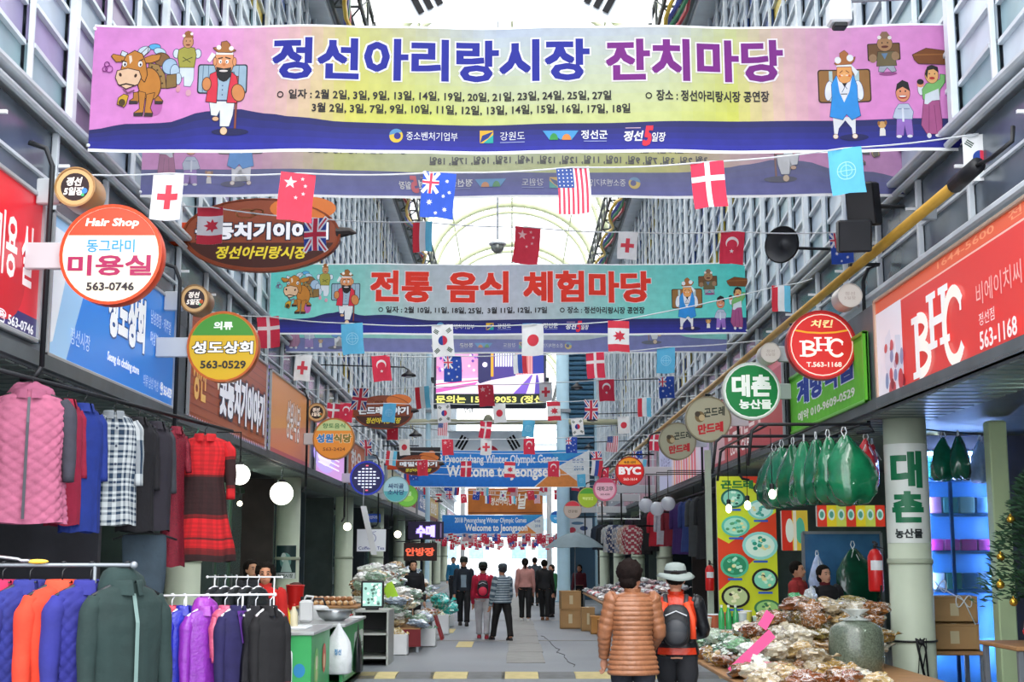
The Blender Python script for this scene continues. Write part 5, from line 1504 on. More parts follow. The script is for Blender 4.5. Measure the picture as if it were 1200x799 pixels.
# near rack, bottom left
Y1 = 7.0
zr = P(60, 662, Y1).z
rack('steel clothes rack nearest the viewer carrying thick jackets', (P(-70, 662, Y1).x, Y1, zr), (P(157, 662, Y1).x, Y1, zr), (.06, .80))
def g1(px, label, **k):
    x = P(px, 662, Y1).x
    k.setdefault('L', .74)
    return garment('jacket', label, (x, Y1, zr + .0), k.pop('rz', R(48)), group=None, **k)
G = 'jackets on the near rack'
g1(4, 'crimson pink jacket on the near rack at the left picture edge', col=plain('c81e58'), w=.40, seed=3, dep=.10)
g1(36, 'navy quilted jacket between the crimson and the orange jacket', col=plain('28308e'), w=.40, seed=4, quilt=14, dep=.08)
g1(74, 'bright orange red jacket with an open collar on the near rack', col=plain('fc4424'), w=.40, seed=5, trim='fc5030', lining='ee5a40', zip_='e8d0c0', dep=.11)
g1(107, 'indigo quilted jacket right of the orange red jacket', col=plain('2a2c90'), w=.42, seed=6, quilt=14, dep=.08)
g1(149, 'dark green hooded jacket at the right end of the near rack', col=plain('1c3634'), w=.42, seed=7, hood=True, trim='1c3836', zip_='6f8884', dep=.10, rz=R(48))
t = thing('hook_rod', 'white crooked hook with a yellow tip resting over the near rail', 'hook', (0, Y1 - .02, zr))
x0 = P(0, 652, Y1).x
MB().tube([(x0 - .1, 0, .055), (x0 + .06, 0, .035), (x0 + .1, 0, .03), (x0 + .12, -.01, .022), (x0 + .16, 0, .0215)], .008, 8).build('rod', STEEL, t, True)
MB().ell((x0 + .20, 0, .018), (.055, .012, .012), 12, 8).build('tip', mat('yellow_plastic', 'e8b83c', .4), t, True)
# second rack
Y2 = 10.6
zr2 = P(250, 698, Y2).z
rack('white clothes rack behind the near one, carrying bright small clothes', (P(178, 698, Y2).x, Y2, zr2), (P(322, 697, Y2).x, Y2, zr2 + .01), (.28, .74), WHITE, .008)
def g2(px, label, **k):
    x = P(px, 698, Y2).x
    return garment(k.pop('name', 'jacket'), label, (x, Y2, zr2), k.pop('rz', R(52)), white_hanger=True, **k)
g2(202, 'small red jacket at the left end of the white rack', col=plain('d8244a'), w=.26, L=.66, seed=11, dep=.07, fab='shiny', sl=.35, zip_='f0e0e0')
g2(216, 'royal blue shiny jacket on the white rack', col=plain('2c34c8'), w=.30, L=.70, seed=12, dep=.08, fab='shiny', sl=.4)
g2(243, 'violet shiny jacket, the widest on the white rack', col=plain('a03ac8'), w=.36, L=.72, seed=13, dep=.08, fab='shiny', hood=True, trim='b848d0', rz=R(42))
g2(264, 'pink puffed jacket on the white rack', col=plain('f06a90'), w=.22, L=.36, seed=14, dep=.08, fab='shiny', sl=.3)
g2(279, 'dark blue jacket with a violet lining on the white rack', col=plain('26205c'), w=.32, L=.72, seed=15, dep=.08, lining='6a30a0', rz=R(45))
g2(300, 'long black sequinned garment on the white rack', col=plain('22222a'), w=.26, L=.8, seed=16, dep=.07, fab='sequin', kind='dress', sl=0, name='dress')
g2(317, 'long black shawl coat at the right end of the white rack', col=plain('18181c'), w=.27, L=.82, seed=17, dep=.08, flare=1.2, rz=R(40), cuff=CC('8a2028'))
Y3 = 12.6
zr3 = P(270, 676, Y3).z
rack('low cross rack of black sequinned tops behind the white rack', (P(243, 676, Y3).x, Y3, zr3), (P(330, 690, Y3).x, Y3, zr3), (.1, .9), WHITE, .007)
for i, px in enumerate((252, 264, 277, 290, 303)):
    garment('sequin_top', 'black sequinned top on the low cross rack, %s' % ('leftmost', 'second from the left', 'in the middle', 'second from the right', 'rightmost')[i], (P(px, 676, Y3).x, Y3, zr3), R(70), plain('2c3236'), w=.34, L=.5, seed=20 + i, fab='sequin', dep=.05, sl=0, collar=False, white_hanger=True, cat='top', group='sequinned tops')
# clothes hung high under the sign boards
ra, rb = Vector((-4.15, 9.6, 3.13)), Vector((-2.75, 13.4, 2.90))
t = thing('hanging_rail', 'dark rail under the blue sign board from which coats hang', 'rail', (ra.x, ra.y, 0))
MB().tube([ra - Vector((ra.x, ra.y, 0)), rb - Vector((ra.x, ra.y, 0))], .018, 8).build('rail', DARK, t, True)
for k in (.1, .55, .9):
    p = ra.lerp(rb, k) - Vector((ra.x, ra.y, 0))
    MB().tube([p, (min(0.0, p.x) if k < .8 else .02 - 0.0, p.y, 3.24)], .008, 5).build('stay', DARK, t)
def onrail(px):
    # point of the rail seen at picture column px
    lo, hi = 0.0, 1.0
    for _ in range(40):
        m = (lo + hi) / 2; p = ra.lerp(rb, m)
        if 600 + p.x / (p.y * cos(PITCH) + (p.z - EYE) * sin(PITCH)) * FPX < px: lo = m
        else: hi = m
    return ra.lerp(rb, lo) - Vector((0, 0, .018))
def g3(px, label, rz=R(18), name='coat', dy=0, **k):
    p = onrail(px); p = p + Vector((0, dy, 0))
    return garment(name, label, tuple(p), rz, **k)
def tartan(u, v):
    k = .78 if int(u * 44) % 2 else 1.0
    k *= .8 if int(v * 52) % 2 else 1.0
    c = CC('3a1214') if v < .05 or .37 < v < .66 else CC('8a1216') if v < .10 or .16 < v < .19 or .33 < v < .69 else CC('f01420')
    return tuple(x * k for x in c)
g3(36, 'pink quilted hooded coat with dark grey sleeves, hung highest at the left', col=plain('d8789c'), w=.60, L=1.02, seed=31, quilt=15, dep=.13, hood=True, trim='c0688c', sleevecol=plain('4a4a58'), zip_='3a3a44', sl=.6)
g3(80, 'crimson coat behind the pink quilted coat', col=plain('b01c44'), w=.30, L=1.0, seed=32, dep=.10, rz=R(60))
g3(100, 'royal blue coat between the crimson and the checked coat', col=plain('1c3a9c'), w=.36, L=1.04, seed=33, dep=.10, rz=R(55))
g3(134, 'blue and white checked coat under the blue sign board', col=gingham('dfe8ea', '1e3c58', 24, 26), w=.42, L=.95, seed=34, dep=.11, rz=R(25), buttons='203048')
g3(163, 'black long coat right of the checked coat', col=plain('17161e'), w=.34, L=.98, seed=35, dep=.11, rz=R(50))
g3(184, 'dark violet grey coat next to the red lace dress', col=plain('2c2834'), w=.34, L=.95, seed=36, dep=.11, rz=R(55), sleevecol=plain('3c4048'))
garment('trousers', 'grey blue wide trousers hung below the dark coats', tuple(onrail(172) + Vector((0, .12, -.98))), R(25), plain('3f5260'), w=.62, L=.72, kind='trousers', seed=37, cat='trousers', fold=.10)
g3(207, 'narrow crimson lace dress behind the red banded dress', name='dress', col=plain('9a2038'), w=.26, L=1.25, kind='dress', seed=38, dep=.08, rz=R(60), fab='sequin', sl=.3)
g3(241, 'long red dress with black checked bands', name='dress', rz=R(12), col=tartan, w=.48, L=1.18, kind='dress', seed=39, dep=.11, flare=1.1, fold=.09, sl=.5)
for i, px in enumerate((196, 214, 231)):
    p = P(px, 499 + i * 2, 13.4)
    t = thing('spare_hanger', 'bare green and black clothes hanger beside the red dress, %s' % ('nearest the coats', 'in the middle', 'nearest the dress')[i], 'hanger', tuple(p), R(30 + i * 15))
    h = MB().tube([(0, 0, -.085), (0, 0, -.03), (.018, 0, -.012), (.02, 0, .004), (.01, 0, .016)], .004, 6)
    h.tube([(-.2, 0, -.16), (0, 0, -.085), (.2, 0, -.16)], .012, 6); h.build('frame', mat('green_plastic', '2a7a5a', .4) if i else BLACK, t, True)

# ------------------------------------------------------------------ people
SKIN = mat('skin', 'c98f72', .55, var=.05)
def person(label, loc, rz, h=1.62, skin='c98f72', hair='17130f', hstyle='short', top='30343c', topfn=None, tl=.95, sleeve_c=None, fab='plain', pants='1d2026', shoes='1a1a1c', stride=.10, vox=.012,
           arms=((.22, -.05, .95), (.22, -.05, .95)), hands=None, puff=0, headturn=0.0, headdown=0.0, sit=0.0, tw=1.0, rings=0, flare=1.05, legs=True, mouth=True, neckc=None, collar=True):
    """faces local -y; arms: per side (elbow out, elbow fwd, elbow z) fractions, hands: per side wrist point"""
    t = thing('person', label, 'person', loc, rz)
    k = h / 1.62
    sk = mat('skin_' + skin, skin, .55, var=.06, vscale=12)
    def V(x, y, z): return (x * k, y * k, z * k)
    hz = 1.50; sh = 1.325
    b = MB()
    ht = Matrix.Rotation(headturn, 3, 'Z') @ Matrix.Rotation(headdown, 3, 'X')
    hc = Vector(V(0, -.015, hz))
    def H(x, y, z): return hc + ht @ Vector(V(x, y, z))
    b.ell(H(0, .012, .015), (.076 * k, .094 * k, .105 * k), 18, 12, ht); b.ell(H(0, -.02, -.045), (.058 * k, .068 * k, .068 * k), 14, 9, ht)
    b.tube([H(0, -.088, .01), H(0, -.106, -.022), H(0, -.09, -.032)], [.008 * k, .014 * k, .010 * k], 8)
    for s in (-1, 1): b.ell(H(s * .078, .01, -.005), (.012 * k, .02 * k, .03 * k), 8, 6, ht)
    b.tube([V(0, .01, 1.28), V(0, .005, 1.36), H(0, .0, -.06)], [.07 * k, .052 * k, .05 * k], 12)
    b.loft([[Vector(V(a * cos(q), bb * sin(q), z)) for q in [2 * PI * i / 16 for i in range(16)]] for z, a, bb in ((.80, .15, .10), (.92, .155, .105), (1.05, .125, .09), (1.2, .15, .10), (1.3, .17, .085), (1.345, .09, .06))])
    hw = []
    for i, s in enumerate((-1, 1)):
        eo, ef, ez = arms[i]
        S_ = V(s * .165 * tw, 0, sh - .02); E_ = V(s * eo, ef, ez)
        Wp = V(*hands[i]) if hands else V(s * (eo + .0), ef - .10, ez - .22)
        b.tube([S_, E_, Wp], [.052 * k, .040 * k, .026 * k], 10)
        d = (Vector(Wp) - Vector(E_)).normalized()
        side = Vector((0, 1, 0)) if abs(d.z) > .6 else Vector((1, 0, 0))
        nrm = d.cross(side).normalized(); side = nrm.cross(d).normalized()
        W0 = Vector(Wp)
        b.tube([W0, W0 + d * .04 * k, W0 + d * .085 * k], [.024 * k, .036 * k, .032 * k], 10, flat=.8)
        for j in range(4):
            o = side * (j - 1.5) * .021 * k; ln = (.062, .075, .07, .055)[j] * k
            a0 = W0 + d * .075 * k + o
            b.tube([a0, a0 + d * ln * .5 + nrm * s * .004, a0 + d * ln * .85 + nrm * s * .02 * k, a0 + d * ln + nrm * s * .036 * k], [.0105 * k, .0095 * k, .0085 * k, .007 * k], 7)
        a0 = W0 + d * .025 * k + side * -.03 * k
        b.tube([a0, a0 + d * .03 * k - side * .022 * k, a0 + d * .065 * k - side * .024 * k + nrm * s * .012], [.014 * k, .011 * k, .009 * k], 7)
        hw.append((S_, E_, Wp))
    legp = []
    if legs:
        for s in (-1, 1):
            f = stride * s
            Hp, K, A = V(s * .088, 0, .84), V(s * .09, -f * .75 - (.03 if s > 0 else .0), .46), V(s * .085, -f * 1.6 if s > 0 else -f * 1.3, .075)
            b.tube([Hp, K, A], [.085 * k, .055 * k, .036 * k], 12)
            b.tube([A, (A[0], A[1] - .02 * k, .045 * k), (A[0] + s * .01, A[1] - .15 * k, .032 * k)], [.036 * k, .04 * k, .03 * k], 10)
            legp.append((Hp, K, A))
    o = b.build('body', sk, t, True)
    md = o.modifiers.new('skin_surface', 'REMESH'); md.mode = 'VOXEL'; md.voxel_size = vox; md.use_smooth_shade = True
    # face
    eye = MB().ell((0, 0, 0), (.013 * k, .007 * k, .006 * k), 8, 6).mesh('eye', mat('eye_dark', '17110e', .2), True)
    for s in (-1, 1):
        e = link('eye', eye, t, H(s * .031, -.079, .012)); e.rotation_euler = (0, 0, headturn)
        MB().tube([H(s * .016, -.083, .034), H(s * .034, -.082, .040), H(s * .05, -.070, .034)], .0045 * k, 5).build('eyebrow', mat('hair_' + hair, hair, .6, var=.2), t)
    if mouth: MB().tube([H(-.024, -.082, -.058), H(0, -.090, -.062), H(.024, -.082, -.058)], [.003, .0065 * k, .003], 6).build('mouth', mat('lips', 'a04a44', .5), t, True)
    hm = mat('hairdo_' + hair, hair, .85, var=.35, vscale=30, bump=.8, bscale=50, spec=.15)
    hb = MB(); rg = random.Random(int(h * 997 + loc[0] * 31))
    curl = .16 if hstyle == 'curly' else .025
    hb.ell(H(0, .030, .040), (.094 * k * (1.22 if hstyle == 'curly' else 1), .105 * k, .102 * k * (1.08 if hstyle == 'curly' else 1)), 26, 18, ht, fn=lambda q: (1 + curl * noise.noise(q * 5)) * (.86 if (q.y < -.55 and q.z < .42) else 1))
    if hstyle in ('curly', 'bob'): hb.ell(H(0, .052, -.035), (.088 * k, .07 * k, .075 * k), 20, 12, ht, fn=lambda q: 1 + curl * 1.2 * noise.noise(q * 6))
    if hstyle == 'tail': hb.tube([H(0, .11, .03), H(0, .15, -.02), H(0, .13, -.14)], [.03 * k, .035 * k, .012 * k], 10)
    hb.build('hair', hm, t, True)
    # clothes
    fn = topfn or plain(top)
    c = MB()
    nvr = max(36, rings * 8)
    z0, z1 = tl, 1.37
    def tg(u, v):
        z = z0 + (z1 - z0) * v
        prof = ((z0, .175 * flare, .125 * flare), (max(z0 + .02, 1.02), .158, .12), (1.2, .178, .128), (1.29, .192, .11), (1.335, .14, .09), (1.375, .065, .065))
        for (a, w0, d0), (bq, w1, d1) in zip(prof, prof[1:]):
            if z <= bq:
                q = max(0, (z - a) / (bq - a)); q = q * q * (3 - 2 * q); w = w0 + (w1 - w0) * q; d = d0 + (d1 - d0) * q; break
        else: w, d = prof[-1][1:]
        if rings: 
            e = 1 + .07 * abs(sin(PI * rings * v)) ** .7; w *= e; d *= e
        th = 2 * PI * u
        f = 1 + .02 * sin(5 * th + z * 9) + .015 * sin(9 * th - z * 5)
        return V(w * tw * cos(th) * f, d * sin(th) * f, z)
    c.grid(tg, 32, nvr, fn)
    c.build('jacket', fabric(fab), t, True)
    for i, (S_, E_, Wp) in enumerate(hw):
        s = (-1, 1)[i]
        sm = MB()
        Wq = Vector(E_).lerp(Vector(Wp), .93)
        sleeve(sm, [V(s * .13 * tw, 0, sh - .005), S_, E_, Wq], [.055 * k, .074 * k, .060 * k, .043 * k], (plain(sleeve_c) if sleeve_c else fn), 3 + i, rings=(rings * 5 if rings else 20), puff=rings * .8)
        sm.build('sleeve', fabric(fab), t, True)
    if collar:
        cm = MB(); cm.col = CC(neckc) if neckc else fn(.5, .98)
        cm.grid(lambda u, v: V(.068 * cos(2 * PI * u) * (1 + .1 * v), .068 * sin(2 * PI * u) * (1 + .1 * v) + .005, 1.355 + .05 * v - .012 * sin(2 * PI * u) * v), 18, 3)
        cm.build('collar', fabric(fab), t, True)
    if legs:
        pm = MB(); pm.col = CC(pants)
        for (Hp, K, A) in legp:
            sleeve(pm, [Hp, Vector(Hp).lerp(Vector(K), .5), K, Vector(K).lerp(Vector(A), .95)], [.105 * k, .096 * k, .075 * k, .064 * k], plain(pants), 9, rings=24)
        pm.ell(V(0, 0, .88), (.165 * k, .115 * k, .13 * k), 20, 12)
        pm.build('trousers', fabric(), t, True)
        for (Hp, K, A) in legp:
            sm = MB(); a = Vector(A)
            sm.loft([[Vector((a.x + w * k * cos(q), a.y - .055 * k + l * k * sin(q), z * k)) for q in [2 * PI * i / 16 for i in range(16)]] for z, w, l in ((.0, .046, .125), (.02, .05, .13), (.05, .047, .12), (.08, .04, .07), (.10, .038, .045))])
            sm.build('shoe', mat('shoe_' + shoes, shoes, .5), t, True)
    t['hc'] = 0
    del t['hc']
    return t, H, V, k, ht
def hat_brim(t, H, k, ht, c, band, brim=.155, crown=.105, droop=.25, name='hat'):
    hb = MB(); c0 = H(0, .02, .055)
    pr = [(brim, -.035 * (1 + droop)), (brim * .8, -.012), (.1, .0), (.098, .02), (.095, .055), (.08, .082), (.04, .095), (.002, .097)]
    rings = []
    for r, z in pr:
        rings.append([c0 + ht @ Vector((r * k * cos(q) * (1 + .04 * sin(3 * q)), r * k * 1.05 * sin(q), z * k + (.018 * sin(2 * q + 1) * k if r > .12 else 0))) for q in [2 * PI * i / 36 for i in range(36)]])
    rings = [[p + ht @ Vector((0, 0, .004)) for p in reversed(r)] for r in rings]
    hb.loft(rings, cap=True); o = hb.build(name, mat('hat_' + c, c, .8, var=.08, bump=.3), t, True)
    bb = MB(); rings = [[c0 + ht @ Vector((.104 * k * cos(q), .108 * k * sin(q), z * k + .004)) for q in [2 * PI * i / 36 for i in range(36)]] for z in (.002, .028)]
    bb.loft(rings, cap=False).build('hat_band', mat('band_' + band, band, .7), t, True)
def backpack(t, V, k, c1, c2, w=.15, h=.40, d=.10, zc=1.12, yb=.13):
    # worn on the back (+y side)
    mb = MB()
    mb.ell(V(0, yb + d * .9, zc), (w * k, d * k, h / 2 * k), 24, 16, fn=lambda q: 1 / max(abs(q.x) ** 3 + abs(q.y) ** 3 + abs(q.z) ** 3, .2) ** (1 / 3) * .92)
    o = mb.build('backpack', mat('pack_' + c1, c1, .6, var=.15, vscale=10, bump=.3), t, True)
    MB().ell(V(0, yb + d * 1.7, zc - .06), (w * .75 * k, d * .45 * k, h * .26 * k), 18, 10).build('pocket', mat('pack_' + c2, c2, .55, var=.1), o, True)
    MB().tube([V(-w * .7, yb + d * 1.9, zc + .09), V(0, yb + d * 1.98, zc + .13), V(w * .7, yb + d * 1.9, zc + .09)], .006, 6).build('zip', mat('zip_c0c4c8', 'c0c4c8', .4), o)
    for s in (-1, 1):
        MB().tube([V(s * .085, yb + .02, zc + .16), V(s * .095, .06, 1.365), V(s * .10, -.06, 1.35), V(s * .115, -.135, 1.22), V(s * .14, -.08, 1.02), V(s * .13, yb, zc - .15)], .02 * k, 8, flat=.5).build('strap', mat('pack_' + c2), o, True)
    return o
def head_at(px, py, Y, h):
    """where to stand so that the middle of the head (0.926 h) shows at px,py"""
    p = P(px, py, Y)
    return (p.x, Y, p.z - h * .93)
def stand(px, Y): return (X_at(px, Y) , Y, 0)

# near couple, seen from behind
Yc = 12.0
ribc = lambda u, v: CC('b87850')
t, H, V, k, ht = person('woman with dark curly hair in a tan ribbed puffer coat, back to the viewer', (P(741, 700, Yc).x, Yc, 0), PI + .12, 1.64, hair='1a1210', hstyle='curly', top='b87a54', fab='shiny', tl=.68, rings=17, flare=1.18,
        arms=((.235, -.03, 1.03), (.235, -.05, 1.03)), hands=((-.20, -.20, .88), (.22, -.16, .80)), headturn=-.85, stride=.05, pants='1c2230', vox=.010, tw=1.02)
Yc = 12.45
t, H, V, k, ht = person('hiker in a grey brimmed hat, orange and black jacket and black backpack', (P(792, 700, Yc).x, Yc, 0), PI - .12, 1.60, top='f0401c', topfn=lambda u, v: CC('f0421e') if v > .45 or (.1 < u % .5 < .4 and v < .12) else CC('1b1d22'), sleeve_c='1a1c22', tl=.84, flare=1.1,
        arms=((.25, -.04, 1.04), (.26, -.06, 1.05)), hands=((-.16, -.22, .98), (.20, -.24, .95)), stride=.05, pants='1b1e26', vox=.010, headdown=-.05, tw=1.08, fab='shiny')
hat_brim(t, H, k, ht, '8c9894', '1c1c20', brim=.175)
bp = backpack(t, V, k, '202226', '34363a', .135, .40, .09, 1.10, .13)
MB().ell(V(0, .13 + .09 * 1.75, 1.06), (.10, .035, .10), 18, 10).build('front_pocket', mat('pack_dark', '2a2e34', .5, var=.1), bp, True)
for s in (-1, 1): MB().tube([V(s * .09, .145, 1.30), V(s * .14, .17, 1.16), V(s * .15, .17, .98)], .028, 8, flat=.5).build('side_flash', mat('pack_orange', 'f04a20', .6), bp, True)
# walkers
t, H, V, k, ht = person('man in a dark jacket and cap walking alone towards the viewer', (X_at(545, 33.9), 33.9, 0), .0, 1.63, top='1c2836', topfn=lambda u, v: CC('9ab0c0') if (abs(u - .75) < .05 and .15 < v < .7) else CC('1a2634'), pants='14161c', stride=.14, vox=.02, tl=.84)
hat_brim(t, H, k, ht, '1a2420', '101410', brim=.12)
t, H, V, k, ht = person('woman in a red jacket and white trousers with a dark backpack, walking away', (X_at(567, 28.7), 28.7, 0), PI, 1.53, top='d8204a', pants='e4e4ea', shoes='b03040', stride=.10, vox=.018, tl=.86)
hat_brim(t, H, k, ht, '20302c', '14201c', brim=.12)
backpack(t, V, k, '24202a', 'd8284c', .13, .38, .09, 1.08, .12)
stc = lambda u, v: CC('c4d4de') if int(v * 22) % 2 else CC('5a7488')
t, H, V, k, ht = person('woman in a pale blue striped puffer jacket and dark trousers, walking away', (X_at(589, 28.0), 28.0, 0), PI + .5, 1.50, hair='3a3a40', top='a0b4c4', topfn=stc, rings=11, tl=.80, pants='1c1a1c', stride=.17, vox=.018, fab='shiny', flare=1.15)
hat_brim(t, H, k, ht, '3c4650', '30383e', brim=.10)
t, H, V, k, ht = person('woman in a pale pink top and black trousers with a ponytail, walking away', (X_at(615, 36.2), 36.2, 0), PI, 1.60, hstyle='tail', top='e8a8a0', pants='16161a', shoes='d8d8dc', stride=.10, vox=.02, tl=.88)
t, H, V, k, ht = person('woman dressed all in black beside the one in the pink top', (X_at(637, 36.6), 36.6, 0), PI - .2, 1.56, top='1a1c22', pants='14151a', shoes='7a4a2c', stride=.08, vox=.02, tl=.86)
person('person in a grey jacket far down the arcade behind the pink top', (X_at(626, 47), 47, 0), PI, 1.6, top='4a5864', pants='20242a', stride=.1, vox=.03)
person('person in a blue top far down the arcade left of the walkers', (X_at(533, 52), 52, 0), 0, 1.6, top='2a88b8', pants='2a2e36', stride=.1, vox=.03)
# sellers
t, H, V, k, ht = person('seller with short black hair in a red jacket and dark apron behind the clothes racks', head_at(311, 671, 15.2, 1.60), .15, 1.60, skin='c48a68', hstyle='curly', top='e0201c', pants='26262c', stride=.02, vox=.012, tw=1.0, neckc='e83a30')
t.location.z = 0
MB().grid(lambda u, v: V((u - .5) * .24, -.137 - .012 * cos((u - .5) * 3), .75 + v * .5), 6, 6).build('apron', mat('apron_dark', '26282e', .8), t, True)
t, H, V, k, ht = person('person with dark hair half hidden behind the seller in the red jacket', (P(294, 668, 18.6).x, 18.6, 0), .8, 1.62, skin='b88868', hstyle='bob', top='2a2c34', stride=.02, vox=.014)
t, H, V, k, ht = person('seller in black sitting behind the heap of bagged vegetables on the left', (X_at(487, 29.4), 29.4, 0), .3, 1.58, skin='d0a080', hstyle='bob', top='1c1e24', stride=.02, vox=.018)
t.location.z = 0
t, H, V, k, ht = person('smiling seller in a dark top leaning behind the stall of dried goods', (P(974, 670, 18).x, 18.0, 0), .25, 1.56, skin='cf9a7c', hstyle='bob', top='1e1c22', neckc='7a1c28', headturn=.15, stride=.02, vox=.012)
t.rotation_euler = (0, R(-4), .25)
t, H, V, k, ht = person('seller in a red and brown top looking sideways next to the menu board', (P(934, 664, 19.4).x, 19.4, 0), 1.0, 1.60, skin='c08a6a', hstyle='short', top='a82c2c', stride=.02, vox=.014, topfn=lambda u, v: CC('b83030') if v > .5 else CC('c8a878'))
t, H, V, k, ht = person('seller in a green jacket sitting beyond the cartons on the right', (X_at(645, 38.5), 38.5, 0), -.8, 1.42, top='2a7a48', hair='201c1a', hstyle='bob', stride=.02, vox=.02)
t, H, V, k, ht = person('seller in a maroon jacket under the grey umbrella', (X_at(677, 41), 41, 0), -.4, 1.40, top='6a1c30', hstyle='bob', stride=.02, vox=.02)
# ------------------------------------------------------------------ stalls and goods
WOOD = mat('plain_wood', 'a87c50', .6, var=.15, vscale=4, bump=.3)
CARD = mat('cardboard', 'b08a5c', .8, var=.1, vscale=3)
FOAM = mat('foam_white', 'e8ebee', .6, var=.04)
RED = mat('red_paint', 'd01c1c', .35)
GLASSY = mat('bulb_glass', 'e8ecf0', .1, alpha=.6)
def table(label, x0, x1, y0, y1, z, m=WOOD, name='stall_table', cloth=None):
    t = thing(name, label, 'table', ((x0 + x1) / 2, (y0 + y1) / 2, 0))
    w, d = x1 - x0, y1 - y0
    MB().box((0, 0, z - .02), (w, d, .04), ch=.008).build('top', m, t)
    for a in (-1, 1):
        for b in (-1, 1):
            MB().box((a * (w / 2 - .05), b * (d / 2 - .05), (z - .04) / 2), (.05, .05, z - .04), ch=.005).build('leg', GREYM, t)
    if cloth:
        MB().grid(lambda u, v: ((u - .5) * (w + .02), -d / 2 - .012 - .012 * sin(u * 30) * (1 - v), z - .02 - (1 - v) * (z - .12)), 50, 6).build('skirt', mat('skirt_' + cloth, cloth, .85, var=.1), t, True)
    return t
def box_open(name, label, cat, c, d, m, rz=0, group=None, lid=False, tape=False):
    t = thing(name, label, cat, c, rz, group)
    w, l, h = d; q = .022
    mb = MB().box((0, 0, q / 2), (w, l, q))
    for a in (-1, 1):
        mb.box((a * (w / 2 - q / 2), 0, h / 2), (q, l, h), ch=.004).box((0, a * (l / 2 - q / 2), h / 2), (w - 2 * q, q, h), ch=.004)
    mb.build('body', m, t)
    if lid: MB().box((0, 0, h + .012), (w + .01, l + .01, .024), ch=.005).build('lid', m, t)
    if tape: MB().box((0, -l / 2 - .003, h * .55), (w * .18, .004, h * .5)).box((0, 0, h + .026), (.05, l, .003)).build('tape', mat('tape', 'cfc09a', .3), t)
    return t
BAGM = {}
def bagmat(c, alpha=1.0):
    m = mat('film_glint_%s' % c, c, .22, var=.3, vscale=9, bump=.5, bscale=22, coat=1.0)
    nt = m.node_tree; b = nt.nodes['Principled BSDF']
    if 'film_glint' in nt.nodes: return m
    src = b.inputs['Base Color'].links[0].from_socket
    t = nt.nodes.new('ShaderNodeTexCoord'); w = nt.nodes.new('ShaderNodeTexVoronoi'); w.name = 'film_glint'
    w.feature = 'DISTANCE_TO_EDGE'; w.inputs['Scale'].default_value = 3.2
    nz = nt.nodes.new('ShaderNodeTexNoise'); nz.inputs['Scale'].default_value = 4; nz.inputs['Detail'].default_value = 4
    ad = nt.nodes.new('ShaderNodeMix'); ad.data_type = 'RGBA'; ad.inputs['Factor'].default_value = .55
    nt.links.new(t.outputs['Object'], ad.inputs['A']); nt.links.new(t.outputs['Object'], nz.inputs['Vector']); nt.links.new(nz.outputs['Color'], ad.inputs['B'])
    nt.links.new(ad.outputs['Result'], w.inputs['Vector'])
    r = nt.nodes.new('ShaderNodeMapRange'); r.inputs['From Min'].default_value = 0; r.inputs['From Max'].default_value = .05; r.inputs['To Min'].default_value = .75; r.inputs['To Max'].default_value = 0
    nt.links.new(w.outputs['Distance'], r.inputs['Value'])
    mx = nt.nodes.new('ShaderNodeMix'); mx.data_type = 'RGBA'; mx.inputs['B'].default_value = (.82, .84, .84, 1)  # whitish lines painted along the creases as highlights on the plastic
    nt.links.new(r.outputs['Result'], mx.inputs['Factor']); nt.links.new(src, mx.inputs['A']); nt.links.new(mx.outputs['Result'], b.inputs['Base Color'])
    return m
    return mat('bag_%s' % c, c, .3, var=.6, vscale=11, bump=1.0, bscale=18, coat=.8)
BG = {}
def lump(seed, kind='bag'):
    if (seed, kind) in BG: return BG[(seed, kind)]
    rg = random.Random(seed); off = Vector((rg.uniform(0, 50), rg.uniform(0, 50), 0))
    mb = MB()
    def fn(q): return 1 + .30 * noise.noise(q * 1.6 + off) - .45 * abs(noise.noise(q * 2.6 + off)) - .12 * abs(noise.noise(q * 7 + off))
    mb.ell((0, 0, .5), (.5, .42, .5), 22, 14, fn=fn)
    z = min(v[2] for v in mb.v)
    mb.v = [(v[0], v[1], v[2] - z) for v in mb.v]
    # twisted neck of the bag
    if kind == 'bag':
        o = [(.42, 0, .5), (.55, .02, .55), (.66, .05, .66)]
        mb.tube(o, [.10, .04, .12], 8)
    BG[(seed, kind)] = mb
    return mb
def bag(label, c, s, col, rz, seed, group, name='plastic_bag', cat='bag', tilt=0.0):
    k = ('bagmesh', seed % 9, col)
    if k not in BG: BG[k] = lump(seed % 9).mesh('plastic_bag', bagmat(col), R(34))
    o = link(name, BG[k], None, c, rz); o.scale = s; o.rotation_euler = (tilt, 0, rz)
    return tag(o, label, cat, group)
rg = random.Random(21)
CN = {'a88450': 'tan', '8a5a2c': 'brown', 'b89c68': 'straw coloured', '7c4420': 'rusty brown', 'b0a080': 'beige', '8c7c40': 'olive brown', 'c8c0a8': 'cream', '9c7a38': 'ochre', 'c8d4c8': 'pale green', '86a890': 'grey green', 'e4e4dc': 'off-white', 'b89868': 'tan', '7a9a88': 'dull green', 'd8c8a0': 'cream', '9aacc0': 'blue grey', 'eef2f0': 'white', 'a87850': 'brown', 'd8dcd8': 'pale grey', 'e4e6ea': 'white', 'd0d4dc': 'pale grey', 'e8dcd8': 'off-white', 'c03848': 'red', '2a3050': 'navy', 'd8b0b8': 'pink', '4a3038': 'plum', 'eceef0': 'snow white'}
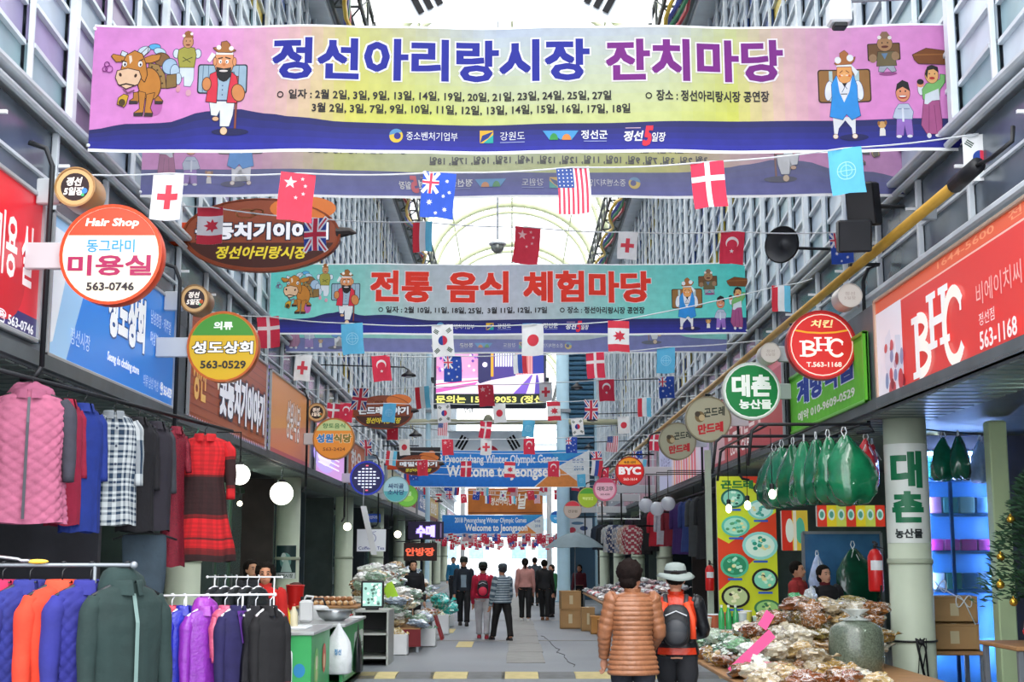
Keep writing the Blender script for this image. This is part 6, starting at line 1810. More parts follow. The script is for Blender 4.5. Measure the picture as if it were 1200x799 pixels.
# --- right: near stall of dried goods
table('low wooden stall table under the clear bags of dried goods, right foreground', 2.1, 4.1, 12.0, 17.0, .52, cloth='6a5a4a')
def heapz(x, y):
    # heap rises away from the aisle and towards its middle
    return .52 + .70 * max(0, min(1, (x - 2.15) / 1.0)) * max(0, 1 - abs(y - 15.3) / 2.6)
cols = ['a88450', '8a5a2c', 'b89c68', '7c4420', 'b0a080', '8c7c40', 'c8c0a8', '9c7a38']
i = 0
for lay in range(6):
    for gx in range(6):
        for gy in range(12):
            x = 2.28 + gx * .31 + rg.uniform(-.07, .07); y = 12.3 + gy * .40 + rg.uniform(-.09, .09)
            top = heapz(x, y); z = .52 + lay * .135
            if z > top or (x > 3.2 and y < 14.5): continue
            c = rg.choice(cols)
            bag('%s bag of dried goods, %s of the right foreground heap' % (CN[c], 'front' if y < 13.7 else 'middle' if y < 15.3 else 'back'), (x, y, z), (rg.uniform(.28, .40), rg.uniform(.36, .5), rg.uniform(.15, .21)), c, rg.uniform(-1.4, 1.4), i, 'bags heaped on the right foreground table', tilt=rg.uniform(-.25, .25))
            i += 1
print('right heap', i)
# big sack-like bag in front
t = thing('clear_sack', 'large clear sack of dark green seeds tied at the top, right foreground', 'sack', (P(1004, 760, 14).x, 14.0, .52))
mb = MB()
rings = []
for z, r in ((0, .22), (.03, .26), (.2, .275), (.38, .27), (.46, .25), (.50, .20), (.54, .10), (.57, .05)):
    rings.append([((r * (1 + .05 * noise.noise(Vector((cos(q) * 2, sin(q) * 2, z * 6))))) * cos(q), r * .9 * sin(q), z) for q in [2 * PI * i / 28 for i in range(28)]])
mb.loft(rings).build('sack', mat('sack_seeds', '5f6a5c', .25, var=.4, vscale=60, bump=.3, bscale=80, coat=.5), t, True)
mb = MB(); rings = []
for z, r in ((.535, .15), (.56, .07), (.575, .04), (.60, .07), (.64, .13)):
    rings.append([(r * (1 + .25 * sin(7 * q)) * cos(q), r * sin(q) * (1 + .2 * sin(5 * q)), z) for q in [2 * PI * i / 28 for i in range(28)]])
mb.loft(rings, cap=False).build('neck', mat('clear_film', 'c4ccc8', .15, alpha=.7, bump=.6), t, True)
# pink price strips
for lab, a, b, Y in (('long bright pink paper strip leaning across the bags on the right', (857, 788), (905, 742), 13.6), ('small bright pink paper tag standing among the bags', (893, 735), (903, 718), 13.9)):
    p, q = P(a[0], a[1], Y), P(b[0], b[1], Y + .1)
    t = thing('price_strip', lab, 'price tag', tuple(p))
    d = q - p; n = Vector((-d.z, 0, d.x)).normalized() * .05
    MB().add([p - p - n, d - n, d + n, p - p + n, Vector((0, .006, 0)) - n, d + Vector((0, .006, 0)) - n, d + Vector((0, .006, 0)) + n, Vector((0, .006, 0)) + n], [(0, 1, 2, 3), (4, 7, 6, 5), (0, 4, 5, 1), (2, 6, 7, 3), (1, 5, 6, 2), (0, 3, 7, 4)]).build('strip', mat('pink_paper', 'f85a98', .6), t)
# containers left of the heap
table('narrow table of tubs and green bottles left of the dried goods', 2.05, 3.3, 17.2, 18.6, .78, mat('steel_top', 'c4c8c8', .3, .4))
def bottle(label, c, r, h, col, cap='e8e8e8', group=None, name='bottle', cat='bottle'):
    t = thing(name, label, cat, c, group=group)
    MB().lathe([(r * .95, 0), (r, .01), (r, h * .62), (r * .5, h * .8), (r * .38, h * .92)], n=16).build('body', mat('btl_' + col, col, .15, alpha=.92, coat=.3), t, True)
    MB().lathe([(r * .42, h * .90), (r * .42, h)], n=12).build('cap', mat('cap_' + cap, cap, .4), t)
    return t
def tub(label, c, r, h, col, group=None, lid='d8dce0'):
    t = thing('tub', label, 'tub', c, group=group)
    MB().lathe([(r * .85, 0), (r, h)], n=18).build('body', mat('btl_' + col, col, .3, coat=.3), t, R(40))
    MB().lathe([(r * 1.05, h), (r * 1.05, h + .012), (r, h + .015)], n=18).build('lid', mat('cap_' + lid, lid, .4), t)
for j, px in enumerate((838, 846, 854)):
    bottle('green bottle standing behind the bags, %s' % ('leftmost of three', 'middle of three', 'rightmost of three')[j], (X_at(px, 17.45), 17.45, .78), .04, .30, '3aa860', 'e8f0e8', 'green bottles')
for j, (px, Y, c, l, lab) in enumerate(((820, 17.6, 'd8c8a8', 'e0e4e8', 'cream tub with a white lid at the aisle end of the narrow table'), (829, 17.8, 'b85a3a', 'e0e4e8', 'brick red tub with a white lid beside the cream one'), (866, 18.1, 'd8d060', 'e8e8e8', 'yellow tub behind the green bottles'),
                                        (880, 17.9, 'a8c8b8', 'dfe6e6', 'pale green tub at the inner end of the narrow table'), (843, 18.3, 'c04828', 'c84830', 'red lidded tub in the back row of the narrow table'), (860, 17.55, 'cfd8d8', 'e8ecec', 'wide clear tub right of the green bottles'))):
    tub(lab, (X_at(px, Y), Y, .78), .075, .13 + .03 * (j % 3), c, lid=l)
for j in range(16):
    x = 0
    bag('glossy green and white vegetable bag along the aisle edge of the right foreground table', (2.34 + rg.uniform(-.08, .1), 13.7 + j * .2, .60 + .1 * (j % 2)), (.26, .28, .15), rg.choice(('6a9a70', 'd0dcd0', '4a7a58', 'b8ccb4')), rg.uniform(0, 6), j, 'vegetable bags at the aisle edge of the right table')
bag('light green plastic bag of greens on top of the heap, left of the smiling seller', (X_at(923, 16.6), 16.55, 1.03), (.30, .30, .22), '38a860', .3, 3, None)
bag('white pointed plastic bag standing on top of the heap', (X_at(940, 16.9), 16.9, 1.02), (.2, .2, .3), 'dfe6ea', 1.2, 5, None)
# bags hanging from the frames
hb = MB(); rings = []
for z, r, e in ((-.80, .03, 1), (-.79, .13, .9), (-.72, .19, .75), (-.55, .205, .7), (-.36, .165, .7), (-.22, .10, .75), (-.13, .045, 1), (-.10, .022, 1)):
    rings.append([(r * cos(q) * (1 + .10 * sin(5 * q + z * 8) + .05 * sin(11 * q - z * 9)), r * e * sin(q) * (1 + .10 * sin(4 * q + z * 5)), z + .02 * sin(4 * q + 1)) for q in [2 * PI * i / 30 for i in range(30)]])
hb.loft(rings)
hstr = MB()
hstr.tube([(0, 0, -.11), (-.03, 0, -.05), (-.015, 0, 0), (.012, 0, .0), (.03, 0, -.05), (0, 0, -.11)], .006, 6).tube([(0, -.02, -.11), (.05, -.09, -.26)], .005, 5).tube([(0, -.02, -.11), (-.06, -.08, -.22)], .005, 5)
SM = hstr.mesh('tie', mat('white_tie', 'e8ecee', .5))
HM = {}; j_ = [0]
def hang_bag(label, c, sc_, col, rz=0, group=None):
    t = thing('hanging_bag', label, 'bag', c, rz, group)
    if col not in HM: HM[col] = hb.mesh('bag', mat('hbag_' + col, col, .2, var=.35, vscale=5, bump=1.0, bscale=9, coat=.7), True)
    o = link('bag', HM[col], t); o.scale = (sc_[0] * 1.15, sc_[1] * 1.15, sc_[2]); o.rotation_euler = (R((j_[0] * 37) % 9 - 4), R((j_[0] * 23) % 11 - 5), 0); j_[0] += 1
    link('tie', SM, t)
    return t
zf = 3.08
fr = thing('bag_rack', 'dark bent steel frame holding the green bags over the stall', 'frame', (3.4, 16.0, 0))
for Y, a in ((14.9, 2.62), (16.4, 2.45), (18.0, 2.75)):
    MB().tube([(3.92 - 3.4, Y - 16, zf + .03), (a - 3.4 + .08, Y - 16, zf + .03), (a - 3.4, Y - 16, zf - .04), (a - 3.4 - .05, Y - 16, zf - .42)], .018, 8).build('arm', BLACK, fr, True)
for x in (2.75, 3.3, 3.75):
    MB().tube([(x - 3.4, -1.3, zf), (x - 3.4, 2.1, zf)], .012, 6).build('cross_rod', BLACK, fr, True)
spots = [(985, 14.9, 'front', '147048'), (966, 15.2, 'second', '127048'), (952, 15.5, '', '0f6040'), (938, 15.8, '', '127048'), (925, 16.2, '', '0e5c3c'), (912, 16.6, '', '14684a'), (903, 17.2, '', '0f5a40')]
for j, (px, Y, _, c) in enumerate(spots):
    hang_bag('dark green plastic bag hung over the stall, %s from the pillar' % ('nearest', 'second', 'third', 'fourth', 'fifth', 'sixth', 'seventh')[j], (X_at(px, Y), Y, zf), (1.15 if j == 0 else 1.0, 1.1, 1.0 if j else 1.05), c, j * .5, 'green bags hung over the stall')
for j, (px, Y) in enumerate(((1010, 15.6), (1017, 16.4))):
    hang_bag('red net bag hung between the green bags and the pillar, %s' % ('in front', 'behind')[j], (X_at(px, Y), Y, zf), (.55, .7, .75), 'c82830', j)
for j, (px, Y, c, lab) in enumerate(((1100, 16.2, '1a7a5c', 'small green bag hung right of the near pillar'), (1117, 16.0, '146048', 'larger green bag hung right of the near pillar'), (1142, 16.6, '8aa8d0', 'pale blue bag hung by the pale door post'))):
    hang_bag(lab, (X_at(px, Y), Y, 3.14), (.6 + .25 * (j == 1), .7, .72), c, j)
r2 = thing('ceiling_rail', 'thin rail under the soffit right of the near pillar', 'rail', (5.2, 16.25, 3.15))
MB().tube([(-.5, -.4, 0), (.6, .5, 0)], .01, 6).build('rail', DARK, r2)
# bare bulbs of the stall
BULB = mat('bulb_glow', 'fff4d8', .3, emit=5)
for j, (px, py, Y) in enumerate(((905, 579, 16.4), (876, 592, 18.0), (854, 596, 19.0))):
    p = P(px, py, Y)
    t = thing('hanging_bulb', 'glowing bare bulb on a cord over the stall, %s' % ('right of three', 'middle of three', 'left of three')[j], 'lamp', tuple(p))
    MB().ell((0, 0, 0), (.042, .042, .058), 14, 10).build('bulb', BULB, t, True)
    MB().lathe([(.03, .06), (.03, .12), (.01, .13)], n=12).build('socket', BLACK, t)
    MB().tube([(0, 0, .13), (0, 0, 3.2 - p.z)], .005, 5).build('cord', BLACK, t)
def extinguisher(label, c, s=1.0):
    t = thing('fire_extinguisher', label, 'fire extinguisher', c)
    MB().lathe([(.07, 0), (.078, .02), (.078, .36), (.05, .42), (.022, .44)], n=20).build('tank', RED, t, True)
    MB().lathe([(.018, .44), (.018, .48)], n=10).box((0, -.02, .50), (.03, .12, .02), rx=.2).box((0, -.03, .475), (.02, .1, .012)).build('valve', BLACK, t)
    MB().tube([(.02, 0, .46), (.09, -.02, .44), (.1, -.01, .2)], .01, 6).build('hose', BLACK, t, True)
    MB().grid(lambda u, v: (.0795 * sin((u - .5) * 1.8), -.0795 * cos((u - .5) * 1.8), .22 + v * .1), 8, 1).build('sticker', WHITE, t)
    t.scale = (s, s, s)
    return t
extinguisher('large red fire extinguisher hung on the aisle side of the near right pillar', (P(1027, 690, 15.9).x, 15.9, P(1027, 693, 15.9).z), 1.1)
extinguisher('red fire extinguisher on the post left of the menu board', (P(832, 690, 24.1).x - .0, 24.1, P(832, 692, 24.1).z), 1.0)
# glass screen behind the smiling seller
t = thing('glass_screen', 'framed blue glass screen behind the sellers', 'screen', ((P(943, 700, 19.9).x + P(1035, 700, 19.9).x) / 2, 19.9, 0))
w = P(1035, 700, 19.9).x - P(943, 700, 19.9).x; z0, z1 = .9, P(1000, 624, 19.9).z
MB().box((0, 0, (z0 + z1) / 2), (w, .02, z1 - z0)).build('pane', mat('blue_glass', '4a80b0', .1, alpha=.8, coat=.5, var=.3, vscale=2), t)
for a in (-1, 1): MB().box((a * w / 2, 0, z1 / 2), (.04, .05, z1)).build('post', GREYM, t)
for z in (z0, z1): MB().box((0, 0, z), (w, .05, .04)).build('rail', GREYM, t)
hang_bag('large dark green bag leaning behind the smiling seller', (P(999, 636, 18.9).x, 18.9, P(999, 634, 18.9).z), (1.4, .8, 1.15), '0f4a34', .2)
hang_bag('white and blue plastic bag hung left of the smiling seller', (P(957, 640, 18.9).x, 18.9, P(957, 645, 18.9).z), (.7, .5, .7), 'b8c8e8', .6)
# blue-lit display cabinet right of the near pillar
CX0, CX1, CY = P(1083, 600, 17.1).x, P(1166, 600, 17.1).x, 17.1
t = thing('display_cabinet', 'tall blue lit glass cabinet with shelves right of the near pillar', 'cabinet', ((CX0 + CX1) / 2, CY, 0))
w = CX1 - CX0
BLU = mat('cabinet_blue', '5aa8f0', .4, var=.3, vscale=1.5)
MB().box((0, .2, 1.5), (w, .03, 3.0)).build('back_panel', BLU, t)
for a in (-1, -.25, 1): MB().box((a * w / 2, -.02, 1.5), (.04, .04, 3.0)).build('stile', mat('cab_frame', '2a4a78', .4, .3), t)
for z in (1.25, 1.72, 2.18, 2.62): MB().box((0, .08, z), (w - .04, .22, .025)).build('shelf', mat('cab_shelf', '5a90c0', .3), t)
MB().box((0, -.045, 1.8), (w, .012, 2.2)).build('pane', mat('cab_glass', '7ab8e0', .05, alpha=.18, coat=.5), t)
MB().tube([(-w / 2, .1, 2.96), (w / 2, .1, 2.96)], .02, 8).tube([(-w / 2 + .05, -.03, .3), (-w / 2 + .05, -.03, 2.9)], .012, 6).tube([(w / 2 - .05, -.03, .3), (w / 2 - .05, -.03, 2.9)], .012, 6).build('light_and_fill_tube', mat('cab_tube', 'a8c8ff', .3, emit=30), t)  # tube at the top; both side tubes are added to brighten the boxes
for z, cs in ((1.2625, ('d8e4f0', '2a7a58', '3a6a9a', '88b0c8')), (1.7325, ('e038a8', 'e040b0', 'd834a0', 'c8409c')), (2.1925, ('e0a0c8', '58a8a0', 'a8d8c8', '6a9ac8')), (2.6325, ('3a8a70', 'a8c8e8', '2a5a9a', '68a8c0'))):
    for j, c in enumerate(cs):
        o = MB().box((0, 0, .11), (w * .21, .13, .2 if z != 1.7325 else .14), ch=.01).box((0, -.068, .11), (w * .1, .004, .06)).build('goods_box', mat('pk_' + c, c, .4, var=.15), None, loc=((CX0 + CX1) / 2 + (j - 1.5) * w * .235, CY + .07, z + (.0 if z != 1.7325 else -.03) + .01))
        tag(o, 'small packed box on the %s shelf of the blue cabinet, %s' % ({1.2625: 'lowest', 1.7325: 'magenta', 2.1925: 'third', 2.6325: 'top'}[z], ('leftmost', 'second from the left', 'third from the left', 'rightmost')[j]), 'box', 'boxes in the blue cabinet')
# cartons on a low bench
table('low wooden bench under the brown cartons right of the near pillar', P(1085, 780, 16).x - .02, P(1150, 780, 16).x, 15.75, 16.4, .62)
for j, z in enumerate((.62, .93)):
    box_open('carton', 'brown cardboard carton right of the near pillar, %s of two' % ('lower', 'upper')[j], 'carton', (P(1113 + j, 730, 16).x, 16.05, z), (.56 - .03 * j, .42, .28), CARD, .0, lid=True, tape=True)
t = thing('bow_string', 'white cord tied in loose bows above the cartons', 'cord', (P(1100, 690, 15.8).x, 15.8, P(1100, 690, 15.8).z))
mb = MB()
for s, o in ((1, 0), (-1, 0), (1, .28), (-1, .28)):
    mb.tube([(o + s * .09 * sin(q) , 0, -o * .6 + .11 * sin(2 * q) * .6 + .03) for q in [PI * i / 12 for i in range(13)]], .007, 6)
mb.tube([(0, 0, .03), (.14, 0, -.05), (.28, 0, -.13), (.40, 0, -.40)], .007, 6); mb.build('cord', WHITE, t, True)
struct(MB().box((P(1173, 600, 15.4).x, 15.45, 1.6), (.2, .2, 3.2), ch=.02).build('door_jamb', mat('jamb_green', 'c2d8a8', .45, var=.05)))
# shelf with a small decorated fir
t = table('wooden shelf table at the right picture edge with the decorated fir on it', 4.55, 5.8, 12.6, 13.6, .88, WOOD)
tx, ty = 4.98, 12.95
t = thing('decorated_fir', 'small dark fir tree with gold and red baubles at the right picture edge', 'tree', (tx, ty, .88))
MB().lathe([(.09, 0), (.12, .16), (.11, .17)], n=16).build('pot', mat('pot_brown', '6a3a24', .6), t, True)
MB().tube([(0, 0, .12), (0, 0, 1.55)], [.03, .01], 8).build('trunk', mat('bark', '3a2a1e', .8), t)
mb = MB(); rr = random.Random(8)
NEED = mat('fir_green', '1f4428', .7, var=.35, vscale=20)
for i in range(330):
    f = rr.random() ** .8; z = .42 + f * 1.2; L = .62 * (1 - (z - .35) / 1.5) + .06; a = rr.uniform(0, 2 * PI)
    x1, y1 = cos(a) * L, sin(a) * L
    n = 7
    for q in range(1, n + 1):
        k = q / n; c0 = Vector((x1 * k, y1 * k, z - .12 * k * k))
        d = Vector((cos(a + rr.uniform(-.9, .9)), sin(a + rr.uniform(-.9, .9)), rr.uniform(-.2, .6))).normalized() * .10
        s = d.cross(Vector((0, 0, 1))).normalized() * .02
        mb.add([c0 - s, c0 + s, c0 + d, c0 + d * .5 - s * .2 + Vector((0, 0, .015))], [(0, 1, 2), (0, 2, 3)])
o = mb.build('needles', NEED, t); o['kind'] = 'stuff'
bm1 = MB().ell((0, 0, 0), .038, 14, 10).lathe([(.01, .034), (.01, .05)], n=8)
BM = [bm1.mesh('bauble', mat('bauble_gold', 'c8a03c', .2, .8), True), bm1.mesh('bauble', mat('bauble_red', 'd01c24', .2, .4), True)]
for i, (a, z) in enumerate(((-2.4, .35), (-1.9, .55), (-2.9, .75), (-2.2, .95), (-1.4, .42), (-2.7, .5), (-3.0, 1.1), (-1.7, .8), (-2.0, .28), (-1.2, .62))):
    z += .15; L = .62 * (1 - (z - .35) / 1.5) + .06
    link('bauble', BM[i % 3 == 1], t, (cos(a) * L, sin(a) * L, z - .1))
bag('red shiny plastic bag on the shelf table below the decorated fir', (4.85, 12.9, .88), (.26, .26, .26), 'c81c28', .4, 2, None)
# dark ribbon tied round the near right pillar
t = thing('dark_ribbon', 'black ribbon knotted around the near right pillar', 'ribbon', (4.42, 15.35, P(1060, 752, 15.1).z))
MB().tube([(.247 * cos(q), .247 * sin(q), .0) for q in [2 * PI * i / 30 for i in range(31)]], .012, 6).build('loop', BLACK, t)
mb = MB()
for x, z, w in ((-.05, -.34, .03), (.06, -.42, -.02), (.0, -.3, .05), (.02, -.38, -.06)):
    mb.tube([(0, -.262, .0), (w, -.30, .04), (x + w, -.29, -.06), (x, -.285, z)], .014, 6, flat=.4)
mb.ell((0, -.275, 0), (.04, .03, .03), 10, 8); mb.build('knot', BLACK, t, True)
MB().tube([(-.247, -.02, 0), (-.35, -.05, .1), (-.36, -.1, .6)], .012, 5).build('tail', BLACK, t)

# --- left: green counters
GRN = mat('counter_green', '3cae62', .4, var=.08)
STTOP = mat('steel_top')
def counter(label, x0, x1, y0, y1, z, draw=None, open_=False):
    t = thing('green_counter', label, 'counter', (x0, y0, 0))
    w, d = x1 - x0, y1 - y0
    if open_:
        mb = MB()
        mb.box((w - .02, d / 2, z / 2 + .03), (.04, d, z - .1)).box((.02, d / 2, z / 2 + .03), (.04, d, z - .1)).box((w / 2, d - .02, z / 2 + .03), (w, .04, z - .1)).box((w / 2, d / 2, .1), (w, d, .04)); mb.build('body', GRN, t)
        MB().box((w / 2, d / 2, .45), (w - .1, d - .1, .02)).build('shelf', STTOP, t)
    else: MB().box((w / 2, d / 2, z / 2 + .03), (w, d, z - .1), ch=.01).build('body', GRN, t)
    MB().box((w / 2, d / 2, z - .02), (w + .06, d + .06, .04), ch=.008).build('worktop', STTOP, t)
    for a in (.06, w - .06):
        for b in (.06, d - .06): MB().lathe([(.03, 0), (.03, .09)], (a, b, 0), 10).build('foot', BLACK, t)
    if draw: draw(t, w, d, z)
    return t
def drawA(t, w, d, z):
    a = Art(lambda x, y: (x / 100 * w, y / 100 * z), lambda u, v, dd: (u, -dd, v), .001, .004)
    a.rrect(8, 30, 84, 78, 6, 'e8eef0').ell(90, 50, 5, 9, '2a8ac0').rrect(12, 34, 60, 74, 4, '50c070').text('향토음식', 16, 62, 70, 44, 'f0f0f0', .02).text('정선 콧등치기', 20, 41, 76, 34, '2a6a40').rect(10, 12, 84, 20, '8ad8a0')
    a.build(t, 'lettering')
    a = Art(lambda x, y: (x / 100 * d, y / 100 * z), lambda u, v, dd: (w + dd, u, v), .001, .004)
    a.ell(26, 50, 12, 26, '8ad070').ell(26, 56, 6, 10, 'e8e8c0').ell(26, 40, 6, 8, 'c8d890').ell(66, 58, 10, 20, 'd85a3a').ell(66, 54, 6, 10, 'f0c090')
    a.build(t, 'picture')
counter('nearer green food counter with a white panel on its front', -3.55, -2.24, 15.6, 17.15, .85, drawA)
def drawB(t, w, d, z):
    a = Art(lambda x, y: (x / 100 * d, y / 100 * z), lambda u, v, dd: (w + dd, u, v), .001, .004)
    a.rrect(50, 46, 96, 80, 6, 'dfe8e4').ell(72, 62, 12, 12, '3aae62').rect(6, 20, 96, 26, '8ad8a0').text('메밀전병', 54, 52, 92, 60, '2a6a40', .02)
    a.build(t, 'picture')
counter('farther green food counter with a steel top and an open dark front', -3.3, -2.12, 17.5, 19.9, .84, drawB, True)
for j, (px, Y, c, r, h) in enumerate(((344, 16.2, 'e0c030', .045, .27), (352, 16.35, 'e8e0c0', .05, .28), (338, 16.6, 'd8a83a', .04, .25))):
    bottle(('yellow oil bottle with a red cap on the nearer green counter', 'pale bottle with a red cap beside the yellow one', 'amber bottle at the back of the nearer green counter')[j], (X_at(px, Y), Y, .85), r, h, c, 'd03028')
t = thing('white_jug', 'white plastic jug with a handle between the two green counters', 'jug', (X_at(366, 17.8), 17.8, .84))
MB().box((0, 0, .15), (.17, .13, .28), ch=.03).build('body', WHITE, t, R(30)); MB().tube([(.06, 0, .28), (.09, 0, .33), (.0, 0, .34), (-.04, 0, .29)], .015, 8).build('handle', WHITE, t, True); MB().lathe([(.025, .28), (.025, .33)], (-.05, 0, 0), 12).build('cap', BLACK, t)
t = thing('stainless_bowl', 'large stainless steel bowl on the farther green counter', 'bowl', (X_at(398, 18.4), 18.4, .84))
MB().lathe([(.12, 0), (.2, .05), (.24, .14), (.235, .145), (.19, .055), (.11, .012)], n=30, cap=False).lathe([(.12, .0), (.001, .0)], n=30, cap=False).build('bowl', STEEL, t, True)
t = thing('stock_pot', 'white pot with a black handle on the farther green counter', 'pot', (X_at(380, 18.9), 18.9, .84))
MB().lathe([(.13, 0), (.14, .02), (.14, .15), (.1, .18), (.001, .19)], n=24).build('pot', WHITE, t, R(40)); MB().tube([(-.1, 0, .18), (-.06, 0, .27), (.06, 0, .27), (.1, 0, .18)], .014, 8).build('handle', BLACK, t, True)
t = thing('red_plate', 'small red plate on a white board on the farther green counter', 'plate', (X_at(411, 19.2), 19.2, .84))
MB().box((0, 0, .012), (.5, .34, .024), ch=.01).build('board', WHITE, t); MB().lathe([(.06, .024), (.11, .05), (.10, .052), (.001, .034)], n=22).build('plate', RED, t, True)
t = thing('chopping_board', 'white chopping board on the nearer green counter', 'board', (-2.6, 16.35, .85))
MB().box((0, 0, .012), (.45, .5, .024), ch=.01).build('board', FOAM, t)
def carrier(label, c, col, w, h, rz=0):
    t = thing('carrier_bag', label, 'bag', c, rz)
    mb = MB(); rings = []
    for z, a, d in ((0, .35, .2), (.04, .48, .28), (.35, .5, .26), (.62, .44, .16), (.75, .30, .07), (.92, .10, .03), (1.0, .03, .02)):
        rings.append([(a * w * cos(q) * (1 + .06 * sin(5 * q + z * 9)), d * w * sin(q) * (1 + .1 * sin(7 * q)), z * h) for q in [2 * PI * i / 24 for i in range(24)]])
    mb.loft(rings).build('bag', mat('carrier_' + col, col, .3, var=.12, bump=.9, bscale=14, coat=.4), t, True)
    return t
p = P(396, 790, 17.35)
t = carrier('white plastic carrier bag hung on the front of the farther green counter', (p.x, 17.36, p.z), 'e4e8ec', .34, .62)
a = Art(lambda x, y: ((x - 50) / 100 * .3, y / 100 * .6), lambda u, v, d: (u, -.106 - d, v), .001, .004); a.text('정선', 38, 52, 66, 40, '3a8ac8', .03); a.build(t)
p = P(414, 788, 18.2)
carrier('black plastic bag hung on the aisle side of the farther green counter', (-2.02, 18.3, p.z), '18181c', .22, .62, R(90))
# cabinet with a screen
t = thing('metal_cabinet', 'grey metal cabinet with open dark shelves beside the green counters', 'cabinet', (X_at(442, 22), 22.2, 0))
w = .52; CG = mat('cab_grey', 'b8bcb8', .4, .2, var=.08)
for a in (-1, 1): MB().box((a * w / 2, 0, .42), (.03, 1.0, .84)).build('side_panel', CG, t)
MB().box((0, .49, .42), (w, .02, .84)).build('back_panel', BLACK, t)
for z in (.12, .48, .83): MB().box((0, 0, z), (w, 1.0, .03)).build('shelf', CG, t)
t = thing('display_monitor', 'small black framed monitor showing a pale picture on the metal cabinet', 'monitor', (X_at(441, 21.9), 21.9, .845))
MB().box((0, 0, .02), (.2, .16, .04), ch=.01).build('stand', BLACK, t); MB().box((0, .02, .24), (.36, .05, .42), ch=.015).build('case', BLACK, t)
a = Art(lambda x, y: ((x - 50) / 100 * .3, .06 + y / 100 * .36), lambda u, v, d: (u, -.006 - d, v), .001, .001); a.rect(0, 0, 100, 100, '8ab0a8')
rr = random.Random(3)
for i in range(30): a.ell(rr.uniform(8, 92), rr.uniform(8, 92), 7, 6, rr.choice(('e8f0e8', '5a8a80', 'c0d8cc', '3a5a50')))
a.build(t, 'picture', mat('screen_soft', rough=.3, printed=True, emit=.7))
t = thing('white_streamer', 'long white cloth streamer hanging before the white cafe board', 'streamer', (X_at(436, 30), 30, P(436, 650, 30).z))
MB().grid(lambda u, v: ((u - .5) * .13 - .25 * v + .12, .02 * sin(v * 6), v * 1.05), 3, 12).build('cloth', mat('streamer_white', 'e8ecee', .7), t, True)
MB().tube([(-.13, 0, 1.05), (-.13, 0, 3.2 - t.location.z)], .006, 5).build('cord', WHITE, t)
# pillar poster, red bucket, pots behind
t = thing('pillar_poster', 'dark green poster with white drawing wrapped on the left pillar', 'poster', (-4.42, 27.2, P(340, 678, 27).z))
S_ = lambda u, v, d: ((.238 + d) * sin(u / .238), -(.238 + d) * cos(u / .238), v)
a = Art(lambda x, y: ((x - 50) / 100 * .44, (100 - y) / 100 * .64), S_, .001, .003, cuts=([-.22 + i * .02 for i in range(23)], []))
a.rect(0, 0, 100, 100, '1c3a3c').ell(50, 46, 26, 24, '6aa098').ell(42, 36, 12, 14, 'd8e8e4').poly([(30, 80), (50, 30), (62, 44), (80, 80)], 'b0ccc4').rect(4, 82, 96, 100, 'd8e0e0').text('정선시장', 16, 85, 84, 97, '1c4a3c', .02)
a.build(t, 'print')
table('shelf table with a red bucket between the left pillars', -4.16, -3.64, 24.6, 26.2, .72)
t = thing('red_bucket', 'red plastic bucket standing beside the left pillar', 'bucket', (X_at(353, 25.2), 25.2, .72))
MB().lathe([(.13, 0), (.165, .42), (.175, .43), (.165, .445), (.12, .03)], n=24, cap=False).lathe([(.13, 0), (.001, 0.001)], n=24, cap=False).build('bucket', RED, t, R(40)); MB().ell((0, 0, .42), (.13, .13, .07), 14, 8, fn=lambda q: 1 + .2 * noise.noise(q * 4)).build('rag', mat('brown_rag', '5a3028', .8), t, True)
# left produce stall
for k_, (x0, x1, y0, y1, z, c) in enumerate(((-3.58, -1.62, 24.6, 28.8, .42, '7a2a30'), (-3.58, -1.75, 30.0, 33.2, .42, '6a4a30'))):
    table('low table under the heap of bagged vegetables on the left, %s half' % ('near', 'far')[k_], x0, x1, y0, y1, z, WOOD, cloth=c)
cols = ['c8d4c8', '86a890', 'e4e4dc', 'b89868', '7a9a88', 'd8c8a0', '9aacc0', 'eef2f0', 'a87850', 'd8dcd8']
i = 0
for lay in range(8):
    for gx in range(6):
        for gy in range(17):
            x = -3.4 + gx * .34 + rg.uniform(-.08, .08); y = 24.75 + gy * .50 + rg.uniform(-.1, .1)
            if 28.7 < y < 30.1: continue
            top = .42 + (.95 * max(0, min(1, (-1.6 - x) / .9)) if x > -2.75 else .25); z = .42 + lay * .13
            if x > (-1.65 if y < 29 else -1.78): continue
            if z > top: continue
            if gy > 1 and lay < int((top - .42) / .13) - 1: continue
            c = rg.choice(cols)
            bag('%s bag of vegetables or dried greens, %s part of the left heap' % (CN[c], 'near' if y < 26.6 else 'middle' if y < 29 else 'far'), (x, y, z), (rg.uniform(.32, .46), rg.uniform(.38, .58), rg.uniform(.16, .24)), c, rg.uniform(-1.5, 1.5), i, 'bags heaped on the left vegetable stall', tilt=rg.uniform(-.2, .2)); i += 1
print('left heap', i)
for j, (px, Y, w, h, lab) in enumerate(((470, 24.0, .36, .36, 'white foam box next to the metal cabinet'), (498, 26.2, .52, .34, 'white foam box at the near corner of the vegetable heap'), (519, 30.2, .36, .42, 'white foam box further along the vegetable heap'), (526, 33.6, .34, .3, 'smallest white foam box at the far end of the left heap'))):
    box_open('foam_box', lab, 'box', (X_at(px, Y) + (.0), Y, 0), (w, .4, h), FOAM)
    bag('bunch of wrapped greens in the foam box %s' % ('next to the metal cabinet', 'at the near heap corner', 'further along the heap', 'at the far heap end')[j], (X_at(px, Y), Y, h * .45), (w * .8, .34, .32), ('c8b078', '78a088', 'b0b898', '60b8a0')[j], .2, j, None)
t = thing('red_board', 'slanting red board leaning on the left vegetable stall', 'board', (X_at(516, 28.4), 28.4, 0))
MB().box((0, .0, .3), (.04, .7, .62), ry=R(-18)).build('board', mat('board_red', 'a02830', .6, var=.1), t)
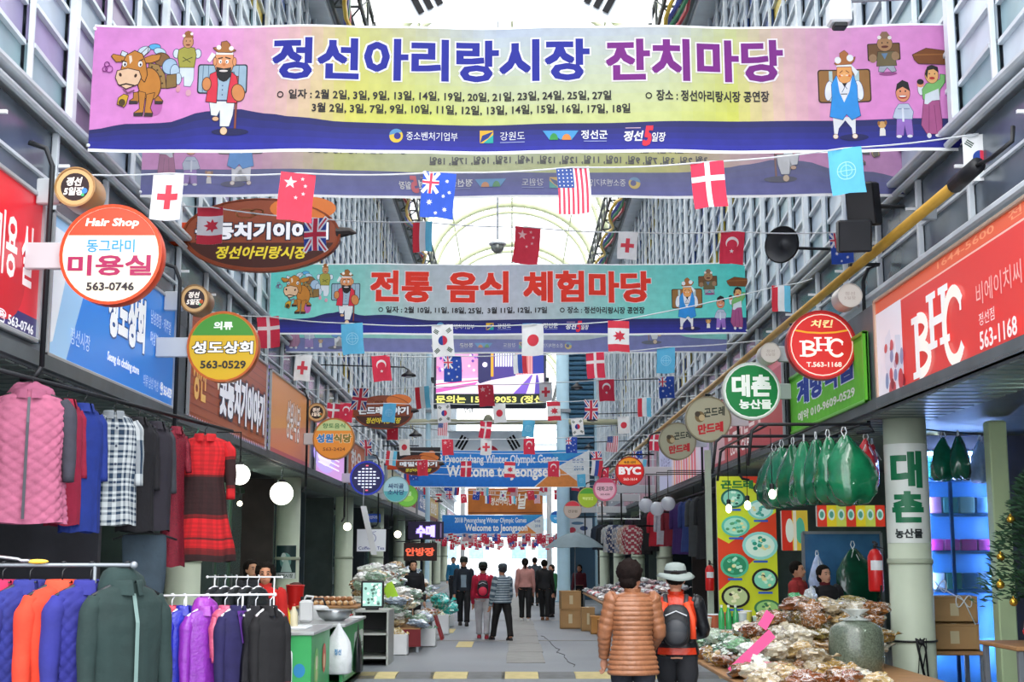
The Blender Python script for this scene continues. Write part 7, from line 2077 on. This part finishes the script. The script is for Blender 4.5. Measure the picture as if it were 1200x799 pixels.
t = thing('lime_box', 'lime green carton label standing among the vegetable bags', 'sign', (X_at(463, 24.9), 24.9, .78))
MB().box((0, 0, .22), (.2, .03, .42), ry=R(-25)).build('board', mat('lime_paint', 'b8e838', .5), t)
bag('turquoise plastic sheet bundled at the far end of the left heap', (-1.62, 31.6, .44), (.5, .9, .42), '38c8c0', .3, 4, None, name='plastic_sheet', cat='sheet')
bag('second turquoise plastic bundle lower down by the far foam box', (-1.5, 32.9, .30), (.4, .6, .34), '38c8c0', 1.3, 2, None, name='plastic_sheet', cat='sheet')
fruit = MB().ell((0, 0, .04), (.045, .045, .04), 10, 7)
FMs = [fruit.mesh('onion', mat('onion_' + c, c, .4), True) for c in ('d8b080', 'e0d8c8', 'a87048')]
table('raised table of onions and garlic behind the metal cabinet', -3.6, -2.55, 23.0, 24.3, .86)
n = 0
for a in range(9):
    for b in range(6):
        for l in range(2):
            if l and (a in (0, 8) or b in (0, 5)): continue
            o = link('onion', FMs[(a * 3 + b + l) % 3], None, (-3.5 + a * .1 + .05 * l + rg.uniform(-.005, .005), 23.3 + b * .1 + .05 * l, .86 + l * .068), rg.uniform(0, 6))
            tag(o, 'onion or garlic bulb in the pile on the raised table left of the monitor', 'onion', 'onions on the raised table'); n += 1
# globe lamps
GLOW = mat('globe_glow', 'fffdf0', .3, emit=2.2)
def globe(label, px, py, r, Y, m=GLOW, top=3.24):
    p = P(px, py, Y); rr_ = r / FPX * Y
    t = thing('globe_lamp', label, 'lamp', tuple(p))
    MB().ell((0, 0, 0), rr_, 24, 16).build('globe', m, t, True)
    MB().lathe([(rr_ * .35, rr_ * .94), (rr_ * .35, rr_ * 1.15), (.02, rr_ * 1.2)], n=14).build('cap', BLACK, t)
    s_ = -1 if p.x < 0 else 1
    MB().tube([(0, 0, rr_ * 1.2), (0, 0, 3.3 - p.z)] + ([(s_ * 3.96 - p.x, 0, 3.3 - p.z)] if abs(p.x) < 3.9 else []), .01, 6).build('stem', BLACK, t)
globe('large glowing white globe lamp before the left pillar', 330, 578, 13.5, 24)
globe('glowing white globe lamp half hidden behind the red dress', 281, 556, 12, 18)
for j, (px, py) in enumerate(((757, 592), (770, 596), (783, 590))):
    globe('clear glass globe lamp before the dark clothes shop, %s of three' % ('left', 'middle', 'right')[j], px, py, 8.5, 27.5 - j * .6, mat('globe_clear', 'dfe4ee', .08, alpha=.55, coat=1.0), 3.3)
for j, (px, py, Y, r) in enumerate(((343, 601, 29, 3.5), (407, 617, 31, 4.5), (466, 626, 40, 4), (281, 590, 21, 3))):
    p = P(px, py, Y)
    t = thing('small_bulb', 'small glowing bulb under the left shop soffit, %s' % ('by the large globe lamp', 'before the second left pillar', 'near the red light sign', 'behind the red dress')[j], 'lamp', tuple(p))
    MB().ell((0, 0, 0), r / FPX * Y, 12, 8).build('bulb', BULB, t, True); MB().tube([(0, 0, .05), (0, 0, 3.24 - p.z)] + ([(-3.96 - p.x, 0, 3.26 - p.z)] if p.x > -3.9 else []), .006, 5).build('cord', BLACK, t)

# --- right: clothes hung in the dark shop
z = 3.02
ra2, rb2 = (4.05, 25.9, z), (4.05, 35.5, z)
t = thing('hanging_rail', 'rail under the striped board from which dark clothes hang', 'rail', (4.05, 26, 0))
MB().tube([(0, 0, z), (0, 9.5, z)], .016, 8).build('rail', DARK, t)
for y in (.3, 4.6, 9.2): MB().tube([(0, y, z), (0, y, 3.23)], .008, 5).build('stay', DARK, t)
def yat(px): return 4.05 * FPX / (px - 600) * 1.0
for j, (px, c, L, lab) in enumerate(((832, '26282c', 1.3, 'black coat nearest in the dark clothes shop'), (821, '4a4e50', 1.25, 'charcoal coat next to the nearest black one'), (812, '2a4488', 1.15, 'denim blue jacket in the dark clothes shop'), (801, '3c1c6a', 1.2, 'violet coat in the dark clothes shop'),
                                     (790, '8a1830', 1.0, 'maroon coat in the dark clothes shop'), (781, 'c8c8d4', .95, 'pale grey blouse between the red coats'), (772, 'e02840', .98, 'bright red coat under the glass globes'), (762, '1c1c22', 1.1, 'black jacket left of the bright red coat'), (752, '2a262c', 1.2, 'dark coat further left in the clothes shop'), (744, '301c34', 1.1, 'plum coat at the far end of the rail'))):
    garment('coat', lab, (4.05, yat(px), z - .016), R(-25), plain(c), w=.62, L=L, seed=50 + j, dep=.13)
for j, (px, Y, c, lab) in enumerate(((741, 36.8, 'b84858', 'rose patterned blouse'), (735, 37.4, 'd0b0a0', 'beige blouse'), (729, 38, 'a8b0c0', 'grey blue blouse'), (722, 38.7, '3a4a78', 'navy printed blouse'), (716, 39.5, 'c8d0d8', 'white blouse'), (709, 42, '20242e', 'black jacket'), (703, 43, '2c3a50', 'slate jacket'))):
    p = P(px, 612, Y)
    garment('blouse', '%s hung beside the second right pillar' % lab, tuple(p), R(-30), (lambda c=c: (lambda u, v: CC(c) if (int(u * 20) + int(v * 14)) % 3 else CC('e8e0d8')))() if j < 5 else plain(c), w=.5, L=.75, seed=70 + j, dep=.1, sl=.4)
t = thing('hanging_rail', 'white pipe rail from which printed blouses hang', 'rail', (0, 0, 0))
pts = [P(px, 608, Y) for px, Y in ((750, 36), (741, 36.8), (722, 38.7), (709, 42), (700, 43.6))]
MB().tube(pts, .02, 6).build('pipe', WHITE, t)
for q in (pts[0], pts[-1]): MB().tube([q, (q.x, q.y, 3.24)], .012, 5).build('stay', WHITE, t)
# cartons, white cloth heaps, tables on the right
for j, (px, Y, w, h, lab) in enumerate(((666, 32.6, .48, .42, 'large brown carton at the aisle edge on the right, lower one'), (666, 32.6, .46, .40, 'large brown carton stacked on the lower one at the aisle edge'), (686, 31.6, .3, .5, 'tall brown carton right of the stacked pair'), (695, 30.4, .22, .36, 'small orange brown carton right of the tall one'), (703, 30.0, .2, .3, 'smallest carton beside the woman in the tan coat'))):
    box_open('carton', lab, 'carton', (X_at(px, Y), Y, .445 if j == 1 else 0), (w, .4, h), mat('cardboard_b', 'c08a4c', .8, var=.1) if j > 2 else CARD, .1 * (j == 1), lid=True, tape=j < 3)
table('stall table of folded cloth and socks on the right', 2.05, 3.9, 29.5, 40.5, .62, cloth='d8dce0')
i = 0
for gx in range(6):
    for gy in range(22):
        x = 2.2 + gx * .31; y = 29.8 + gy * .49
        c = rg.choice(('e4e6ea', 'd0d4dc', 'e8dcd8', 'c03848', '2a3050', 'd8b0b8', '4a3038', 'eceef0'))
        bag('%s folded garment, %s of the heap on the right cloth table' % (CN[c], 'near part' if y < 33 else 'middle' if y < 37 else 'far part'), (x + rg.uniform(-.04, .04), y, .62 + .06 * gx * (gy % 2)), (.3, .4, .14), c, rg.uniform(-.6, .6), i, 'folded garments on the right cloth table', name='folded_garment', cat='clothes'); i += 1
t = thing('market_umbrella', 'grey market umbrella open over the right stalls', 'umbrella', (X_at(672, 40), 40, 0))
zu = P(672, 641, 40).z
mb = MB()
mb.grid(lambda u, v: ((.05 + .80 * v) * cos(2 * PI * u), (.05 + .80 * v) * sin(2 * PI * u), zu + .42 - .42 * v ** 1.6 - .02 * v * abs(sin(4 * 2 * PI * u))), 32, 8)
mb.build('canopy', mat('umbrella_grey', '6e8088', .7, var=.1), t, True)
MB().tube([(0, 0, 0.05), (0, 0, zu + .45)], .018, 8).build('pole', GREYM, t); MB().lathe([(.22, 0), (.22, .06), (.05, .1)], n=18).build('base', BLACK, t)
rib = MB().tube([(.05, 0, zu + .38), (.83, 0, zu + .0)], .006, 5).mesh('rib', STEEL)
for i in range(8): link('rib', rib, t, rz=i * PI / 4)

# --- overhead fittings
t = thing('yellow_pipe', 'long yellow pipe running along the right wall above the signs', 'pipe', (0, 0, 0))
YP = mat('yellow_pipe', 'c79a3c', .4, .1, var=.12)
MB().tube([(3.98, 11.9, 4.98), (3.98, 20, 5.0), (3.98, 40, 5.02), (3.98, 70, 5.04)], .055, 10).build('pipe', YP, t, True)
for y in range(13, 60, 4): MB().box((4.07, y, 5.0), (.16, .05, .14), ch=.01).build('clamp', GREYM, t)
MB().tube([(3.98, 11.9, 4.98), (3.98, 11.3, 4.99)], [.075, .07], 12).build('end_sleeve', BLACK, t, True)
MB().tube([(3.98, 11.3, 4.99), (4.0, 11.0, 4.97), (4.1, 10.8, 5.05), (4.15, 10.9, 5.2)], .02, 8).build('cable', BLACK, t, True)
p = P(920, 288, 16.5)
t = thing('horn_speaker', 'black round horn loudspeaker on the right wall', 'loudspeaker', tuple(p), R(-38))
MB().lathe([(.23, -.10), (.235, -.09), (.20, -.02), (.12, .06), (.09, .18), (.05, .2), (.001, .2)], axis='y', n=28, cap=False).build('horn', BLACK, t, True)
MB().lathe([(.22, -.101), (.1, -.02), (.05, -.06), (.001, -.07)], axis='y', n=28, cap=False).build('cone', DARK, t, True)
MB().tube([(0, .15, 0), (.35, .5, 0), (.35 + (4.05 - p.x) * .8, .5, 0)], .02, 6).build('bracket', DARK, t)
p = P(1012, 240, 14.0)
t = thing('box_speaker', 'black box loudspeaker on the right wall above the red sign board', 'loudspeaker', (p.x, 14.0, p.z), R(-30))
MB().box((0, 0, 0), (.30, .28, .46), ch=.02, rx=R(12)).build('cabinet', BLACK, t); MB().box((-.1, -.06, -.34), (.34, .26, .34), ch=.02, rx=R(12), rz=.4).build('lower_cabinet', DARK, t)
MB().tube([(.05, .1, 0), (.35, .3, 0)], .025, 6).build('bracket', DARK, t)
p = P(583, 292, 30)
t = thing('dome_camera', 'white dome security camera on a long rod under the roof', 'camera', tuple(p))
MB().lathe([(.19, .10), (.20, .13), (.10, .2), (.03, .22)], n=22).build('housing', WHITE, t, True); MB().ell((0, 0, .06), (.15, .15, .16), 18, 12).build('dome', mat('dome_silver', '9a9a94', .15, .5), t, True)
MB().tube([(0, 0, .2), (0, 0, arch(.5)[1] - p.z)], .02, 6).build('rod', GREYM, t)
t = thing('camera_box', 'white camera box on a bar over the top right of the pink banner', 'fitting', tuple(P(983, 16, 12.0)))  # box of a camera hung from the bar, gives no light
MB().box((0, 0, 0), (.2, .2, .22), ch=.02).build('case', WHITE, t); MB().box((0, -.02, -.13), (.12, .12, .05), ch=.01).build('lens', BLACK, t); MB().tube([(0, 0, .12), (4.0 - t.location.x, 0, .17)], .02, 6).build('bar', GREYM, t)
sm = MB().lathe([(.16, 0), (.15, .04), (.06, .09), (.03, .14)], n=18).mesh('shade', BLACK, True)
lm_ = MB().ell((0, 0, .01), (.08, .08, .05), 10, 6).mesh('lens', GLASSY, True)
for j, (px, py, Y) in enumerate(((487, 511, 33), (479, 441, 29), (676, 455, 35), (694, 493, 40), (507, 560, 52), (515, 588, 60), (690, 525, 46))):
    p = P(px, py, Y); s = -1 if p.x < 0 else 1
    t = thing('wall_lamp', 'dark saucer lamp on an arm from the %s wall, %s' % ('left' if s < 0 else 'right', ('by the eighth string of flags', 'beside the middle oval wooden sign', 'right of the video screen', 'right of the white post', 'above the far welcome banner', 'beside the brown wooden board', 'above the red capital letters disc')[j]), 'lamp', tuple(p))
    link('shade', sm, t); link('lens', lm_, t)
    MB().tube([(0, 0, .14), (s * .1, 0, .2), (s * 4.1 - p.x, 0, .25)], .015, 6).build('arm', DARK, t)
# strip lights under the shop soffits
TUBE = mat('tube_glow', 'e8fff0', .3, emit=32)
for j, (x, y, zz) in enumerate(((4.9, 11.6, 3.17), (5.6, 18.6, 3.17), (5.4, 22.6, 3.17), (5.6, 29, 3.17), (-4.9, 20.8, 3.17), (-4.9, 24.6, 3.17), (-5.6, 34, 3.17), (-5.6, 41, 3.17), (5.4, 44, 3.17), (-5.4, 50, 3.17), (5.4, 52, 3.17), (-5.9, 12.6, 3.17))):
    side = 'left' if x < 0 else 'right'
    t = thing('strip_light', 'white strip light under the %s shop soffit, %s' % (side, {0: 'over the decorated fir', 1: 'behind the hanging green bags', 2: 'behind the menu board', 3: 'in the dark clothes shop', 4: 'beside the red dress', 5: 'behind the globe lamp', 6: 'behind the dashed light disc', 7: 'beyond the cafe board', 8: 'beyond the glass globes', 9: 'farthest of them on that side', 10: 'farthest of them by the umbrella', 11: 'behind the hanging coats'}[j]), 'lamp', (x, y, zz))
    MB().box((0, 0, .035), (.14, 1.3, .06), ch=.01).build('housing', WHITE, t); MB().tube([(0, -.6, -.01), (0, .6, -.01)], .018, 8).build('tube', TUBE if j not in (3,) else mat('tube_dim', 'e8f4ff', emit=2), t)
# shelving inside the shops, so that the depth behind the pillars reads
rr = random.Random(77)
SH = mat('shop_shelf', '8a8f90', .5, .2, var=.1)
for j, (s, y, lab) in enumerate(((1, 20.2, 'behind the sellers on the right'), (1, 22.6, 'behind the menu board'), (-1, 20.0, 'inside the shop beside the red dress'), (-1, 25.4, 'inside the shop behind the globe lamp'), (-1, 30, 'inside the dark shop behind the second left pillar'), (-1, 34.5, 'inside the shop behind the cafe board'), (1, 44.6, 'inside the shop beyond the umbrella'))):
    t = thing('shop_shelving', 'grey metal shelving packed with goods %s' % lab, 'shelving', (s * 6.6, y, 0), R(90) if s < 0 else R(-90))
    for zz in (.3, .8, 1.3, 1.8, 2.3): MB().box((0, 0, zz), (1.9, .4, .025)).build('shelf', SH, t)
    for a in (-.95, .95): MB().box((a, 0, 1.25), (.03, .4, 2.5)).build('upright', SH, t)
    mb = MB()
    for zz in (.3, .8, 1.3, 1.8, 2.3):
        x = -.88
        while x < .8:
            w = rr.uniform(.1, .22); h = rr.uniform(.15, .36)
            mb.col = lin(rr.choice(('c83a3a', '3a6ab8', 'd8c858', '48a068', 'e0e0e0', 'd88a3a', 'a84a88', '58a8b8')))
            mb.box((x + w / 2, -.02, zz + .013 + h / 2), (w * .9, .3, h), ch=.01); x += w
    o = mb.build('stock', mat('stock_print', rough=.4, printed=True, var=.3, vscale=12), t); o['kind'] = 'stuff'
